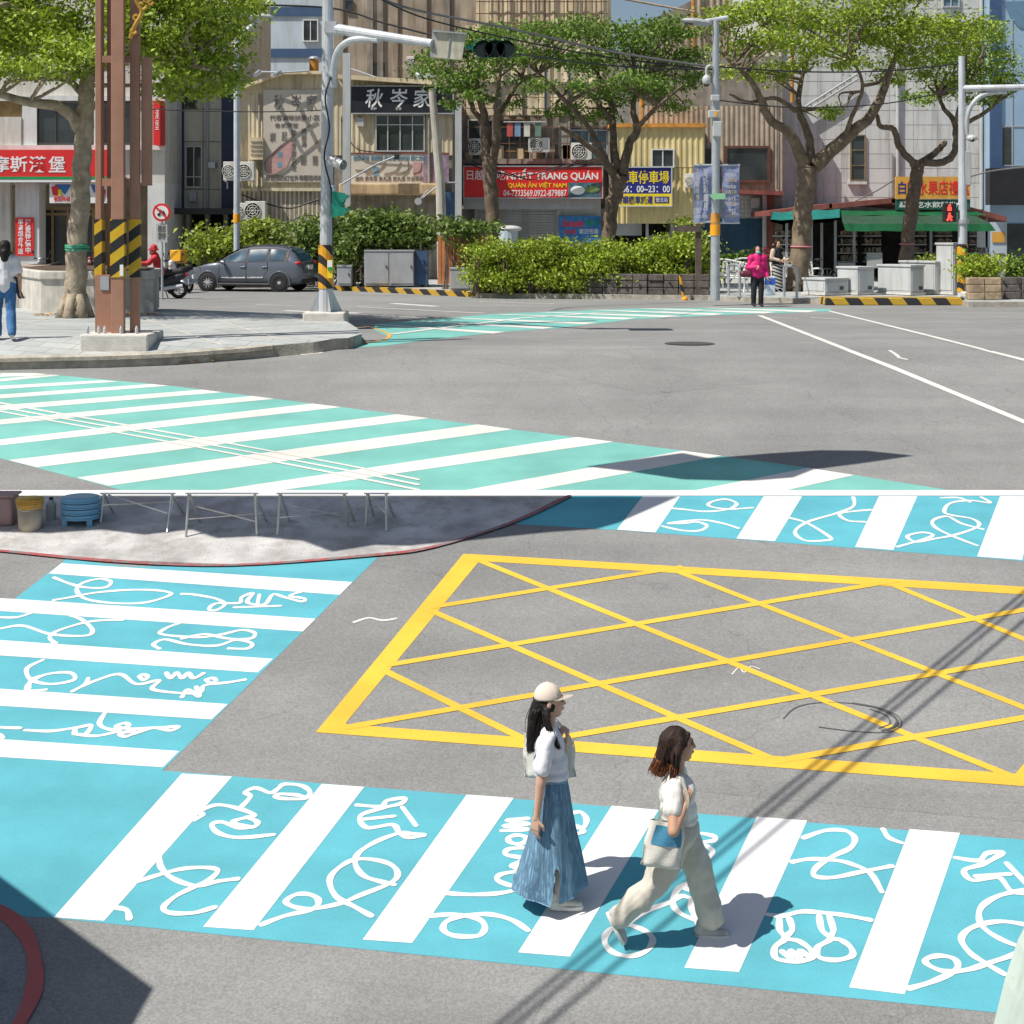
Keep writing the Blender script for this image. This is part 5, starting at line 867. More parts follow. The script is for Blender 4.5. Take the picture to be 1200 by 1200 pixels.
# white ornate benches and hoop rails
m_bench = M('white cast iron', (.75, .75, .73), .45, .05, spec=.5)
def bench(u, v, y, wd, yaw, label):
    t = thing('park_bench', label, 'bench', P(u, v, y), 'white ornate benches beside the pavement'); c = Vector((X(u, y), y, .14)); Rz = Matrix.Rotation(yaw, 3, 'Z')
    def L(x, yy, z): return c+Rz @ Vector((x, yy, z))
    b = new()
    for k in range(5): tube(b, [L(-wd/2, -.2+k*.1, .43), L(wd/2, -.2+k*.1, .43)], .022, 6)
    obj('seat', b, m_bench, t); b = new()
    for i in range(13): x = -wd/2+wd*i/12; tube(b, [L(x, .24, .45), L(x, .32, .88)], .013, 5)
    for i in range(6): x = -wd/2+wd*(i+.5)/6; tube(b, [L(x+.1*math.cos(a*math.pi/6), .28, .67+.13*math.sin(a*math.pi/6)) for a in range(13)], .013, 5)
    tube(b, smooth_pts([L(-wd/2, .32, .84), L(-wd/4, .33, .92), L(0, .33, .98), L(wd/4, .33, .92), L(wd/2, .32, .84)]), .025, 6); tube(b, [L(-wd/2, .24, .48), L(wd/2, .24, .48)], .02, 6); obj('backrest', b, m_bench, t)
    for s in (-1, 1):
        x = s*wd/2; obj('leg', tube(new(), smooth_pts([L(x, -.28, 0), L(x, -.2, .2), L(x, -.23, .43)]), .028, 6), m_bench, t); obj('leg', tube(new(), smooth_pts([L(x, .34, 0), L(x, .24, .2), L(x, .25, .45), L(x, .33, .88)]), .028, 6), m_bench, t); obj('armrest', tube(new(), smooth_pts([L(x, .27, .66), L(x, 0, .68), L(x, -.25, .66), L(x, -.27, .55), L(x, -.22, .43)]), .025, 6), m_bench, t)
bench(845, 346, 46.5, 1.5, -.35, 'white ornate cast bench left of the pole at the end of the hedge'); bench(868, 344, 48.5, 1.4, -.5, 'white ornate bench half hidden behind the woman in pink'); bench(934, 342, 47.5, 1.5, .4, 'white ornate bench behind the woman in the striped skirt')
for u, v, y, lb in ((861, 352, 43.4, 'left steel hoop rail beside the street lamp'), (927, 357, 42.3, 'steel hoop rail right of the woman in the striped skirt')):
    t = thing('hoop_rail', lb, 'hoop rail', P(u, v, y), 'steel hoop rails at the kerb'); c = Vector((X(u, y), y, .14)); obj('hoop', tube(new(), smooth_pts([c+Vector((-.1, .5, 0)), c+Vector((-.1, .5, .75)), c+Vector((-.07, .38, .87)), c+Vector((.05, -.3, .87)), c+Vector((.08, -.42, .75)), c+Vector((.08, -.42, 0))], 4), .04, 10), m_galv, t)
    obj('foot_plate', box(new(), c.x+.0, c.x+.16, y-.5, y-.34, .14, .16), m_galv, t)
t = thing('grey_post', 'short grey concrete post in the hedge at the right edge', 'post', P(1173, 330, 42.6)); obj('shaft', box(new(), X(1170, 42.6), X(1177, 42.6), 42.6, 42.8, .14, Z(297, 42.6)), m_lgrey, t); obj('cap', box(new(), X(1169.5, 42.6), X(1177.5, 42.6), 42.58, 42.82, Z(297, 42.6), Z(295.6, 42.6)), m_lgrey, t)
t = thing('stone_block', 'small pale stone block at the foot of the right signal pole', 'stone block', P(1135, 349, 42)); obj('block', pb(new(), 1130, 342, 1141, 349, 41.6, .4), m_plinth, t, bevel=.04)

# overhead wires
def wire(name, label, pts, r=.02, sag=.0):
    b = new(); tube(b, smooth_pts(pts, 8), r, 6); tag(obj(name, b, m_black if r < .025 else M('grey cable', (.18, .18, .18), .6)), label, 'cable', 'overhead street cables')
wire('overhead_cable', 'thin dark cable crossing the tan house and the left buildings', [P(-60, 100, 50), P(60, 118, 50), P(180, 128, 50), P(300, 131, 50), P(388, 129, 50)], .018)
wire('overhead_cable', 'thick grey cable from the top above the signal arm towards the street lamp', [P(430, -10, 36), P(480, 10, 38), P(600, 34, 40), P(720, 61, 42), P(838, 79, 43.5)], .035)
wire('overhead_cable', 'cable just below the thick grey one towards the street lamp', [P(440, -4, 36.3), P(500, 22, 38), P(610, 48, 40), P(720, 68, 42), P(838, 82, 43.5)], .022)
wire('overhead_cable', 'pale cable from the white signal pole to the signal backboard', [P(240, 5, 34), P(383, 9, 34), P(450, 27, 33.5), P(505, 41, 33)], .022)
wire('overhead_cable', 'cable from the traffic light to the street lamp', [P(604, 63, 33), P(680, 73, 37), P(760, 80, 40), P(838, 81, 43.5)], .022)
wire('overhead_cable', 'pale cable from the street lamp to the right signal pole across the crowns', [P(838, 78, 43.5), P(940, 84, 43.5), P(1040, 83, 43.4), P(1128, 74, 43.2)], .022)
wire('overhead_cable', 'lower cable from the street lamp sagging to the right signal pole', [P(838, 117, 43.5), P(930, 126, 43.5), P(1040, 121, 43.4), P(1128, 102, 43.2)], .018)
wire('overhead_cable', 'cable leaning down from the fruit shop sign to the awning roof', [P(1053, 207, 57), P(1030, 222, 57.5), P(1010, 232, 58), P(985, 244, 58)], .025)
wire('overhead_cable', 'bundle of slack cables between the white block and the blue glazed building', [P(1110, 215, 58), P(1140, 206, 58), P(1165, 200, 58), P(1200, 196, 58)], .03)
# ---------------------------------------------------------------- parked car and motor scooters
m_car = M('grey car paint', (.15, .17, .205), .25, .04, 1, .35, spec=.6); m_cglass = M('car glass', (.02, .06, .1), .1, .3, 1.5, spec=.45); m_tyre = M('tyre rubber', (.022, .022, .022), .85, .2); m_rim = M('alloy rim', (.6, .61, .63), .35, .05, 2, .5); m_chrome = M('chrome', (.7, .7, .7), .15, .05, 2, 1.0); m_plast = M('black plastic', (.025, .025, .027), .6, .1); m_tail = M('red lamp glass', (.5, .02, .03), .15, .1); m_head = M('headlamp glass', (.55, .45, .35), .1, .1); m_seam = M('door seam', (.012, .012, .014), .8)
YAW = R(-14); CY = 50.6; car_c = Vector((X(296, CY), CY+.4, 0)); t = thing('parked_car', 'dark grey estate car parked in front of the bushes on the left', 'car', car_c)
RZ = Matrix.Rotation(YAW, 3, 'Z')
def K(s, w_, z): return car_c+RZ @ Vector((s-1.98, w_, z))   # s from the nose backwards; negative w_ is the side towards the street
TOP = [(0, .50), (.06, .68), (.2, .80), (.55, .90), (.95, .985), (1.3, 1.2), (1.7, 1.39), (2.1, 1.48), (2.6, 1.51), (3.1, 1.49), (3.45, 1.43), (3.62, 1.30), (3.8, 1.06), (3.9, .93), (3.96, .70)]
def lerp(tab, s): return float(np.interp(s, [a for a, _ in tab], [b_ for _, b_ in tab]))
WID = [(0, .56), (.08, .68), (.25, .79), (.6, .855), (1.2, .875), (3.0, .875), (3.5, .85), (3.8, .80), (3.96, .70)]
def belt(s): return min(.90+.045*s/2, lerp(TOP, s)-.03)
def topw(s): return lerp([(0, .45), (.3, .62), (.95, .68), (1.3, .64), (1.8, .60), (3.0, .60), (3.5, .58), (3.8, .62), (3.96, .6)], s)
def low(s): return lerp([(0, .32), (.15, .22), (.5, .2), (3.5, .2), (3.85, .27), (3.96, .36)], s)
def side(s, f, out=0.0): zb, zt = belt(s), lerp(TOP, s)-.05; w_ = lerp(WID, s); return K(s, -(w_+(topw(s)-w_)*f**1.15)-out, zb+(zt-zb)*f)
ss = sorted(set([0, .03, .08, .14, .2, .3, .42, .55, .75, .95, 1.1, 1.3, 1.5, 1.7, 1.9, 2.1, 2.35, 2.6, 2.85, 3.1, 3.3, 3.45, 3.55, 3.62, 3.7, 3.8, 3.86, 3.9, 3.94, 3.96]))
b = new(); rows = []
for s in ss:
    w_, zt, zb, zl, tw = lerp(WID, s), lerp(TOP, s), belt(s), low(s), topw(s); half = [(0, zl), (w_*.8, zl), (w_-.03, zl+.1), (w_+.005, .48), (w_+.012, .62), (w_+.004, .78), (w_, zb)]
    for f in (.33, .66, 1): half.append((w_+(tw-w_)*f**1.15, zb+(zt-.05-zb)*f))
    half += [(tw*.86, zt-.012), (tw*.5, zt+.004), (0, zt+.01)]
    ring = [b.verts.new(K(s, -a, z)) for a, z in half]+[b.verts.new(K(s, a, z)) for a, z in half[-2:0:-1]]; rows.append(ring)
for a, c in zip(rows, rows[1:]):
    n = len(a)
    for i in range(n): b.faces.new((a[i], a[(i+1) % n], c[(i+1) % n], c[i]))
b.faces.new(rows[0]); b.faces.new(rows[-1][::-1]); body = obj('body', b, m_car, t, smooth=True)
def patch(s0, s1, f0, f1, out, k=8, lo=None):
    q = new(); pr = None
    for i in range(k+1):
        s = s0+(s1-s0)*i/k; g1 = f1(s) if callable(f1) else f1; cur = [q.verts.new(side(s, f0+(g1-f0)*j/3, out)) for j in range(4)]
        if pr:
            for j in range(3): q.faces.new((pr[j], cur[j], cur[j+1], pr[j+1]))
        pr = cur
    return q
obj('window_band', patch(.98, 3.5, .02, .94, .006, 20), m_plast, t, True); 
for s0, s1, nm in ((1.06, 1.32, 'quarter_glass'), (1.4, 2.02, 'door_glass'), (2.12, 2.74, 'door_glass'), (2.86, 3.34, 'quarter_glass')): obj(nm, patch(s0, s1, .1, (lambda s: .86) if s0 > 1.1 else (lambda s: .25+.6*(s-1.06)/.3), .014, 6), m_cglass, t, True)
q = new(); v_ = [[q.verts.new(K(s, w_*topw(s)*.95, lerp(TOP, s)+.012)) for w_ in np.linspace(-1, 1, 7)] for s in np.linspace(3.5, 3.84, 5)]
for a, c in zip(v_, v_[1:]):
    for i in range(6): q.faces.new((a[i], a[i+1], c[i+1], c[i]))
obj('rear_window', q, m_cglass, t, True)
q = new(); v_ = [[q.verts.new(K(s, w_*topw(s)*.95, lerp(TOP, s)+.014)) for w_ in np.linspace(-1, 1, 7)] for s in np.linspace(1.0, 1.66, 5)]
for a, c in zip(v_, v_[1:]):
    for i in range(6): q.faces.new((a[i], a[i+1], c[i+1], c[i]))
obj('windscreen', q, m_cglass, t, True)
b = new(); tube(b, [K(3.48, -.6, 1.46), K(3.62, -.6, 1.44)], .03); tube(b, [K(1.8, -.56, 1.45), K(2.2, -.57, 1.52), K(3.2, -.56, 1.52), K(3.4, -.55, 1.46)], .02, 6); obj('roof_rail', b, m_plast, t)
ax = [b_ for b_ in (.70, 3.22)]
for s in ax:
    for sd in (-1, 1):
        wy = sd*.80; c = K(s, wy, .30); axis = RZ @ Vector((0, 1, 0)); q = new(); pts = []; prof = [(.18, -.1), (.27, -.105), (.30, -.08), (.305, 0), (.30, .08), (.27, .105), (.18, .1)]
        rr = []
        for k in range(28):
            a = k*2*math.pi/28; d = RZ @ Vector((math.cos(a), 0, math.sin(a))); rr.append([q.verts.new(c+d*r_+axis*o_) for r_, o_ in prof])
        for k in range(28):
            for j in range(6): q.faces.new((rr[k][j], rr[(k+1) % 28][j], rr[(k+1) % 28][j+1], rr[k][j+1]))
        w_ob = obj('wheel', q, m_tyre, t, True); rim = new(); oc = c+axis*sd*.07; disc(rim, oc, .055, axis, .05, 12)
        for k in range(10): a = k*math.pi/5; d = RZ @ Vector((math.cos(a), 0, math.sin(a))); tube(rim, [oc+d*.03, oc+d*.195], [.022, .016], 6)
        tube(rim, [oc+(RZ @ Vector((math.cos(k*math.pi/14), 0, math.sin(k*math.pi/14))))*.19 for k in range(29)], .018, 6, False); obj('rim', rim, m_rim, w_ob); obj('hub_back', disc(new(), c+axis*sd*.03, .185, axis, .02, 24), m_plast, w_ob)
    q = new(); pr = None   # wheel arch lip
    pts = [K(s+.36*math.cos(a), -lerp(WID, s)-.012, .30+.36*math.sin(a)) for a in np.linspace(-.2, math.pi+.2, 18)]; obj('arch_trim', tube(q, pts, .026, 6), m_car, t); obj('wheel_well', disc(new(), K(s, -lerp(WID, s)-.0, .31), .345, RZ @ Vector((0, 1, 0)), .05, 28), m_plast, t)
def strip(name, pts, r, m): return obj(name, tube(new(), pts, r, 6), m, t)
strip('door_seam', [side(2.06, .95, .018), side(2.06, 0, .012), K(2.06, -.888, .62), K(2.08, -.88, .3)], .006, m_seam); strip('door_seam', [side(1.12, .1, .012), K(1.1, -.888, .62), K(1.16, -.88, .3)], .006, m_seam); strip('door_seam', [side(2.8, .9, .016), side(2.8, 0, .012), K(2.82, -.885, .72), K(2.7, -.885, .55)], .006, m_seam)
strip('door_moulding', [K(1.2, -.892, .44), K(2.04, -.892, .45)], .026, m_chrome); strip('door_moulding', [K(2.1, -.892, .45), K(2.66, -.892, .46)], .026, m_chrome); strip('sill_trim', [K(1.06, -.86, .23), K(2.86, -.86, .23)], .05, m_plast)
for s in (1.86, 2.62): obj('door_handle', tube(new(), [K(s, -.895, .80), K(s+.18, -.895, .81)], .022, 8), m_car, t)
o = obj('wing_mirror', ball(new(), K(1.28, -.99, .96), (.07, .1, .075)), m_car, t); obj('mirror_glass', ball(new(), K(1.32, -1.0, .96), (.05, .085, .06)), m_chrome, o)
q = new(); v_ = [[q.verts.new(K(s, -lerp(WID, s)*f-.012, z)) for s, f in ((.10, .86), (.22, .97), (.42, 1.0))] for z in (.62, .72, .79)]
for a, c in zip(v_, v_[1:]):
    for i in range(2): q.faces.new((a[i], a[i+1], c[i+1], c[i]))
bmesh.ops.solidify(q, geom=q.faces[:], thickness=.03); obj('headlight', q, m_head, t, True)
for sd in (-1, 1): q = new(); ball(q, K(3.78, sd*.70, .93), (.14, .12, .075), rot=RZ); obj('tail_light', q, m_tail, t, True); obj('rear_reflector', ball(new(), K(3.93, sd*.55, .42), (.04, .1, .025), rot=RZ), m_tail, t)
q = new(); bmesh.ops.create_cube(q, size=1, matrix=Matrix.Translation(K(3.975, -.05, .80)) @ RZ.to_4x4() @ Matrix.Diagonal((.03, .4, .15, 1))); obj('number_plate', q, m_swhite, t)
q = new(); bmesh.ops.create_cube(q, size=1, matrix=Matrix.Translation(K(3.95, 0, .36)) @ RZ.to_4x4() @ Matrix.Diagonal((.1, 1.3, .12, 1))); obj('rear_bumper_trim', q, m_plast, t, bevel=.03); q = new(); bmesh.ops.create_cube(q, size=1, matrix=Matrix.Translation(K(3.97, 0, .91)) @ RZ.to_4x4() @ Matrix.Diagonal((.03, .7, .03, 1))); obj('boot_trim', q, m_chrome, t)

def scooter(u, v, y, yaw, col, label, box_col=None, sc=1.0):
    c = P(u, v, y); c.z = max(.0, gz(y)); Rz = Matrix.Rotation(yaw, 3, 'Z'); t = thing('motor_scooter', label, 'scooter', c, 'scooters parked by the shops')
    def L(x, w_, z): return c+Rz @ Vector((x, w_, z))*sc
    axis = Rz @ Vector((0, 1, 0))
    for x in (-.62, .62):
        q = new(); tube(q, [L(x+.2*math.cos(a*math.pi/12), 0, .25+.2*math.sin(a*math.pi/12)) for a in range(25)], .055*sc, 8, False); w_ = obj('wheel', q, m_tyre, t, True); q = new(); disc(q, L(x, 0, .25), .05, axis, .12, 10)
        for k in range(5): a = k*1.2566; tube(q, [L(x, 0, .25), L(x+.17*math.cos(a), 0, .25+.17*math.sin(a))], .016, 5)
        obj('rim', q, m_rim, w_)
    q = new(); capsule(q, L(.25, 0, .5), .15, L(.75, 0, .68), .11); capsule(q, L(.15, 0, .36), .13, L(.6, 0, .42), .12); capsule(q, L(-.25, -.08, .3), .07, L(.25, -.08, .3), .07); capsule(q, L(-.25, .08, .3), .07, L(.25, .08, .3), .07); capsule(q, L(-.32, 0, .32), .11, L(-.5, 0, .82), .13); capsule(q, L(-.5, 0, .85), .11, L(-.58, 0, .98), .1); capsule(q, L(-.78, 0, .46), .07, L(-.5, 0, .5), .09)
    link('body', remesh(q, .03*sc, 2), col, t); q = new(); capsule(q, L(.02, 0, .72), .11, L(.7, 0, .8), .1); link('seat', remesh(q, .03, 2), m_plast, t)
    q = new(); tube(q, [L(-.62, 0, .25), L(-.53, 0, .6), L(-.48, 0, .98)], .03, 8); tube(q, [L(-.42, -.33, 1.02), L(-.5, 0, 1.0), L(-.42, .33, 1.02)], .022, 8); obj('handlebar', q, m_plast, t)
    for s in (-1, 1): q = new(); tube(q, [L(-.46, s*.24, 1.02), L(-.48, s*.32, 1.22)], .01, 5); ball(q, L(-.48, s*.34, 1.25), (.03, .07, .05)); obj('mirror', q, m_plast, t)
    obj('headlight', ball(new(), L(-.63, 0, .9), (.06, .09, .07)), m_head, t); obj('tail_light', ball(new(), L(.86, 0, .7), (.05, .1, .05)), m_tail, t); q = new(); bmesh.ops.create_cube(q, size=1, matrix=Matrix.Translation(L(.9, 0, .5)) @ Rz.to_4x4() @ Matrix.Diagonal((.02, .26*sc, .15*sc, 1))); obj('number_plate', q, m_swhite, t); obj('stand', tube(new(), [L(.2, .12, .3), L(.3, .2, .02)], .02, 6), m_galv, t); q = new(); tube(q, [L(.2, -.17, .3), L(.75, -.2, .38)], .06, 8); obj('exhaust', q, m_galv, t)
    if box_col: q = new(); bmesh.ops.create_cube(q, size=1, matrix=Matrix.Translation(L(.72, 0, 1.12)) @ Rz.to_4x4() @ Matrix.Diagonal((.42*sc, .42*sc, .44*sc, 1))); obj('delivery_box', q, box_col, t, bevel=.03)
    return t
mc = lambda n, c: M(n, c, .3, .05, 2, .2, spec=.6)
scooter(57, 336, 54, 1.35, mc('silver scooter', (.4, .4, .42)), 'silver motor scooter seen from behind in front of the restaurant glass door'); scooter(28, 336, 52, .5, mc('red scooter', (.4, .04, .04)), 'red motor scooter at the left edge in front of the red banner'); scooter(128, 334, 53, 1.1, mc('black scooter', (.03, .03, .035)), 'black motor scooter behind the brown steel column'); scooter(108, 334, 55, 1.7, mc('dark red scooter', (.16, .02, .03)), 'dark red motor scooter behind the pale tree trunk')
scooter(184, 345, 45, .15, mc('black scooter', (.03, .03, .035)), 'black motor scooter ridden by the person in red behind the planter'); scooter(196, 338, 51, 1.25, mc('graphite scooter', (.08, .09, .1)), 'dark motor scooter with a yellow delivery box beside the person in red', M('box yellow', (.8, .4, .02), .5)); scooter(211, 340, 49, 1.3, mc('white scooter', (.6, .62, .64)), 'white motor scooter at the nose of the grey car')
t = thing('bicycle', 'black bicycle standing behind the largest pale tree trunk', 'bicycle', P(951, 346, 49)); c = P(951, 346, 49); c.z = .14
for k, x in enumerate((-.5, .5)):
    q = new(); tube(q, [c+Vector((x+.31*math.cos(a*math.pi/14), 0, .33+.31*math.sin(a*math.pi/14))) for a in range(29)], .022, 6, False); w_ = obj('wheel', q, m_tyre, t, True); q = new()
    for k2 in range(12): a = k2*math.pi/6; tube(q, [c+Vector((x, 0, .33)), c+Vector((x+.3*math.cos(a), 0, .33+.3*math.sin(a)))], .004, 4)
    obj('spokes', q, m_rim, w_)
q = new()
for a, d in (((-.5, .33), (-.36, .86)), ((-.38, .78), (.05, .35)), ((-.37, .83), (.18, .8)), ((.05, .35), (.2, .9)), ((.05, .35), (.5, .33)), ((.5, .33), (.18, .8))): tube(q, [c+Vector((a[0], 0, a[1])), c+Vector((d[0], 0, d[1]))], .018, 6)
obj('frame', q, m_black, t); obj('saddle', ball(new(), c+Vector((.22, 0, .93)), (.14, .08, .04)), m_plast, t); q = new(); tube(q, [c+Vector((-.36, 0, .86)), c+Vector((-.34, 0, .98))], .016, 6); tube(q, [c+Vector((-.25, -.28, 1.0)), c+Vector((-.36, 0, .99)), c+Vector((-.25, .28, 1.0))], .014, 6); obj('handlebar', q, m_black, t)
# ---------------------------------------------------------------- trees, hedges, bushes
def leafmat(name, col, tr=.28): return M(name, col, .5, .3, .9, island=.55, trans=tr, spec=.35)
m_leaf = leafmat('tree leaf', (.18, .3, .034)); m_leaf2 = leafmat('bright leaf', (.24, .365, .038)); m_leafd = leafmat('dark leaf', (.125, .235, .036)); m_hedge = leafmat('hedge leaf', (.25, .37, .04)); m_bush = leafmat('bush leaf', (.13, .215, .05)); m_bushy = leafmat('yellow green leaf', (.23, .33, .045))
m_bark = M('bark', (.17, .125, .09), .9, .35, 6, bump=1.0, bscale=14, streak=.45, spots=.35); m_barkl = M('pale bark', (.36, .3, .22), .9, .35, 5, bump=1.0, bscale=14, streak=.5, spots=.4); m_barkm = M('mid bark', (.21, .16, .11), .9, .35, 5, bump=1.0, bscale=14, streak=.5, spots=.4)
def leaves(name, centers, size, m, parent, up=.5, aspect=.5, sizevar=.55):
    C = np.asarray(centers, np.float64); n = len(C); nr = rng.normal(0, 1, (n, 3)); nr[:, 2] = np.abs(nr[:, 2])*.6+up; nr /= np.linalg.norm(nr, axis=1)[:, None]
    t = rng.normal(0, 1, (n, 3)); t -= nr*(t*nr).sum(1)[:, None]; t /= np.linalg.norm(t, axis=1)[:, None]; s = np.cross(nr, t); L = size*(1+rng.uniform(-sizevar, sizevar, n))[:, None]
    dro = np.array([0, 0, -.12])*L
    V = np.stack([C-t*L*.5, C+s*L*aspect*.5+nr*L*.06, C+t*L*.5+dro, C-s*L*aspect*.5+nr*L*.06], 1).reshape(-1, 3)
    me = bpy.data.meshes.new(name); me.vertices.add(4*n); me.vertices.foreach_set('co', V.astype(np.float32).ravel()); me.loops.add(4*n); me.loops.foreach_set('vertex_index', np.arange(4*n, dtype=np.int32)); me.polygons.add(n); me.polygons.foreach_set('loop_start', np.arange(0, 4*n, 4, dtype=np.int32)); me.polygons.foreach_set('loop_total', np.full(n, 4, np.int32)); me.update(); me.validate()
    return link(name, me, m, parent)
def cloud(c, r, n, layered=True):
    """leaf positions gathered in small sprays inside an ellipsoid"""
    k = max(3, n//38); d = rng.normal(0, 1, (k, 3)); d /= np.linalg.norm(d, axis=1)[:, None]; d *= (rng.uniform(.25, 1, k)**.5)[:, None]; cc = np.array(c)+d*np.array(r)
    i = rng.integers(0, k, n); sp = np.array([.3, .3, .13])*(min(r)/.55+.55)*.75
    return cc[i]+rng.normal(0, 1, (n, 3))*sp
def tree(name, label, y, trunk, limbs, clumps, leaf, m_l, m_b, dens=1.0, dy=1.6, base_z=.14):
    u0, v0, w0 = trunk[0]; t = thing(name, label, 'tree', (X(u0, y), y, base_z), None); b = new(); ends = []
    def br(pl, d0, d1):
        n = len(pl); pts = [P(u, v, y+d0+(d1-d0)*i/max(1, n-1)) for i, (u, v, w_) in enumerate(pl)]; rr = [w_*y/F/2 for _, _, w_ in pl]
        sp = smooth_pts(pts, 5); rs = list(np.interp(np.linspace(0, n-1, len(sp)), range(n), rr)); sp = [p+Vector((random.gauss(0, .025), random.gauss(0, .025), 0))*min(1, r*6) if 0 < i < len(sp)-1 else p for i, (p, r) in enumerate(zip(sp, rs))]
        tube(b, sp, [r*random.uniform(.97, 1.03) for r in rs], 11); ends.extend(sp[len(sp)//2:]); return sp
    br(trunk, 0, 0)
    for i, l in enumerate(limbs): br(l, 0, (-1, 1, .3, -.6)[i % 4]*dy)
    # root flare
    base = P(u0, v0, y); base.z = base_z
    for k in range(6): a = k*1.05+.3; r = w0*y/F/2; tube(b, [base+Vector((math.cos(a)*r*.5, math.sin(a)*r*.5, r*1.6)), base+Vector((math.cos(a)*r*.8, math.sin(a)*r*.8, .12)), base+Vector((math.cos(a)*r*1.1, math.sin(a)*r*1.1, -.05))], [r*.3, r*.42, r*.3], 8)
    pos = []
    for (u, v, ru, rv) in clumps:
        pp = F/y; c = P(u, v, y+random.uniform(-dy, dy)); r = (ru/pp, max(1.0, ru/pp*.9), rv/pp); n = int(dens*ru*rv*.98)
        pos.append(cloud(c, r, n)); cv = Vector(c)
        if ends and v > -25:
            e = min(ends, key=lambda p: (p-cv).length)
            for _ in range(3):
                tg = cv+Vector((random.gauss(0, r[0]*.5), random.gauss(0, r[1]*.4), random.uniform(-.3, .4)*r[2])); mid = (e+tg)/2+Vector((random.gauss(0, .25), random.gauss(0, .25), .15)); tube(b, smooth_pts([e, mid, tg], 4), list(np.linspace(.045, .012, 9)), 5)
    obj('trunk', b, m_b, t, smooth=True); leaves('crown', np.concatenate(pos), leaf, m_l, t); return t
tree('broad_tree', 'broad layered tree with a pale trunk before the planter left of the brown column', 31.9, [(88, 372, 34), (88, 350, 26), (90, 300, 24), (94, 230, 22), (97, 180, 21), (100, 130, 20), (102, 105, 18), (108, 60, 11), (120, 10, 7)],
     [[(94, 150, 16), (72, 126, 13), (35, 120, 10), (-10, 108, 8), (-70, 92, 6)], [(98, 112, 10), (80, 95, 7), (50, 92, 5), (5, 96, 4)], [(105, 95, 10), (130, 72, 9), (165, 52, 8), (215, 25, 6), (255, 0, 4)], [(106, 75, 8), (80, 45, 6), (40, 20, 5), (10, 5, 3)], [(165, 52, 5), (200, 70, 4), (245, 82, 3)], [(104, 100, 6), (150, 100, 5), (200, 98, 3)]],
     [(15, 5, 50, 22), (62, 26, 42, 20), (25, 50, 48, 16), (85, 58, 32, 18), (10, 80, 36, 11), (70, 82, 24, 9), (100, 90, 14, 6), (205, 5, 46, 17), (252, 22, 36, 16), (212, 44, 40, 11), (246, 68, 40, 12), (258, 94, 26, 11), (196, 82, 26, 10), (200, 106, 24, 7), (240, 110, 24, 6), (285, 8, 26, 11), (150, 30, 34, 15), (140, 0, 44, 18), (-40, 40, 40, 45), (100, -40, 120, 30), (230, -40, 70, 22), (0, -45, 60, 25), (276, 45, 18, 10), (170, 62, 22, 9), (120, 60, 26, 14), (185, 60, 26, 9)], .11, m_leaf2, m_barkl, 2.6, 1.5, .19)
b = new()
for v in (288, 290, 293): tube(b, [Vector((X(90.5, 31.9)+.232*math.cos(a*math.pi/10), 31.9+.232*math.sin(a*math.pi/10), Z(v+.6*math.sin(a), 31.9))) for a in range(21)], .022, 6, False)
tag(obj('plastic_twine', b, M('green twine', (.05, .35, .2), .5)), 'green plastic twine tied around the pale trunk of the broad tree', 'twine')
tree('street_tree', 'dark twin stemmed tree in front of the calligraphy shop and red sign', 50, [(577, 336, 19), (577, 270, 16), (574, 215, 17), (571, 180, 15), (568, 140, 10), (560, 110, 6)],
     [[(575, 200, 11), (583, 160, 10), (582, 125, 7), (586, 90, 4)], [(570, 150, 8), (555, 128, 6), (545, 108, 5), (525, 92, 3)], [(583, 140, 6), (598, 112, 5), (612, 90, 3)], [(568, 135, 6), (560, 100, 5), (545, 65, 3)]],
     [(508, 84, 26, 9), (532, 98, 26, 11), (562, 84, 28, 13), (536, 58, 30, 13), (578, 42, 38, 12), (602, 66, 24, 13), (612, 95, 18, 6), (528, 118, 13, 6), (562, 114, 20, 6), (598, 122, 14, 5), (580, 62, 26, 12), (505, 68, 16, 7)], .125, m_leafd, m_bark, 2.6, 1.2)
tree('street_tree', 'spreading tree with several limbs between the red and the blue parking signs', 49, [(710, 338, 20), (712, 290, 17), (716, 250, 16), (724, 218, 19), (727, 205, 18)],
     [[(722, 208, 11), (702, 182, 8), (675, 160, 6), (655, 148, 4)], [(723, 200, 12), (718, 160, 9), (715, 120, 7), (700, 85, 4)], [(730, 205, 13), (738, 168, 10), (747, 152, 9), (742, 128, 7), (748, 95, 4)], [(712, 192, 7), (690, 150, 6), (650, 105, 5), (622, 78, 3)], [(745, 152, 7), (765, 130, 5), (800, 100, 3)], [(716, 140, 6), (690, 110, 4), (665, 95, 3)]],
     [(640, 38, 34, 12), (682, 32, 34, 12), (650, 68, 38, 12), (692, 72, 34, 13), (722, 48, 34, 14), (757, 38, 34, 13), (792, 32, 34, 13), (770, 68, 38, 14), (737, 94, 28, 10), (695, 104, 28, 10), (665, 124, 24, 7), (700, 138, 26, 7), (762, 104, 30, 10), (800, 94, 28, 11), (790, 124, 22, 7), (814, 64, 20, 12), (630, 100, 20, 7), (725, 118, 18, 7), (640, 132, 12, 4)], .125, m_leafd, m_bark, 2.6, 1.4)
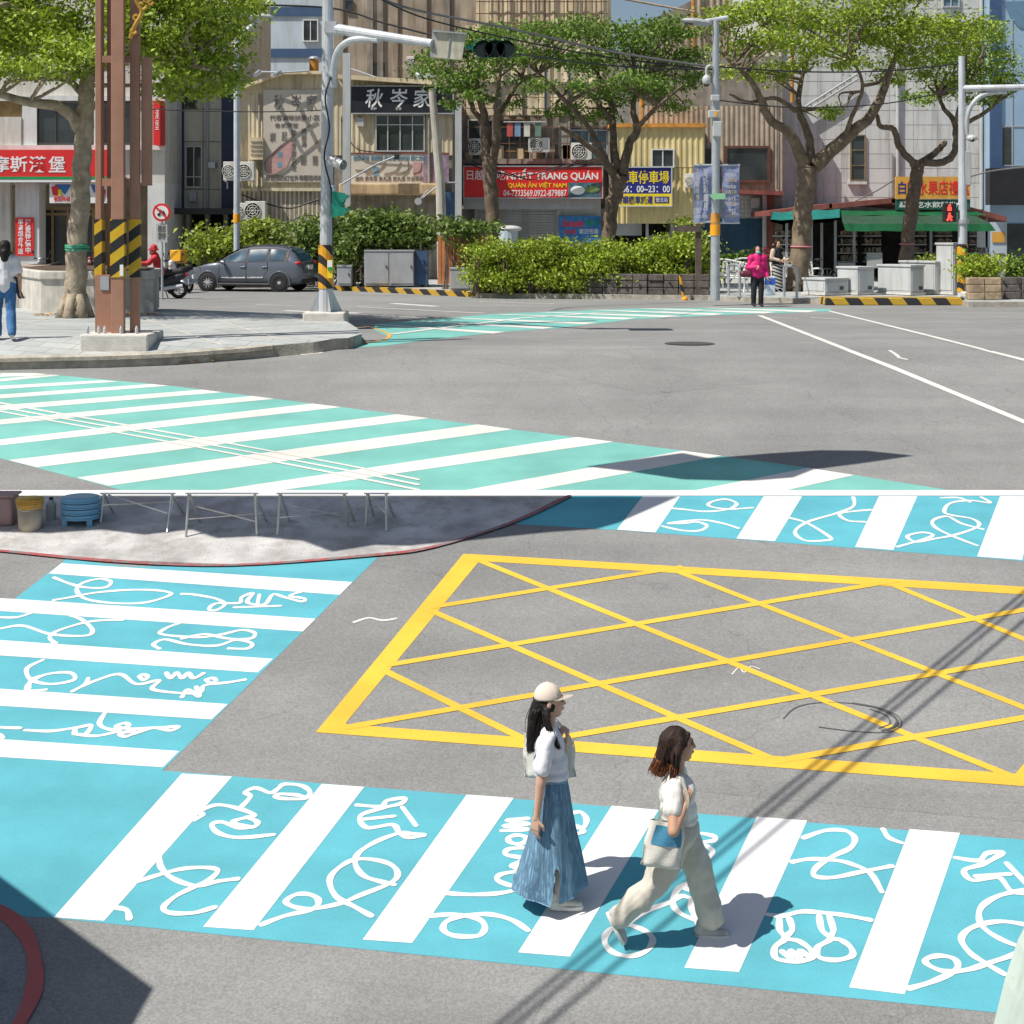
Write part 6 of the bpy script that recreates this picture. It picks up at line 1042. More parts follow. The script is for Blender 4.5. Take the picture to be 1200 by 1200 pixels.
tree('street_tree', 'largest forked tree with a pale trunk beside the woman in pink', 47, [(934, 340, 27), (938, 300, 24), (942, 250, 22), (945, 212, 22), (947, 192, 24)],
     [[(942, 195, 16), (926, 158, 12), (903, 141, 10), (893, 120, 9), (880, 95, 6), (850, 66, 4)], [(948, 192, 12), (950, 165, 10), (936, 130, 8), (938, 100, 6), (946, 70, 4)], [(954, 195, 19), (990, 162, 15), (1020, 136, 12), (1035, 106, 10), (1046, 75, 7), (1060, 40, 4)], [(990, 158, 6), (1005, 122, 5), (1011, 98, 4), (1000, 72, 3)], [(932, 130, 6), (908, 115, 5), (878, 120, 4), (855, 110, 3)], [(1012, 100, 5), (1030, 96, 4), (1045, 80, 3)]],
     [(850, 22, 30, 13), (868, 56, 30, 11), (892, 12, 34, 13), (902, 46, 34, 12), (932, 22, 38, 15), (952, 56, 34, 12), (977, 22, 38, 15), (1002, 46, 34, 13), (1022, 12, 38, 14), (1042, 42, 34, 13), (1066, 66, 30, 11), (1082, 28, 38, 15), (1112, 48, 36, 14), (880, 86, 24, 7), (1000, 76, 26, 7), (908, 96, 10, 7), (985, 128, 22, 4), (968, 138, 11, 4), (1046, 92, 22, 6), (940, -10, 60, 14), (1060, -12, 60, 14), (925, 74, 28, 8), (1140, 28, 26, 12), (850, 85, 14, 6)], .12, m_leaf2, m_barkm, 2.6, 1.6)
tree('street_tree', 'leaning pruned tree with stub limbs behind the grey cabinets', 48.5, [(1057, 338, 19), (1063, 290, 16), (1070, 235, 16), (1074, 205, 15), (1076, 190, 15)],
     [[(1074, 195, 9), (1056, 176, 8), (1047, 152, 7), (1032, 148, 6), (1028, 135, 4)], [(1078, 192, 10), (1095, 180, 8), (1107, 167, 7)], [(1082, 190, 9), (1105, 190, 9), (1119, 175, 8), (1119, 145, 7), (1106, 127, 5), (1100, 112, 4)], [(1119, 150, 6), (1148, 136, 5), (1168, 120, 4)], [(1119, 148, 5), (1124, 125, 4), (1135, 100, 3)]],
     [(1080, 114, 26, 6), (1110, 104, 34, 10), (1140, 90, 34, 12), (1166, 70, 24, 11), (1170, 108, 20, 7), (1130, 66, 30, 11), (1152, 42, 26, 11), (1182, 90, 13, 8), (1096, 88, 26, 7), (1150, 120, 18, 5), (1100, 70, 26, 9)], .12, m_leaf, m_bark, 2.6, 1.1)
def loop_band(u, v, r, y, m, label):
    b = new(); tube(b, [Vector((X(u, y)+r*math.cos(a*math.pi/10), y+r*math.sin(a*math.pi/10), Z(v, y))) for a in range(21)], .025, 6, False); tag(obj('trunk_ribbon', b, m), label, 'ribbon')
m_pink = M('pink ribbon', (.6, .2, .24), .6); loop_band(939, 289, .32, 47, m_pink, 'pink ribbon around the largest pale tree trunk'); loop_band(1063, 286, .22, 48.5, m_pink, 'pink ribbon around the leaning pruned trunk')
def bush(name, label, y, clumps, leaf, m_l, dens=1.3, dy=.6, core=True, cat='bush', up=.45):
    u0 = sum(c[0] for c in clumps)/len(clumps); t = thing(name, label, cat, (X(u0, y), y, .14)); pos = []; b = new()
    for (u, v, ru, rv) in clumps:
        pp = F/y; c = P(u, v, y+random.uniform(-.1, dy)); r = (ru/pp, max(.35, min(ru, rv)/pp*.9), rv/pp); n = int(dens*ru*rv*1.5)
        pos.append(cloud(c, r, n))
        for _ in range(4): e = Vector((c.x+random.gauss(0, r[0]*.3), c.y, .14)); tube(b, [e, (e+Vector(c))/2+Vector((random.gauss(0, .1), 0, 0)), Vector(c)+Vector((random.gauss(0, r[0]*.4), 0, r[2]*.5))], [.03, .022, .01], 5)
    q = new()
    for (u, v, ru, rv) in clumps: pp = F/y; ball(q, P(u, v+rv*.15, y+.35+dy*.5), (ru/pp*.72, .3, rv/pp*.72), 12, 8)
    me = remesh(q, .12, 2, .5, .12, 2.5); link('dense_twigs', me, M('twig mass', (.035, .045, .015), .95, .5, 6), t) if core else None
    obj('stems', b, m_bark, t); leaves('foliage', np.concatenate(pos), leaf, m_l, t, up=up); return t
random.seed(21)
bush('leafy_bush', 'bright yellow green bush behind the parked car on the left', 54, [(243, 284, 20, 18), (262, 292, 24, 18), (285, 283, 20, 20), (305, 275, 18, 18), (322, 285, 18, 20), (300, 296, 34, 14), (335, 298, 20, 14), (236, 300, 14, 10)], .17, m_bushy)
bush('climbing_bush', 'dark dense bush behind the striped signal pole', 52, [(360, 270, 18, 22), (372, 300, 20, 26), (350, 295, 14, 18), (402, 272, 20, 24), (398, 298, 16, 24)], .18, m_bush)
bush('climbing_bush', 'high rambling green bush over the wide grey cabinet', 50.9, [(430, 264, 24, 18), (455, 262, 24, 16), (480, 268, 24, 18), (500, 278, 20, 14), (440, 282, 26, 12), (470, 284, 24, 10), (418, 290, 12, 24), (412, 318, 8, 14), (447, 252, 12, 8)], .18, m_bush)
bush('trailing_plant', 'trailing green plant over the orange wooden enclosure', 48.5, [(525, 264, 16, 10), (545, 267, 18, 9), (563, 268, 14, 8), (578, 268, 9, 8), (535, 280, 8, 7), (552, 282, 7, 6)], .16, m_bush, core=False)
hc = []
for k in range(19):
    u = 562+k*13.6; top = 284-3*math.sin(k*1.3)-2*math.sin(k*.5)-(3 if k > 14 else 0); top += random.uniform(-4, 5); hc += [(u, top+8, 13, 9+random.uniform(-2, 3)), (u+5, top+24, 13, 12), (u-3, top+40, 12, 10), (u+4, top+45+random.uniform(-3, 3), 12, 7)]
bush('clipped_hedge', 'long bright yellow green hedge above the dark stone wall', 45.1, hc, .105, m_hedge, 2.3, .9, cat='hedge', up=.25)
bush('leafy_bush', 'taller yellow green bush at the right end of the hedge by the signpost', 45.6, [(800, 270, 10, 14), (810, 285, 14, 16), (824, 296, 10, 18), (806, 310, 16, 18), (822, 322, 10, 14), (792, 292, 10, 12)], .14, m_bushy, 1.4, cat='bush')
bush('dark_shrub', 'low dark shrub behind the white benches under the navy wall', 53, [(868, 305, 26, 12), (845, 312, 20, 12), (890, 310, 18, 12)], .15, m_leafd)
bush('round_shrub', 'round lime green shrub beside the right signal pole', 42.0, [(1142, 312, 12, 11), (1158, 310, 14, 12), (1150, 318, 18, 10), (1134, 320, 8, 8)], .105, m_hedge, 2.3, .5)
bush('clipped_hedge', 'dark green hedge at the right edge beyond the grey post', 43.0, [(1184, 316, 12, 14), (1200, 314, 14, 14), (1216, 316, 14, 14), (1236, 316, 14, 14)], .13, m_leafd, 1.6, .6, cat='hedge')
bush('round_shrub', 'small bright shrub between the grey cabinets and the pole', 46.5, [(1095, 303, 14, 6), (1106, 306, 10, 6)], .13, m_hedge, 1.3, .3)
bush('potted_flower', 'dark red leaved potted plant behind the two waiting women', 49.5, [(900, 296, 6, 8), (905, 304, 7, 8), (899, 312, 7, 8)], .1, M('red leaf', (.2, .02, .03), .6, .3, 2, island=.4, trans=.3), 1.5, .2, core=False, cat='plant')
# ---------------------------------------------------------------- people
m_skin = M('skin', (.58, .36, .26), .5, .06, 6, spec=.35); m_skin2 = M('skin warm', (.5, .29, .19), .5, .06, 6, spec=.35); m_hair = M('black hair', (.018, .014, .013), .55, .3, 30, spec=.25); m_hairb = M('brown hair', (.03, .017, .013), .6, .4, 30, spec=.2); m_tip = M('auburn hair tips', (.17, .056, .022), .65, .35, 40, spec=.2)
m_tee = M('white cotton', (.72, .72, .76), .85, .04, 6, bump=.1); m_teew = M('off white cotton', (.74, .72, .67), .85, .04, 6, bump=.1); m_denim = M('washed denim', (.21, .38, .54), .85, .1, 2.0); m_linen = M('beige linen', (.54, .51, .44), .85, .07, 5, bump=.2, bscale=90); m_capc = M('beige cap cloth', (.68, .58, .49), .85, .06, 5); m_canvas = M('canvas', (.68, .67, .6), .85, .05, 5, bump=.2, bscale=90); m_patch = M('canvas blue', (.07, .27, .42), .8, .12, 6, bump=.2); m_shoe = M('cream trainers', (.66, .63, .55), .6, .1, 8); m_shoeg = M('grey trainers', (.42, .42, .4), .6, .25, 14); m_sole = M('white sole', (.7, .69, .65), .7, .06); m_eye = M('eye', (.03, .02, .018), .2, .1); m_lip = M('lips', (.48, .17, .15), .45, .05); m_jean = M('blue jeans', (.06, .17, .38), .85, .2, 5); m_pinkj = M('magenta jacket', (.65, .012, .16), .6, .12, 5); m_blackc = M('black cloth', (.02, .02, .025), .8, .3, 6); m_redj = M('red jacket', (.5, .03, .04), .7, .15, 5); m_mask = M('mint mask', (.16, .55, .47), .8, .05)
def hand(bm, W, d, n, curl, sc=1.0, thumb=1, grip=False):
    """palm, four unequal bent fingers and a thumb leaving the side of the palm; d along the hand, n out of the palm"""
    W, d, n = Vector(W), Vector(d).normalized(), Vector(n).normalized(); n = (n-d*n.dot(d)).normalized(); t = d.cross(n)*thumb
    for k in range(4): f = -.026+.0175*k; capsule(bm, W+t*f*.6*sc, .0155*sc, W+d*.078*sc+t*f*sc, .0125*sc, 8)
    for k, L in enumerate((.92, 1.0, .94, .76)):
        p = W+d*.08*sc+t*(.026-.0175*k)*sc; dd = d.copy(); ang = 0
        for seg, (sl_, r0, r1) in enumerate(((.040, .0098, .0092), (.026, .0092, .0085), (.021, .0085, .007))):
            ang += curl*(1, 1.15, .8)[seg]*(1+.08*k); dd = d*math.cos(ang)+n*math.sin(ang); q = p+dd*sl_*L*sc; capsule(bm, p, r0*sc, q, r1*sc, 8); p = q
    p = W+d*.022*sc+t*.026*sc; d1 = (d*.6+t*.75+n*.25).normalized(); q = p+d1*.042*sc; capsule(bm, p, .0135*sc, q, .0115*sc, 8); d2 = (d*.85+t*.1+n*(.9 if grip else .35)).normalized(); capsule(bm, q, .011*sc, q+d2*.03*sc, .0085*sc, 8)
def head(bm, c, fwd=1.0, s=1.0):
    """profile head facing +x: skull, face, jaw, nose, lips, brow, ears"""
    c = Vector(c); V = lambda x, y, z: c+Vector((x*fwd, y, z))*s
    ball(bm, V(-.02, 0, .025), (.092*s, .074*s, .092*s)); ball(bm, V(.024, 0, -.02), (.06*s, .061*s, .088*s)); capsule(bm, V(.03, 0, -.085), .03*s, V(.052, 0, -.083), .021*s); capsule(bm, V(-.03, -.045, -.045), .024*s, V(.04, -.012, -.088), .022*s); capsule(bm, V(-.03, .045, -.045), .024*s, V(.04, .012, -.088), .022*s)
    capsule(bm, V(.079, 0, .018), .0085*s, V(.093, 0, -.014), .0115*s, 10); ball(bm, V(.082, -.011, -.019), .008*s, 8, 6); ball(bm, V(.082, .011, -.019), .008*s, 8, 6)
    ball(bm, V(.078, 0, -.044), (.009*s, .019*s, .006*s)); ball(bm, V(.076, 0, -.055), (.009*s, .017*s, .0065*s)); ball(bm, V(.07, 0, .034), (.016*s, .042*s, .009*s)); ball(bm, V(.055, -.036, -.012), (.02*s, .016*s, .017*s)); ball(bm, V(.055, .036, -.012), (.02*s, .016*s, .017*s))
    for sd in (-1, 1): ball(bm, V(-.02, sd*.076, -.008), (.017*s, .009*s, .028*s), 12, 8, Matrix.Rotation(.25, 3, 'Y'))
def face_parts(par, W, c, s=1.0, sides=(-1, 1)):
    c = Vector(c)
    for sd in sides:
        o = obj('eye', ball(new(), W(c+Vector((.074, sd*.031, .012))*s), (.0075*s, .0115*s, .0065*s), 10, 8), m_eye, par, True); b = new(); tube(b, smooth_pts([W(c+Vector(v)*s) for v in ((.077, sd*.017, .030), (.078, sd*.032, .035), (.066, sd*.049, .029))], 3), .0038*s, 6); obj('eyebrow', b, m_hair, par)
    b = new(); ball(b, W(c+Vector((.0855, 0, -.0455))*s), (.0042*s, .0165*s, .004*s), 10, 6); ball(b, W(c+Vector((.083, 0, -.054))*s), (.0045*s, .0145*s, .0045*s), 10, 6); obj('lips', b, m_lip, par, True)
def shoe(par, W, heel, toe, w_, m, up=(0, 0, 1)):
    h, t_ = Vector(heel), Vector(toe); d = (t_-h).normalized(); up = Vector(up); up = (up-d*up.dot(d)).normalized(); L = (t_-h).length
    b = new(); capsule(b, W(h+up*.045+d*.03), w_*.95, W(h+up*.04+d*L*.45), w_*.95, 12); capsule(b, W(h+up*.04+d*L*.4), w_*.9, W(h+up*.026+d*(L-.035)), w_*.72, 12); capsule(b, W(h+up*.06+d*.035), w_*.85, W(h+up*.1+d*.04), w_*.8, 12)
    o = link('shoe', remesh(b, .006, 3), m, par); b = new(); s = d.cross(up); n = 26; lo_ = []; hi_ = []
    for k in range(n):
        a = k*2*math.pi/n; x = L/2*math.cos(a); yy = w_*(1.12 if x > 0 else 1.0)*math.copysign(abs(math.sin(a))**.7, math.sin(a)); p = h+d*(L/2+x)+s*yy; lo_.append(b.verts.new(W(p))); hi_.append(b.verts.new(W(p+up*(.024+.006*max(0, -math.cos(a))))))
    b.faces.new(lo_); b.faces.new(hi_[::-1])
    for k in range(n): b.faces.new((lo_[k], lo_[(k+1) % n], hi_[(k+1) % n], hi_[k]))
    obj('sole', b, m_sole, o); return o
def hair_strands(par, name, W, paths, m, r=.006, n=90):
    b = new()
    for _ in range(n):
        pl = random.choice(paths); j = Vector((random.gauss(0, 1), random.gauss(0, 1), random.gauss(0, .4))); pts = [W(Vector(p)+j*w_) for p, w_ in pl]; tube(b, smooth_pts(pts, 3), list(np.linspace(r, r*.35, 3*(len(pts)-1)+1)), 4)
    return obj(name, b, m, par, True)

# ---- woman in denim skirt
base = G(655, 1060); AW = lambda p: Vector(p)+base
t = thing('person', 'woman in a beige cap, white t-shirt and long denim skirt walking with a white bag', 'person', base)
HA = (-.052, 0, 1.468)
b = new(); head(b, AW(HA)); capsule(b, AW((-.075, 0, 1.27)), .05, AW((-.068, 0, 1.41)), .046)
capsule(b, AW((-.075, 0, 1.2)), .085, AW((-.06, 0, .95)), .1); capsule(b, AW((-.07, -.1, 1.25)), .05, AW((-.07, .1, 1.25)), .05); ball(b, AW((-.05, 0, .87)), (.085, .12, .1))
capsule(b, AW((-.09, -.165, 1.235)), .048, AW((-.135, -.205, .95)), .037); capsule(b, AW((-.135, -.205, .95)), .036, AW((-.165, -.195, .70)), .024); hand(b, AW((-.167, -.195, .70)), (-.1, .02, -1), (.55, .75, -.1), .28, 1.0, 1)
capsule(b, AW((-.06, .165, 1.235)), .048, AW((-.01, .2, .98)), .037); capsule(b, AW((-.01, .2, .98)), .036, AW((.06, .14, 1.13)), .025); hand(b, AW((.06, .135, 1.13)), (.1, -.15, 1), (-1, .1, .1), .95, 1.0, -1, True)
capsule(b, AW((-.05, -.06, .83)), .07, AW((.03, -.07, .48)), .055); capsule(b, AW((.03, -.07, .48)), .053, AW((.0, -.06, .09)), .036); capsule(b, AW((-.05, .06, .83)), .07, AW((-.1, .07, .46)), .055); capsule(b, AW((-.1, .07, .46)), .053, AW((-.265, .07, .235)), .036)
body = link('body', remesh(b, .0048, 2, .4), m_skin, t); face_parts(body, AW, HA, 1.0)
b = new(); ball(b, AW((-.07, 0, 1.15)), (.118, .15, .13)); ball(b, AW((-.06, 0, 1.02)), (.13, .155, .13)); capsule(b, AW((-.075, -.12, 1.25)), .058, AW((-.075, .12, 1.25)), .058); capsule(b, AW((-.09, -.155, 1.238)), .056, AW((-.128, -.2, 1.045)), .06); capsule(b, AW((-.06, .155, 1.235)), .066, AW((-.03, .19, 1.04)), .07); ball(b, AW((-.05, 0, .955)), (.128, .17, .055))
link('t_shirt', remesh(b, .0075, 4, .5, .012, 12), m_tee, t)
b = new(); rows = []; zz = [.925, .88, .80, .70, .58, .46, .34, .24, .16, .10]; cx_ = [-.045, -.045, -.046, -.046, -.045, -.046, -.052, -.062, -.072, -.078]; hx_ = [.1, .112, .126, .138, .156, .182, .212, .238, .258, .268]; hy_ = [.15, .172, .18, .172, .176, .182, .19, .197, .203, .206]; n = 84
for j, z in enumerate(zz):
    f = j/(len(zz)-1); row = []
    for k in range(n):
        a = 2*math.pi*k/n; rp = 1+f*(.055*math.sin(5*a+1.0+.8*f)+.04*math.sin(9*a+2.2)+.008*math.sin(13*a)); zo = f*f*(.05*max(0, math.cos(a))+.055*max(0, -math.cos(a))-.03*max(0, -math.sin(a)))
        row.append(b.verts.new(AW((cx_[j]+hx_[j]*rp*math.cos(a), hy_[j]*rp*math.sin(a), z+zo))))
    rows.append(row)
sl_k = int(n*(.75+.015))
for j in range(len(zz)-1):
    for k in range(n):
        if j >= 6 and k in (sl_k, sl_k+1): continue
        b.faces.new((rows[j][k], rows[j][(k+1) % n], rows[j+1][(k+1) % n], rows[j+1][k]))
bmesh.ops.solidify(b, geom=b.faces[:], thickness=.006); sk = obj('denim_skirt', b, m_denim, t, True); sk.modifiers.new('s', 'SUBSURF').levels = 1; sk.modifiers['s'].render_levels = 1
b = new(); tube(b, [AW((-.045+.102*math.cos(a*.2618), .14*math.sin(a*.2618), .925)) for a in range(25)], .014, 6, False); obj('waistband', b, m_denim, sk)
shoe(t, AW, (-.075, -.06, .0), (.175, -.065, .0), .042, m_shoe); shoe(t, AW, (-.335, .07, .255), (-.235, .07, .045), .042, m_shoe, (.8, 0, .3))
b = new(); ball(b, AW((-.088, 0, 1.455)), (.088, .078, .09)); capsule(b, AW((-.125, 0, 1.47)), .066, AW((-.175, 0, 1.33)), .055); capsule(b, AW((-.175, -.01, 1.33)), .056, AW((-.2, -.015, 1.15)), .036); capsule(b, AW((-.09, -.072, 1.43)), .026, AW((-.085, -.1, 1.33)), .026); capsule(b, AW((-.085, -.1, 1.33)), .026, AW((-.01, -.155, 1.2)), .014)
hr = link('hair', remesh(b, .006, 3, .5, .006, 40), m_hair, t)
hair_strands(hr, 'strands', AW, [[((-.14, 0, 1.45), .018), ((-.185, -.01, 1.33), .022), ((-.205, -.01, 1.1), .016)], [((-.15, -.04, 1.43), .015), ((-.175, -.045, 1.33), .018), ((-.195, -.03, 1.12), .016)], [((-.1, -.075, 1.42), .008), ((-.08, -.115, 1.32), .01), ((-.002, -.165, 1.18), .008)]], m_hair, .0045, 160)
b = new(); ball(b, AW((-.082, 0, 1.503)), (.1, .088, .102), 24, 16); bmesh.ops.bisect_plane(b, geom=b.verts[:]+b.edges[:]+b.faces[:], plane_co=AW((-.08, 0, 1.497)), plane_no=Vector((.12, 0, -1)), clear_outer=True); bmesh.ops.holes_fill(b, edges=b.edges[:]); cp = obj('cap', b, m_capc, t, True)
b = new(); pr = None
for i in range(7):
    f = i/6; cur = []
    for j in range(13):
        a = (j/12-.5)*math.pi*.86; r = 1+.0*f; cur.append(b.verts.new(AW((-.075+(.088+.095*f*math.cos(a)**.6)*math.cos(a) if True else 0, .086*math.sin(a)*(1-.1*f), 1.502+.012*f-.028*(math.sin(a)**2)*f))))
    if pr:
        for j in range(12): b.faces.new((pr[j], pr[j+1], cur[j+1], cur[j]))
    pr = cur
bmesh.ops.solidify(b, geom=b.faces[:], thickness=.006); obj('brim', b, M('cap brim', (.74, .68, .6), .85, .04), cp, True); obj('button', ball(new(), AW((-.082, 0, 1.604)), (.012, .012, .006), 8, 6), m_capc, cp); b = new()
for sd in (-.9, 0, .9): tube(b, [AW((-.082+.101*math.cos(e)*math.cos(sd), .089*math.cos(e)*math.sin(sd), 1.503+.103*math.sin(e))) for e in np.linspace(.1, 1.5, 8)], .0022, 4)
obj('seam', b, m_capc, cp)
def tote(label, corners, y, th, patch=None, par_w=AW):
    """canvas bag: four corners (x, z) from top left clockwise"""
    t = thing('tote_bag', label, 'bag', par_w((corners[3][0], y, corners[3][1]))); b = new(); n = 12; g = []
    for sd in (-1, 1):
        rows = []
        for j in range(n+1):
            row = []
            for i in range(n+1):
                fx, fz = i/n, j/n; tp = Vector(corners[0]).lerp(Vector(corners[1]), fx); bt = Vector(corners[3]).lerp(Vector(corners[2]), fx); p = tp.lerp(bt, fz); bl = th/2*(min(1, 4*fx*(1-fx))**.4)*(.3+.7*math.sin(min(1, fz*1.15+.1)*math.pi*.5))*(1 if fz < .93 else .75); row.append(b.verts.new(par_w((p[0]+.006*math.sin(fz*9+fx*5), y+sd*(bl+.006*math.sin(fx*11+fz*6)), p[1]))))
            rows.append(row)
        for j in range(n):
            for i in range(n): b.faces.new((rows[j][i], rows[j][i+1], rows[j+1][i+1], rows[j+1][i]))
        g.append(rows)
    for i in range(n): b.faces.new((g[0][n][i], g[0][n][i+1], g[1][n][i+1], g[1][n][i]))
    for j in range(n): b.faces.new((g[0][j][0], g[0][j+1][0], g[1][j+1][0], g[1][j][0])); b.faces.new((g[0][j][n], g[0][j+1][n], g[1][j+1][n], g[1][j][n]))
    o = obj('bag_body', b, m_canvas, t, True)
    if patch:
        q = new(); fx0, fx1, fz0, fz1 = patch; rows = []
        i0, i1, j0, j1 = int(fx0*n), int(fx1*n), int(fz0*n), int(fz1*n); pts = [[None]*(i1-i0+1) for _ in range(j1-j0+1)]
        for j in range(j0, j1+1):
            for i in range(i0, i1+1):
                fx, fz = i/n, j/n; tp = Vector(corners[0]).lerp(Vector(corners[1]), fx); bt = Vector(corners[3]).lerp(Vector(corners[2]), fx); p = tp.lerp(bt, fz); bl = th/2*(min(1, 4*fx*(1-fx))**.4)*(.3+.7*math.sin(min(1, fz*1.15+.1)*math.pi*.5)); pts[j-j0][i-i0] = q.verts.new(par_w((p[0]+.006*math.sin(fz*9+fx*5), y-(bl+.006*math.sin(fx*11+fz*6))-.004, p[1])))
        for j in range(j1-j0):
            for i in range(i1-i0): q.faces.new((pts[j][i], pts[j][i+1], pts[j+1][i+1], pts[j+1][i]))
        obj('blue_panel', q, m_patch, t, True)
    return t
def strap(par, W, pts, w_=.022):
    b = new(); pts = smooth_pts([W(p) for p in pts], 6); pr = None
    for i, p in enumerate(pts):
        d = (pts[min(i+1, len(pts)-1)]-pts[max(0, i-1)]).normalized(); s = d.cross(Vector((0, -1, .25))).normalized()*w_/2; cur = (b.verts.new(p+s), b.verts.new(p-s))
        if pr: b.faces.new((pr[0], pr[1], cur[1], cur[0]))
        pr = cur
    bmesh.ops.solidify(b, geom=b.faces[:], thickness=.004); obj('strap', b, m_canvas, par)
tb = tote('plain white tote bag on the far shoulder of the woman in the denim skirt', [(-.255, 1.17), (.12, 1.12), (.13, .84), (-.25, .84)], .235, .08); strap(tb, AW, [(-.2, .235, 1.16), (-.14, .2, 1.27), (-.06, .15, 1.31), (.03, .2, 1.22), (.09, .235, 1.12)])

# ---- woman in beige trousers
base2 = G(791.6, 1103.5); BW = lambda p: Vector(p)+base2
t = thing('person', 'woman in a white t-shirt and wide beige trousers striding with a canvas bag', 'person', base2)
HB = (.04, 0, 1.372)
b = new(); head(b, BW(HB)); capsule(b, BW((.012, 0, 1.15)), .05, BW((.02, 0, 1.31)), .046)
capsule(b, BW((.01, 0, 1.1)), .085, BW((.025, 0, .86)), .1); capsule(b, BW((.0, -.1, 1.13)), .045, BW((.0, .1, 1.13)), .045); ball(b, BW((.03, 0, .8)), (.11, .15, .11))
capsule(b, BW((-.03, -.16, 1.115)), .044, BW((-.045, -.30, .885)), .04); capsule(b, BW((-.045, -.30, .885)), .039, BW((.045, -.205, 1.03)), .026); hand(b, BW((.047, -.203, 1.035)), (.25, .2, 1), (-.2, 1, -.1), 1.0, 1.0, 1, True)
capsule(b, BW((.03, .165, 1.125)), .05, BW((.05, .21, .88)), .04); capsule(b, BW((.05, .21, .88)), .039, BW((.1, .2, .67)), .026); hand(b, BW((.1, .2, .67)), (.3, 0, -1), (.2, -1, 0), .3, 1.0, -1)
capsule(b, BW((.04, .08, .8)), .09, BW((.16, .07, .45)), .058); capsule(b, BW((.16, .07, .45)), .055, BW((.235, .07, .1)), .037); capsule(b, BW((.02, -.08, .8)), .09, BW((-.165, -.08, .42)), .058); capsule(b, BW((-.165, -.08, .42)), .055, BW((-.42, -.08, .2)), .037)
body = link('body', remesh(b, .0048, 2, .4), m_skin2, t); face_parts(body, BW, HB, 1.0)
b = new(); ball(b, BW((.015, 0, 1.045)), (.132, .152, .135)); ball(b, BW((.025, 0, .93)), (.13, .155, .12)); capsule(b, BW((.0, -.12, 1.145)), .058, BW((.0, .12, 1.145)), .058); capsule(b, BW((-.025, -.155, 1.13)), .063, BW((-.045, -.225, 1.01)), .066); capsule(b, BW((.03, .155, 1.125)), .066, BW((.045, .19, .99)), .072); ball(b, BW((.028, 0, .865)), (.125, .16, .055))
link('t_shirt', remesh(b, .0075, 4, .5, .013, 12), m_teew, t)
b = new(); ball(b, BW((.03, 0, .79)), (.135, .165, .115)); capsule(b, BW((.05, .075, .78)), .122, BW((.165, .07, .45)), .102); capsule(b, BW((.165, .07, .45)), .1, BW((.25, .07, .18)), .093); capsule(b, BW((.25, .07, .18)), .093, BW((.262, .07, .145)), .094); capsule(b, BW((.015, -.075, .78)), .122, BW((-.165, -.08, .425)), .095); capsule(b, BW((-.165, -.08, .425)), .092, BW((-.37, -.08, .235)), .08); capsule(b, BW((-.37, -.08, .235)), .08, BW((-.392, -.08, .215)), .08)
tr = link('trousers', remesh(b, .008, 3, .5, .026, 8.5), m_linen, t)
shoe(t, BW, (.145, .07, .0), (.395, .065, .0), .042, m_shoeg); shoe(t, BW, (-.49, -.08, .235), (-.375, -.08, .012), .042, m_shoeg, (.85, 0, .35))
b = new(); ball(b, BW((.0, 0, 1.405)), (.106, .088, .096)); capsule(b, BW((-.035, 0, 1.4)), .082, BW((-.075, 0, 1.28)), .068); capsule(b, BW((-.075, 0, 1.28)), .068, BW((-.1, 0, 1.21)), .048); capsule(b, BW((.03, -.066, 1.42)), .03, BW((-.01, -.092, 1.3)), .036); capsule(b, BW((-.01, -.092, 1.3)), .036, BW((-.015, -.1, 1.2)), .018); capsule(b, BW((.03, .066, 1.42)), .03, BW((-.01, .092, 1.2)), .03); capsule(b, BW((.085, -.03, 1.455)), .018, BW((.055, -.07, 1.39)), .014)
hr = link('hair', remesh(b, .006, 4, .5, .004, 30), m_hairb, t)
hair_strands(hr, 'strands', BW, [[((-.05, -.03, 1.38), .02), ((-.085, -.04, 1.27), .022), ((-.115, -.03, 1.2), .02)], [((-.06, .0, 1.38), .02), ((-.1, 0, 1.27), .02), ((-.13, 0, 1.19), .02)], [((0, -.088, 1.36), .01), ((-.01, -.11, 1.27), .012), ((-.02, -.115, 1.19), .012)]], m_hairb, .0045, 170)
b = new(); capsule(b, BW((-.082, 0, 1.25)), .066, BW((-.108, 0, 1.2)), .05); capsule(b, BW((-.02, -.095, 1.24)), .03, BW((-.03, -.1, 1.19)), .02)
link('dyed_tips', remesh(b, .006, 3, .5, .01, 45), m_tip, t)
hair_strands(t, 'dyed_strands', BW, [[((-.09, -.03, 1.26), .022), ((-.11, -.03, 1.22), .024), ((-.13, -.03, 1.165), .024)], [((-.1, .0, 1.26), .022), ((-.12, 0, 1.22), .024), ((-.145, 0, 1.17), .022)], [((-.02, -.11, 1.25), .012), ((-.025, -.118, 1.21), .012), ((-.03, -.12, 1.165), .012)]], m_tip, .0045, 150)
tb = tote('white canvas tote bag with a blue panel held by the woman in beige trousers', [(-.20, .94), (.045, .905), (.005, .60), (-.265, .635)], -.225, .085, (.2, .95, .1, .55), BW); strap(tb, BW, [(-.14, -.225, .93), (-.1, -.225, 1.03), (-.03, -.2, 1.13), (-.0, -.15, 1.2)]); strap(tb, BW, [(.0, -.23, .91), (.04, -.235, 1.0), (.06, -.22, 1.08), (.02, -.16, 1.2)])

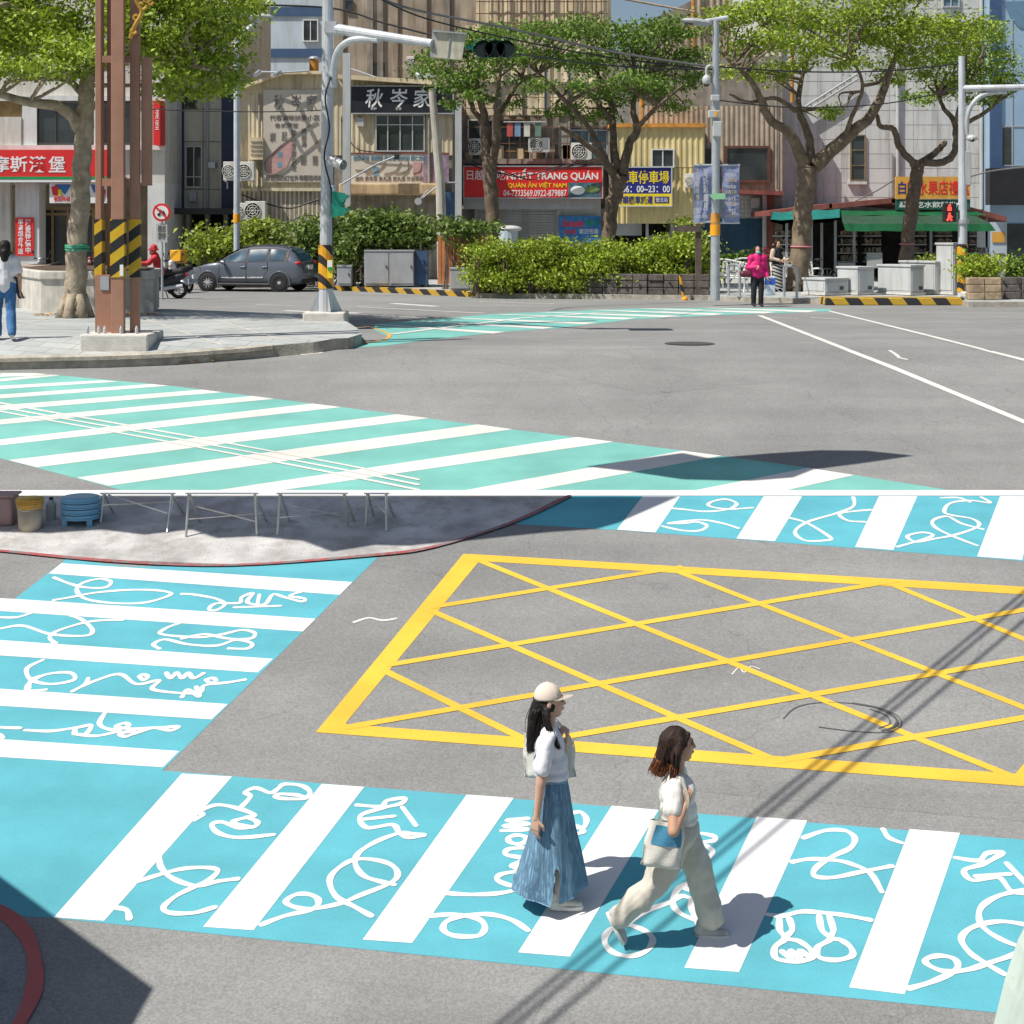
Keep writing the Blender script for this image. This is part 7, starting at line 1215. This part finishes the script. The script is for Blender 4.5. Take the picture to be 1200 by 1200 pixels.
# ---- the smaller figures of the upper street
def figure(label, loc, yaw, H, J, parts, vox=.014, extra=None):
    """J: joints for a 1.6 m person facing -y; parts: list of (part name, material, [capsules])"""
    loc = Vector(loc); Rz = Matrix.Rotation(yaw, 3, 'Z'); s = H/1.6; W = lambda p: loc+Rz @ (Vector(p)*s); t = thing('person', label, 'person', loc); b = new(); hd = J['head']
    hc_ = Vector(hd); RH = Matrix.Rotation(-math.pi/2, 3, 'Z'); q = new(); head(q, (0, 0, 0)); bmesh.ops.transform(q, matrix=Matrix.Translation(W(hd)) @ Rz.to_4x4() @ RH.to_4x4() @ Matrix.Scale(s, 4), verts=q.verts); me = bpy.data.meshes.new('x'); q.to_mesh(me); q.free(); b.from_mesh(me); bpy.data.meshes.remove(me)
    def cp(a, r0, c, r1, bb=b): capsule(bb, W(a), r0*s, W(c), r1*s, 10)
    neck = J['neck']; cp(neck, .05, (hc_+Vector((0, .02, -.06))), .045); cp(neck, .09, J['pelvis'], .11)
    for sd in ('l', 'r'):
        cp(J['sh'+sd], .048, J['el'+sd], .038); cp(J['el'+sd], .036, J['wr'+sd], .026); dv = (Vector(J['wr'+sd])-Vector(J['el'+sd])).normalized(); hand(b, W(J['wr'+sd]), Rz @ dv, Rz @ Vector((1 if sd == 'l' else -1, .2, 0)), .45, 1.1*s, 1)
        cp(J['hp'+sd], .085, J['kn'+sd], .056); cp(J['kn'+sd], .054, J['an'+sd], .036)
    body = link('body', remesh(b, vox*.7, 2, .4), m_skin2, t)
    for sd in (-1, 1): obj('eye', ball(new(), W(hc_+Vector((sd*.031, -.074, .012))), .009*s, 8, 6), m_eye, body)
    for nm, m, caps, amp in parts:
        b = new()
        for a, r0, c, r1 in caps: capsule(b, W(J[a] if isinstance(a, str) else a), r0*s, W(J[c] if isinstance(c, str) else c), r1*s, 12)
        link(nm, remesh(b, vox, 3, .5, amp, 9), m, t)
    for sd in ('l', 'r'): an = Vector(J['an'+sd]); b = new(); capsule(b, W(an+Vector((0, .02, -.03))), .04*s, W(an+Vector((0, -.13, -.05))), .034*s); link('shoe', remesh(b, .012, 2), extra or m_blackc, t)
    return t, W
J0 = dict(head=(0, -.02, 1.47), neck=(0, 0, 1.3), pelvis=(0, 0, .88), shl=(.17, 0, 1.27), shr=(-.17, 0, 1.27), ell=(.22, .03, 1.0), elr=(-.22, .03, 1.0), wrl=(.22, -.08, .79), wrr=(-.22, -.08, .79), hpl=(.085, 0, .86), hpr=(-.085, 0, .86), knl=(.1, -.01, .46), knr=(-.1, -.01, .46), anl=(.1, .02, .09), anr=(-.1, .02, .09))
def torso(r=.0): return [('neck', .1+r, 'pelvis', .135+r), ('shl', .075+r, 'shr', .075+r), ((.1, 0, 1.1), .1+r, (-.1, 0, 1.1), .1+r), ((.08, 0, .9), .1+r, (-.08, 0, .9), .1+r)]
J = dict(J0, elr=(-.25, .0, 1.02), wrr=(-.1, -.17, 1.04), wrl=(.24, -.06, .8)); p = P(887.5, 359, 40.2); p.z = .003
t, W = figure('woman in a magenta jacket, black trousers and mint face mask at the kerb', p, .12, 1.6, J, [('jacket', m_pinkj, torso(.025)+[('shl', .085, 'ell', .075), ('ell', .072, 'wrl', .055), ('shr', .085, 'elr', .075), ('elr', .072, 'wrr', .055), ((.1, 0, .84), .11, (-.1, 0, .84), .11)], .012), ('trousers', m_blackc, [('hpl', .1, 'knl', .08), ('knl', .078, 'anl', .065), ('hpr', .1, 'knr', .08), ('knr', .078, 'anr', .065)], .008), ('hair', m_hairb, [((0, .02, 1.5), .1, (0, .045, 1.42), .09), ((.075, .02, 1.48), .035, (.08, .02, 1.38), .03), ((-.075, .02, 1.48), .035, (-.08, .02, 1.38), .03)], .006)])
obj('face_mask', ball(new(), W((0, -.075, 1.425)), (.058, .05, .045), 14, 10), m_mask, t, True)
c = W((-.31, -.02, .84)); tb = thing('handbag', 'dark maroon handbag on the arm of the woman in magenta', 'bag', c); b = new(); capsule(b, c+Vector((-.08, 0, .02)), .09, c+Vector((.1, 0, .02)), .09); link('bag_body', remesh(b, .014, 2), M('maroon leather', (.12, .02, .035), .4, .2), tb); obj('strap', tube(new(), smooth_pts([c+Vector((-.1, 0, .1)), c+Vector((.02, .0, .42)), c+Vector((.12, 0, .1))]), .012, 6), m_blackc, tb)
c = W((.33, -.05, .7)); tb = thing('shopping_bag', 'blue and white shopping bag beside the woman in magenta', 'bag', c); obj('bag_body', box(new(), c.x-.13, c.x+.13, c.y-.05, c.y+.05, c.z-.4, c.z+.1), M('white plastic', (.55, .62, .7), .5, .1), tb, bevel=.02); obj('print', box(new(), c.x-.132, c.x+.132, c.y-.054, c.y+.054, c.z-.12, c.z+.05), M('bag blue', (.04, .12, .5), .5, .1), tb); obj('handle', tube(new(), smooth_pts([c+Vector((-.06, 0, .1)), c+Vector((-.05, 0, .2)), c+Vector((.06, 0, .2)), c+Vector((.06, 0, .1))]), .01, 6), m_blackc, tb)
J = dict(J0, elr=(-.24, -.02, 1.04), wrr=(-.1, -.2, .98), ell=(.23, -.04, 1.03), wrl=(.12, -.22, 1.0)); p = P(911, 348, 46.6); p.z = .14
t, W = figure('woman in dark vest, beige shirt and long striped skirt beside the benches', p, .5, 1.56, J, [('shirt', M('beige shirt', (.5, .4, .31), .8, .1), [('shl', .075, 'ell', .065), ('ell', .06, 'wrl', .05), ('shr', .085, 'elr', .07), ('elr', .06, 'wrr', .05), ((.1, .04, 1.15), .1, (-.1, .04, 1.15), .1)], .008), ('vest', m_blackc, torso(.005), .006), ('hair', m_hairb, [((0, .02, 1.51), .098, (0, .05, 1.43), .088), ((0, .1, 1.47), .05, (0, .11, 1.46), .05)], .006)])
b = new(); rows = []
for j, (z, r) in enumerate(((.9, .15), (.7, .18), (.45, .2), (.2, .225), (.1, .235))): rows.append([b.verts.new(W((r*(1+.04*math.sin(7*a)*j/4)*math.cos(a), r*.8*(1+.04*math.sin(7*a)*j/4)*math.sin(a), z))) for a in np.linspace(0, 2*math.pi, 32, endpoint=False)])
for j in range(4):
    for k in range(32): b.faces.new((rows[j][k], rows[j][(k+1) % 32], rows[j+1][(k+1) % 32], rows[j+1][k]))
obj('striped_skirt', b, stripes('zebra skirt', (.03, .03, .03), (.6, .58, .54), (.35, 0, 1), .1, .8, .5), t, True)
p = G(5, 397.5, .19); J = dict(J0, knl=(.1, -.12, .47), anl=(.1, .0, .1), knr=(-.1, .04, .46), anr=(-.1, .2, .11), wrl=(.19, -.16, .86), ell=(.24, .02, 1.02), elr=(-.23, .1, 1.0), wrr=(-.24, .05, .8))
t, W = figure('woman in a white t-shirt and blue jeans walking away at the left edge', p, -2.75, 1.66, J, [('t_shirt', m_tee, torso(.01)+[('shl', .08, (.21, .02, 1.1), .075), ('shr', .08, (-.21, .05, 1.1), .075)], .01), ('jeans', m_jean, [('hpl', .105, 'knl', .078), ('knl', .076, 'anl', .07), ('hpr', .105, 'knr', .078), ('knr', .076, 'anr', .07), ((.07, 0, .88), .12, (-.07, 0, .88), .12)], .01), ('hair', m_hair, [((0, .02, 1.5), .105, (0, .05, 1.4), .1), ((0, .07, 1.4), .09, (0, .09, 1.3), .06)], .008)], .012, m_lgrey)
c = W((-.2, .0, .9)); b = new(); capsule(b, W((-.17, -.05, .95)), .06, W((-.26, -.14, .68)), .045); tag(link('folded_jacket', remesh(b, .015, 2, .5, .015, 9), M('navy cloth', (.03, .05, .12), .85, .2), None), 'dark navy jacket hanging from the arm of the woman in blue jeans', 'jacket')
p = P(184, 334, 44.8); p.z = .0; J = dict(J0, head=(0, -.12, 1.40), neck=(0, -.06, 1.24), pelvis=(0, .08, .8), shl=(.17, -.05, 1.2), shr=(-.17, -.05, 1.2), ell=(.22, -.25, 1.03), elr=(-.22, -.25, 1.03), wrl=(.24, -.46, 1.03), wrr=(-.24, -.46, 1.03), hpl=(.09, .06, .8), hpr=(-.09, .06, .8), knl=(.14, -.32, .68), knr=(-.14, -.32, .68), anl=(.12, -.3, .34), anr=(-.12, -.3, .34))
t, W = figure('person in red jacket and red bucket hat on a black scooter behind the planter', p, -1.42, 1.62, J, [('jacket', m_redj, [('neck', .12, 'pelvis', .15), ('shl', .085, 'shr', .085), ('shl', .085, 'ell', .075), ('ell', .07, 'wrl', .05), ('shr', .085, 'elr', .075), ('elr', .07, 'wrr', .05)], .012), ('trousers', m_blackc, [('hpl', .105, 'knl', .08), ('knl', .078, 'anl', .06), ('hpr', .105, 'knr', .08), ('knr', .078, 'anr', .06)], .008), ('bucket_hat', m_redj, [((0, -.09, 1.48), .105, (0, -.09, 1.45), .11)], .004)])
b = new(); c = W((0, -.1, 1.44)); tube(b, [c+Vector((0, 0, .03)), c+Vector((0, 0, -.03))], [.115, .165], 18, False); bmesh.ops.solidify(b, geom=b.faces[:], thickness=.006); obj('hat_brim', b, m_redj, t)
# ---------------------------------------------------------------- snack stall things on the lower pavement
def SG(u, v): return G(u, v, .014)
m_pbucket = M('yellow plastic', (.62, .36, .06), .5, .12, 6); m_pwash = M('worn bucket', (.55, .47, .35), .6, .2, 6, spots=.3); m_pblue = M('light blue plastic', (.16, .38, .56), .4, .08, 3); m_tsteel = M('tube steel', (.62, .62, .58), .35, .12, 8, .7); m_top = M('white table top', (.8, .8, .78), .4, .04)
q = SG(31, 624); z = q.z
t = thing('plastic_bucket', 'worn yellow plastic bucket with a wire handle on the stall pavement', 'bucket', q); b = new(); tube(b, [(q.x, q.y+.13, z), (q.x, q.y+.13, z+.03), (q.x, q.y+.13, z+.26)], [.125, .13, .145], 28); obj('body', b, m_pwash, t, True); b = new(); tube(b, [(q.x, q.y+.13, z+.26), (q.x, q.y+.13, z+.385)], [.146, .152], 28); obj('upper_body', b, m_pbucket, t, True); b = new()
for k in range(3): tube(b, [Vector((q.x+(.158-.002*k)*math.cos(a*math.pi/16), q.y+.13+(.158-.002*k)*math.sin(a*math.pi/16), z+.36-.022*k)) for a in range(33)], .008, 6, False)
obj('rim', b, m_pbucket, t); b = new(); tube(b, smooth_pts([(q.x-.155, q.y+.1, z+.34), (q.x-.08, q.y-.03, z+.27), (q.x+.05, q.y-.04, z+.26), (q.x+.15, q.y+.08, z+.34)]), .006, 6); obj('wire_handle', b, m_tsteel, t)
q = SG(4, 617); t = thing('plastic_crate', 'faded pink plastic tub cut by the left edge of the picture', 'tub', q); obj('body', box(new(), q.x-.4, q.x+.1, q.y, q.y+.3, q.z, q.z+.34), M('faded pink plastic', (.38, .25, .24), .6, .15), t, bevel=.03); obj('rim', box(new(), q.x-.42, q.x+.12, q.y-.02, q.y+.32, q.z+.34, q.z+.37), M('faded pink plastic', (.38, .25, .24)), t, bevel=.01)
q = SG(57, 612); t = thing('gas_bottle', 'slim grey bottle standing between the bucket and the blue stools', 'bottle', q); obj('body', tube(new(), [(q.x, q.y+.1, q.z), (q.x, q.y+.1, q.z+.2), (q.x, q.y+.1, q.z+.25)], [.06, .06, .03], 16), m_grey, t); obj('cap', tube(new(), [(q.x, q.y+.1, q.z+.25), (q.x, q.y+.1, q.z+.28)], .025, 10), m_plast, t)
for k in range(4):   # stack of plastic stools, each a thing of its own
    q = SG(89, 619); z = q.z+.02+.0*k; st = .066*k; t = thing('plastic_stool', ['lowest light blue stool of the stack on the stall pavement', 'second light blue stool from the bottom of the stack', 'light blue stool just under the top of the stack', 'topmost light blue stool of the stack'][k], 'stool', (q.x, q.y+.2, q.z+st), 'stacked light blue stools')
    b = new(); n = 28; cy_ = q.y+.2; h0 = q.z+.09+st
    tube(b, [(q.x, cy_, h0), (q.x, cy_, h0+.05)], [.228, .222], n); obj('skirt', b, m_pblue, t)
    tube_ = tube(new(), [Vector((q.x+.232*math.cos(a*2*math.pi/n), cy_+.232*math.sin(a*2*math.pi/n), h0+.004)) for a in range(n+1)], .008, 6, False); obj('rim', tube_, m_pblue, t)
    if k == 0:
        for a in (.6, 2.5, 3.9, 5.5): obj('leg', box(new(), q.x+.205*math.cos(a)-.03, q.x+.205*math.cos(a)+.03, cy_+.205*math.sin(a)-.02, cy_+.205*math.sin(a)+.02, q.z, h0), m_pblue, t)
    if k == 3: obj('seat', tube(new(), [(q.x, cy_, h0+.05), (q.x, cy_, h0+.058)], [.222, .2], n), m_pblue, t)
# bare folding trestles
def trestle(feet, label, dep=.45):
    A = SG(*feet[0]); Bq = SG(*feet[1]); t = thing('trestle_frame', label, 'trestle', ((A.x+Bq.x)/2, A.y, A.z), 'bare steel trestles at the stall'); top = HC-(578.3-V0)*(A.y+.05)/F; yb = A.y+dep; r = .015
    zb = gz(yb)+.014; yt = A.y+.05
    for x, y_, z_, tx in ((A.x, A.y, A.z, A.x+.02), (Bq.x, Bq.y, Bq.z, Bq.x-.02), (A.x+.07, yb, zb, A.x+.03), (Bq.x+.05, yb, zb, Bq.x-.03)): obj('leg', tube(new(), [(x, y_, z_), (tx, yt, top)], r, 8), m_tsteel, t)
    b = new(); zz = A.z+.2
    tube(b, [(A.x+.01, A.y+.02, zz), (Bq.x+.03, yb-.15, zz+.02)], .009, 6); tube(b, [(Bq.x, Bq.y+.02, zz-.04), (A.x+.05, yb-.15, zz+.1)], .009, 6); obj('cross_brace', b, m_tsteel, t)
    obj('top_bar', tube(new(), [(A.x-.02, yt, top), (Bq.x+.02, yt, top)], .012, 8), m_top, t); return t
trestle((((218, 629), (301, 627))), 'left bare steel trestle with crossed legs on the stall pavement'); trestle(((325, 627), (408, 617)), 'bare steel trestle in the middle of the stall pavement'); trestle(((428, 616), (453, 622)), 'narrow steel trestle at the right of the stall pavement', .3)
trestle(((118, 612), (196, 624)), 'thin steel trestle just right of the blue stool stack', .3)
# things outside the picture whose shadows fall into it: a corner house, power cables, and two sheets added only for their shadow
def shade_src(u, v, h):
    g = G(u, v); k = h/to_sun.z; return g+to_sun*k
B = thing('corner_house', 'plain rendered corner house left of the lower street, outside the picture', 'building', (-7.5, 9, gz(9))); c0 = shade_src(175, 1160, 5.0)
d1 = (Vector(G(0, 1003)).xy-Vector(G(175, 1160)).xy).normalized(); d2 = (Vector(G(147, 1200)).xy-Vector(G(175, 1160)).xy).normalized()
p0 = c0.xy; ring = [p0, p0+d1*7, p0+d1*7+Vector((-5, -3)), p0+Vector((-7, -6)), p0+d2*4]; b = new(); zt = c0.z
lo_ = [b.verts.new((p.x, p.y, gz(p.y)-1)) for p in ring]; hi_ = [b.verts.new((p.x, p.y, zt)) for p in ring]; b.faces.new(lo_[::-1]); b.faces.new(hi_)
for i in range(5): b.faces.new((lo_[i], lo_[(i+1) % 5], hi_[(i+1) % 5], hi_[i]))
obj('wall', b, m_cream_w, B); b = new(); hh = [b.verts.new((p.x, p.y, zt+.05)) for p in ring]; b.faces.new(hh); bmesh.ops.solidify(b, geom=b.faces[:], thickness=-.12); obj('roof', b, m_grime, B); s2 = shade_src(155, 1127, 5.0)
def canopy(name, label, cat, pts, h, m, th=.05):  # flat sheet outlined by projecting the wanted shadow back towards the sun
    b = new(); zr = max(shade_src(u, v, h).z for u, v in pts); vs_ = []
    for u, v in pts: g = G(u, v); p = g+to_sun*((zr-g.z)/to_sun.z); vs_.append(b.verts.new(p))
    f = b.faces.new(vs_); bmesh.ops.solidify(b, geom=b.faces[:], thickness=th); return b, vs_
t = thing('stall_shadow_sheet', 'unseen flat sheet added to shade the snack stall pavement, outside the picture', 'canopy', (-9, 15.5, 3.5)); b, _ = canopy('', '', '', [(60, 582), (560, 582), (672, 582), (796, 582), (725, 613), (700, 620), (640, 624), (480, 641), (440, 640), (390, 648), (355, 635), (300, 630), (255, 632), (225, 622), (170, 628), (120, 622), (60, 626), (-300, 618), (-300, 582)], 7.4, m_grime); obj('sheet', b, m_shut, t)  # added out of view; its outline follows the shadow on the stall pavement
for x, y in ((-12, 15.8), (-13, 16.6)): obj('post', tube(new(), [(x, y, gz(y)), (x, y, 4.6)], .08, 10), m_galv, t)
t = thing('crosswalk_shadow_sheet', 'unseen grey sheet added to cast a shadow on the mint crosswalk, outside the picture', 'shadow caster', (-3, 17, 4.5)); b, _ = canopy('', '', '', [(686, 547), (735, 540), (800, 531), (830, 537), (905, 531), (960, 527.5), (1015, 528), (1072, 534), (1010, 543), (955, 550), (930, 560), (880, 564), (800, 562), (740, 553)], 7.0, m_grime, .03); obj('cloth', b, m_shut, t)  # unseen sheet added to throw the elongated shadow patch on the crosswalk
for i, pr in enumerate((((1200, 694), (590, 1196)), ((1200, 704), (604, 1200)), ((1200, 727), (640, 1200)))):
    zc = HC+3.3; e = []
    for u, v in pr: g = G(u, v); e.append(g+to_sun*((zc-g.z)/to_sun.z))
    d = e[0]-e[1]; b = new(); tube(b, [e[1]-d*.6, e[0]+d*.75], .02, 6); tag(obj('power_cable', b, m_black), ['left', 'middle', 'right'][i]+' one of the three black power cables high over the lower street, outside the picture', 'cable', 'power cables over the lower street')
# pale green footbridge pier close to the camera at the bottom right corner
t = thing('bridge_pier', 'small pale green painted shoulder at the bottom right corner', 'pier', (2.4, 5, gz(5))); yb = 5.0; b = new(); zt = Z(1068, yb)
pts2 = [Vector((P(1158, 1208, yb).x-.12, yb, gz(yb))), P(1158, 1208, yb), P(1174, 1143, yb), P(1189, 1098, yb), P(1204, 1068, yb), Vector((3.6, yb, zt+.1)), Vector((3.6, yb, gz(yb)))]; prism(b, pts2, -.6)
obj('body', b, M('pale green paint', (.5, .6, .54), .6, .12, 3, streak=.3, spots=.2), t, bevel=.03); obj('cap', box(new(), 1.75, 3.7, yb-.62, yb, zt+.1, zt+.16), M('pale green paint', (.5, .6, .54)), t)
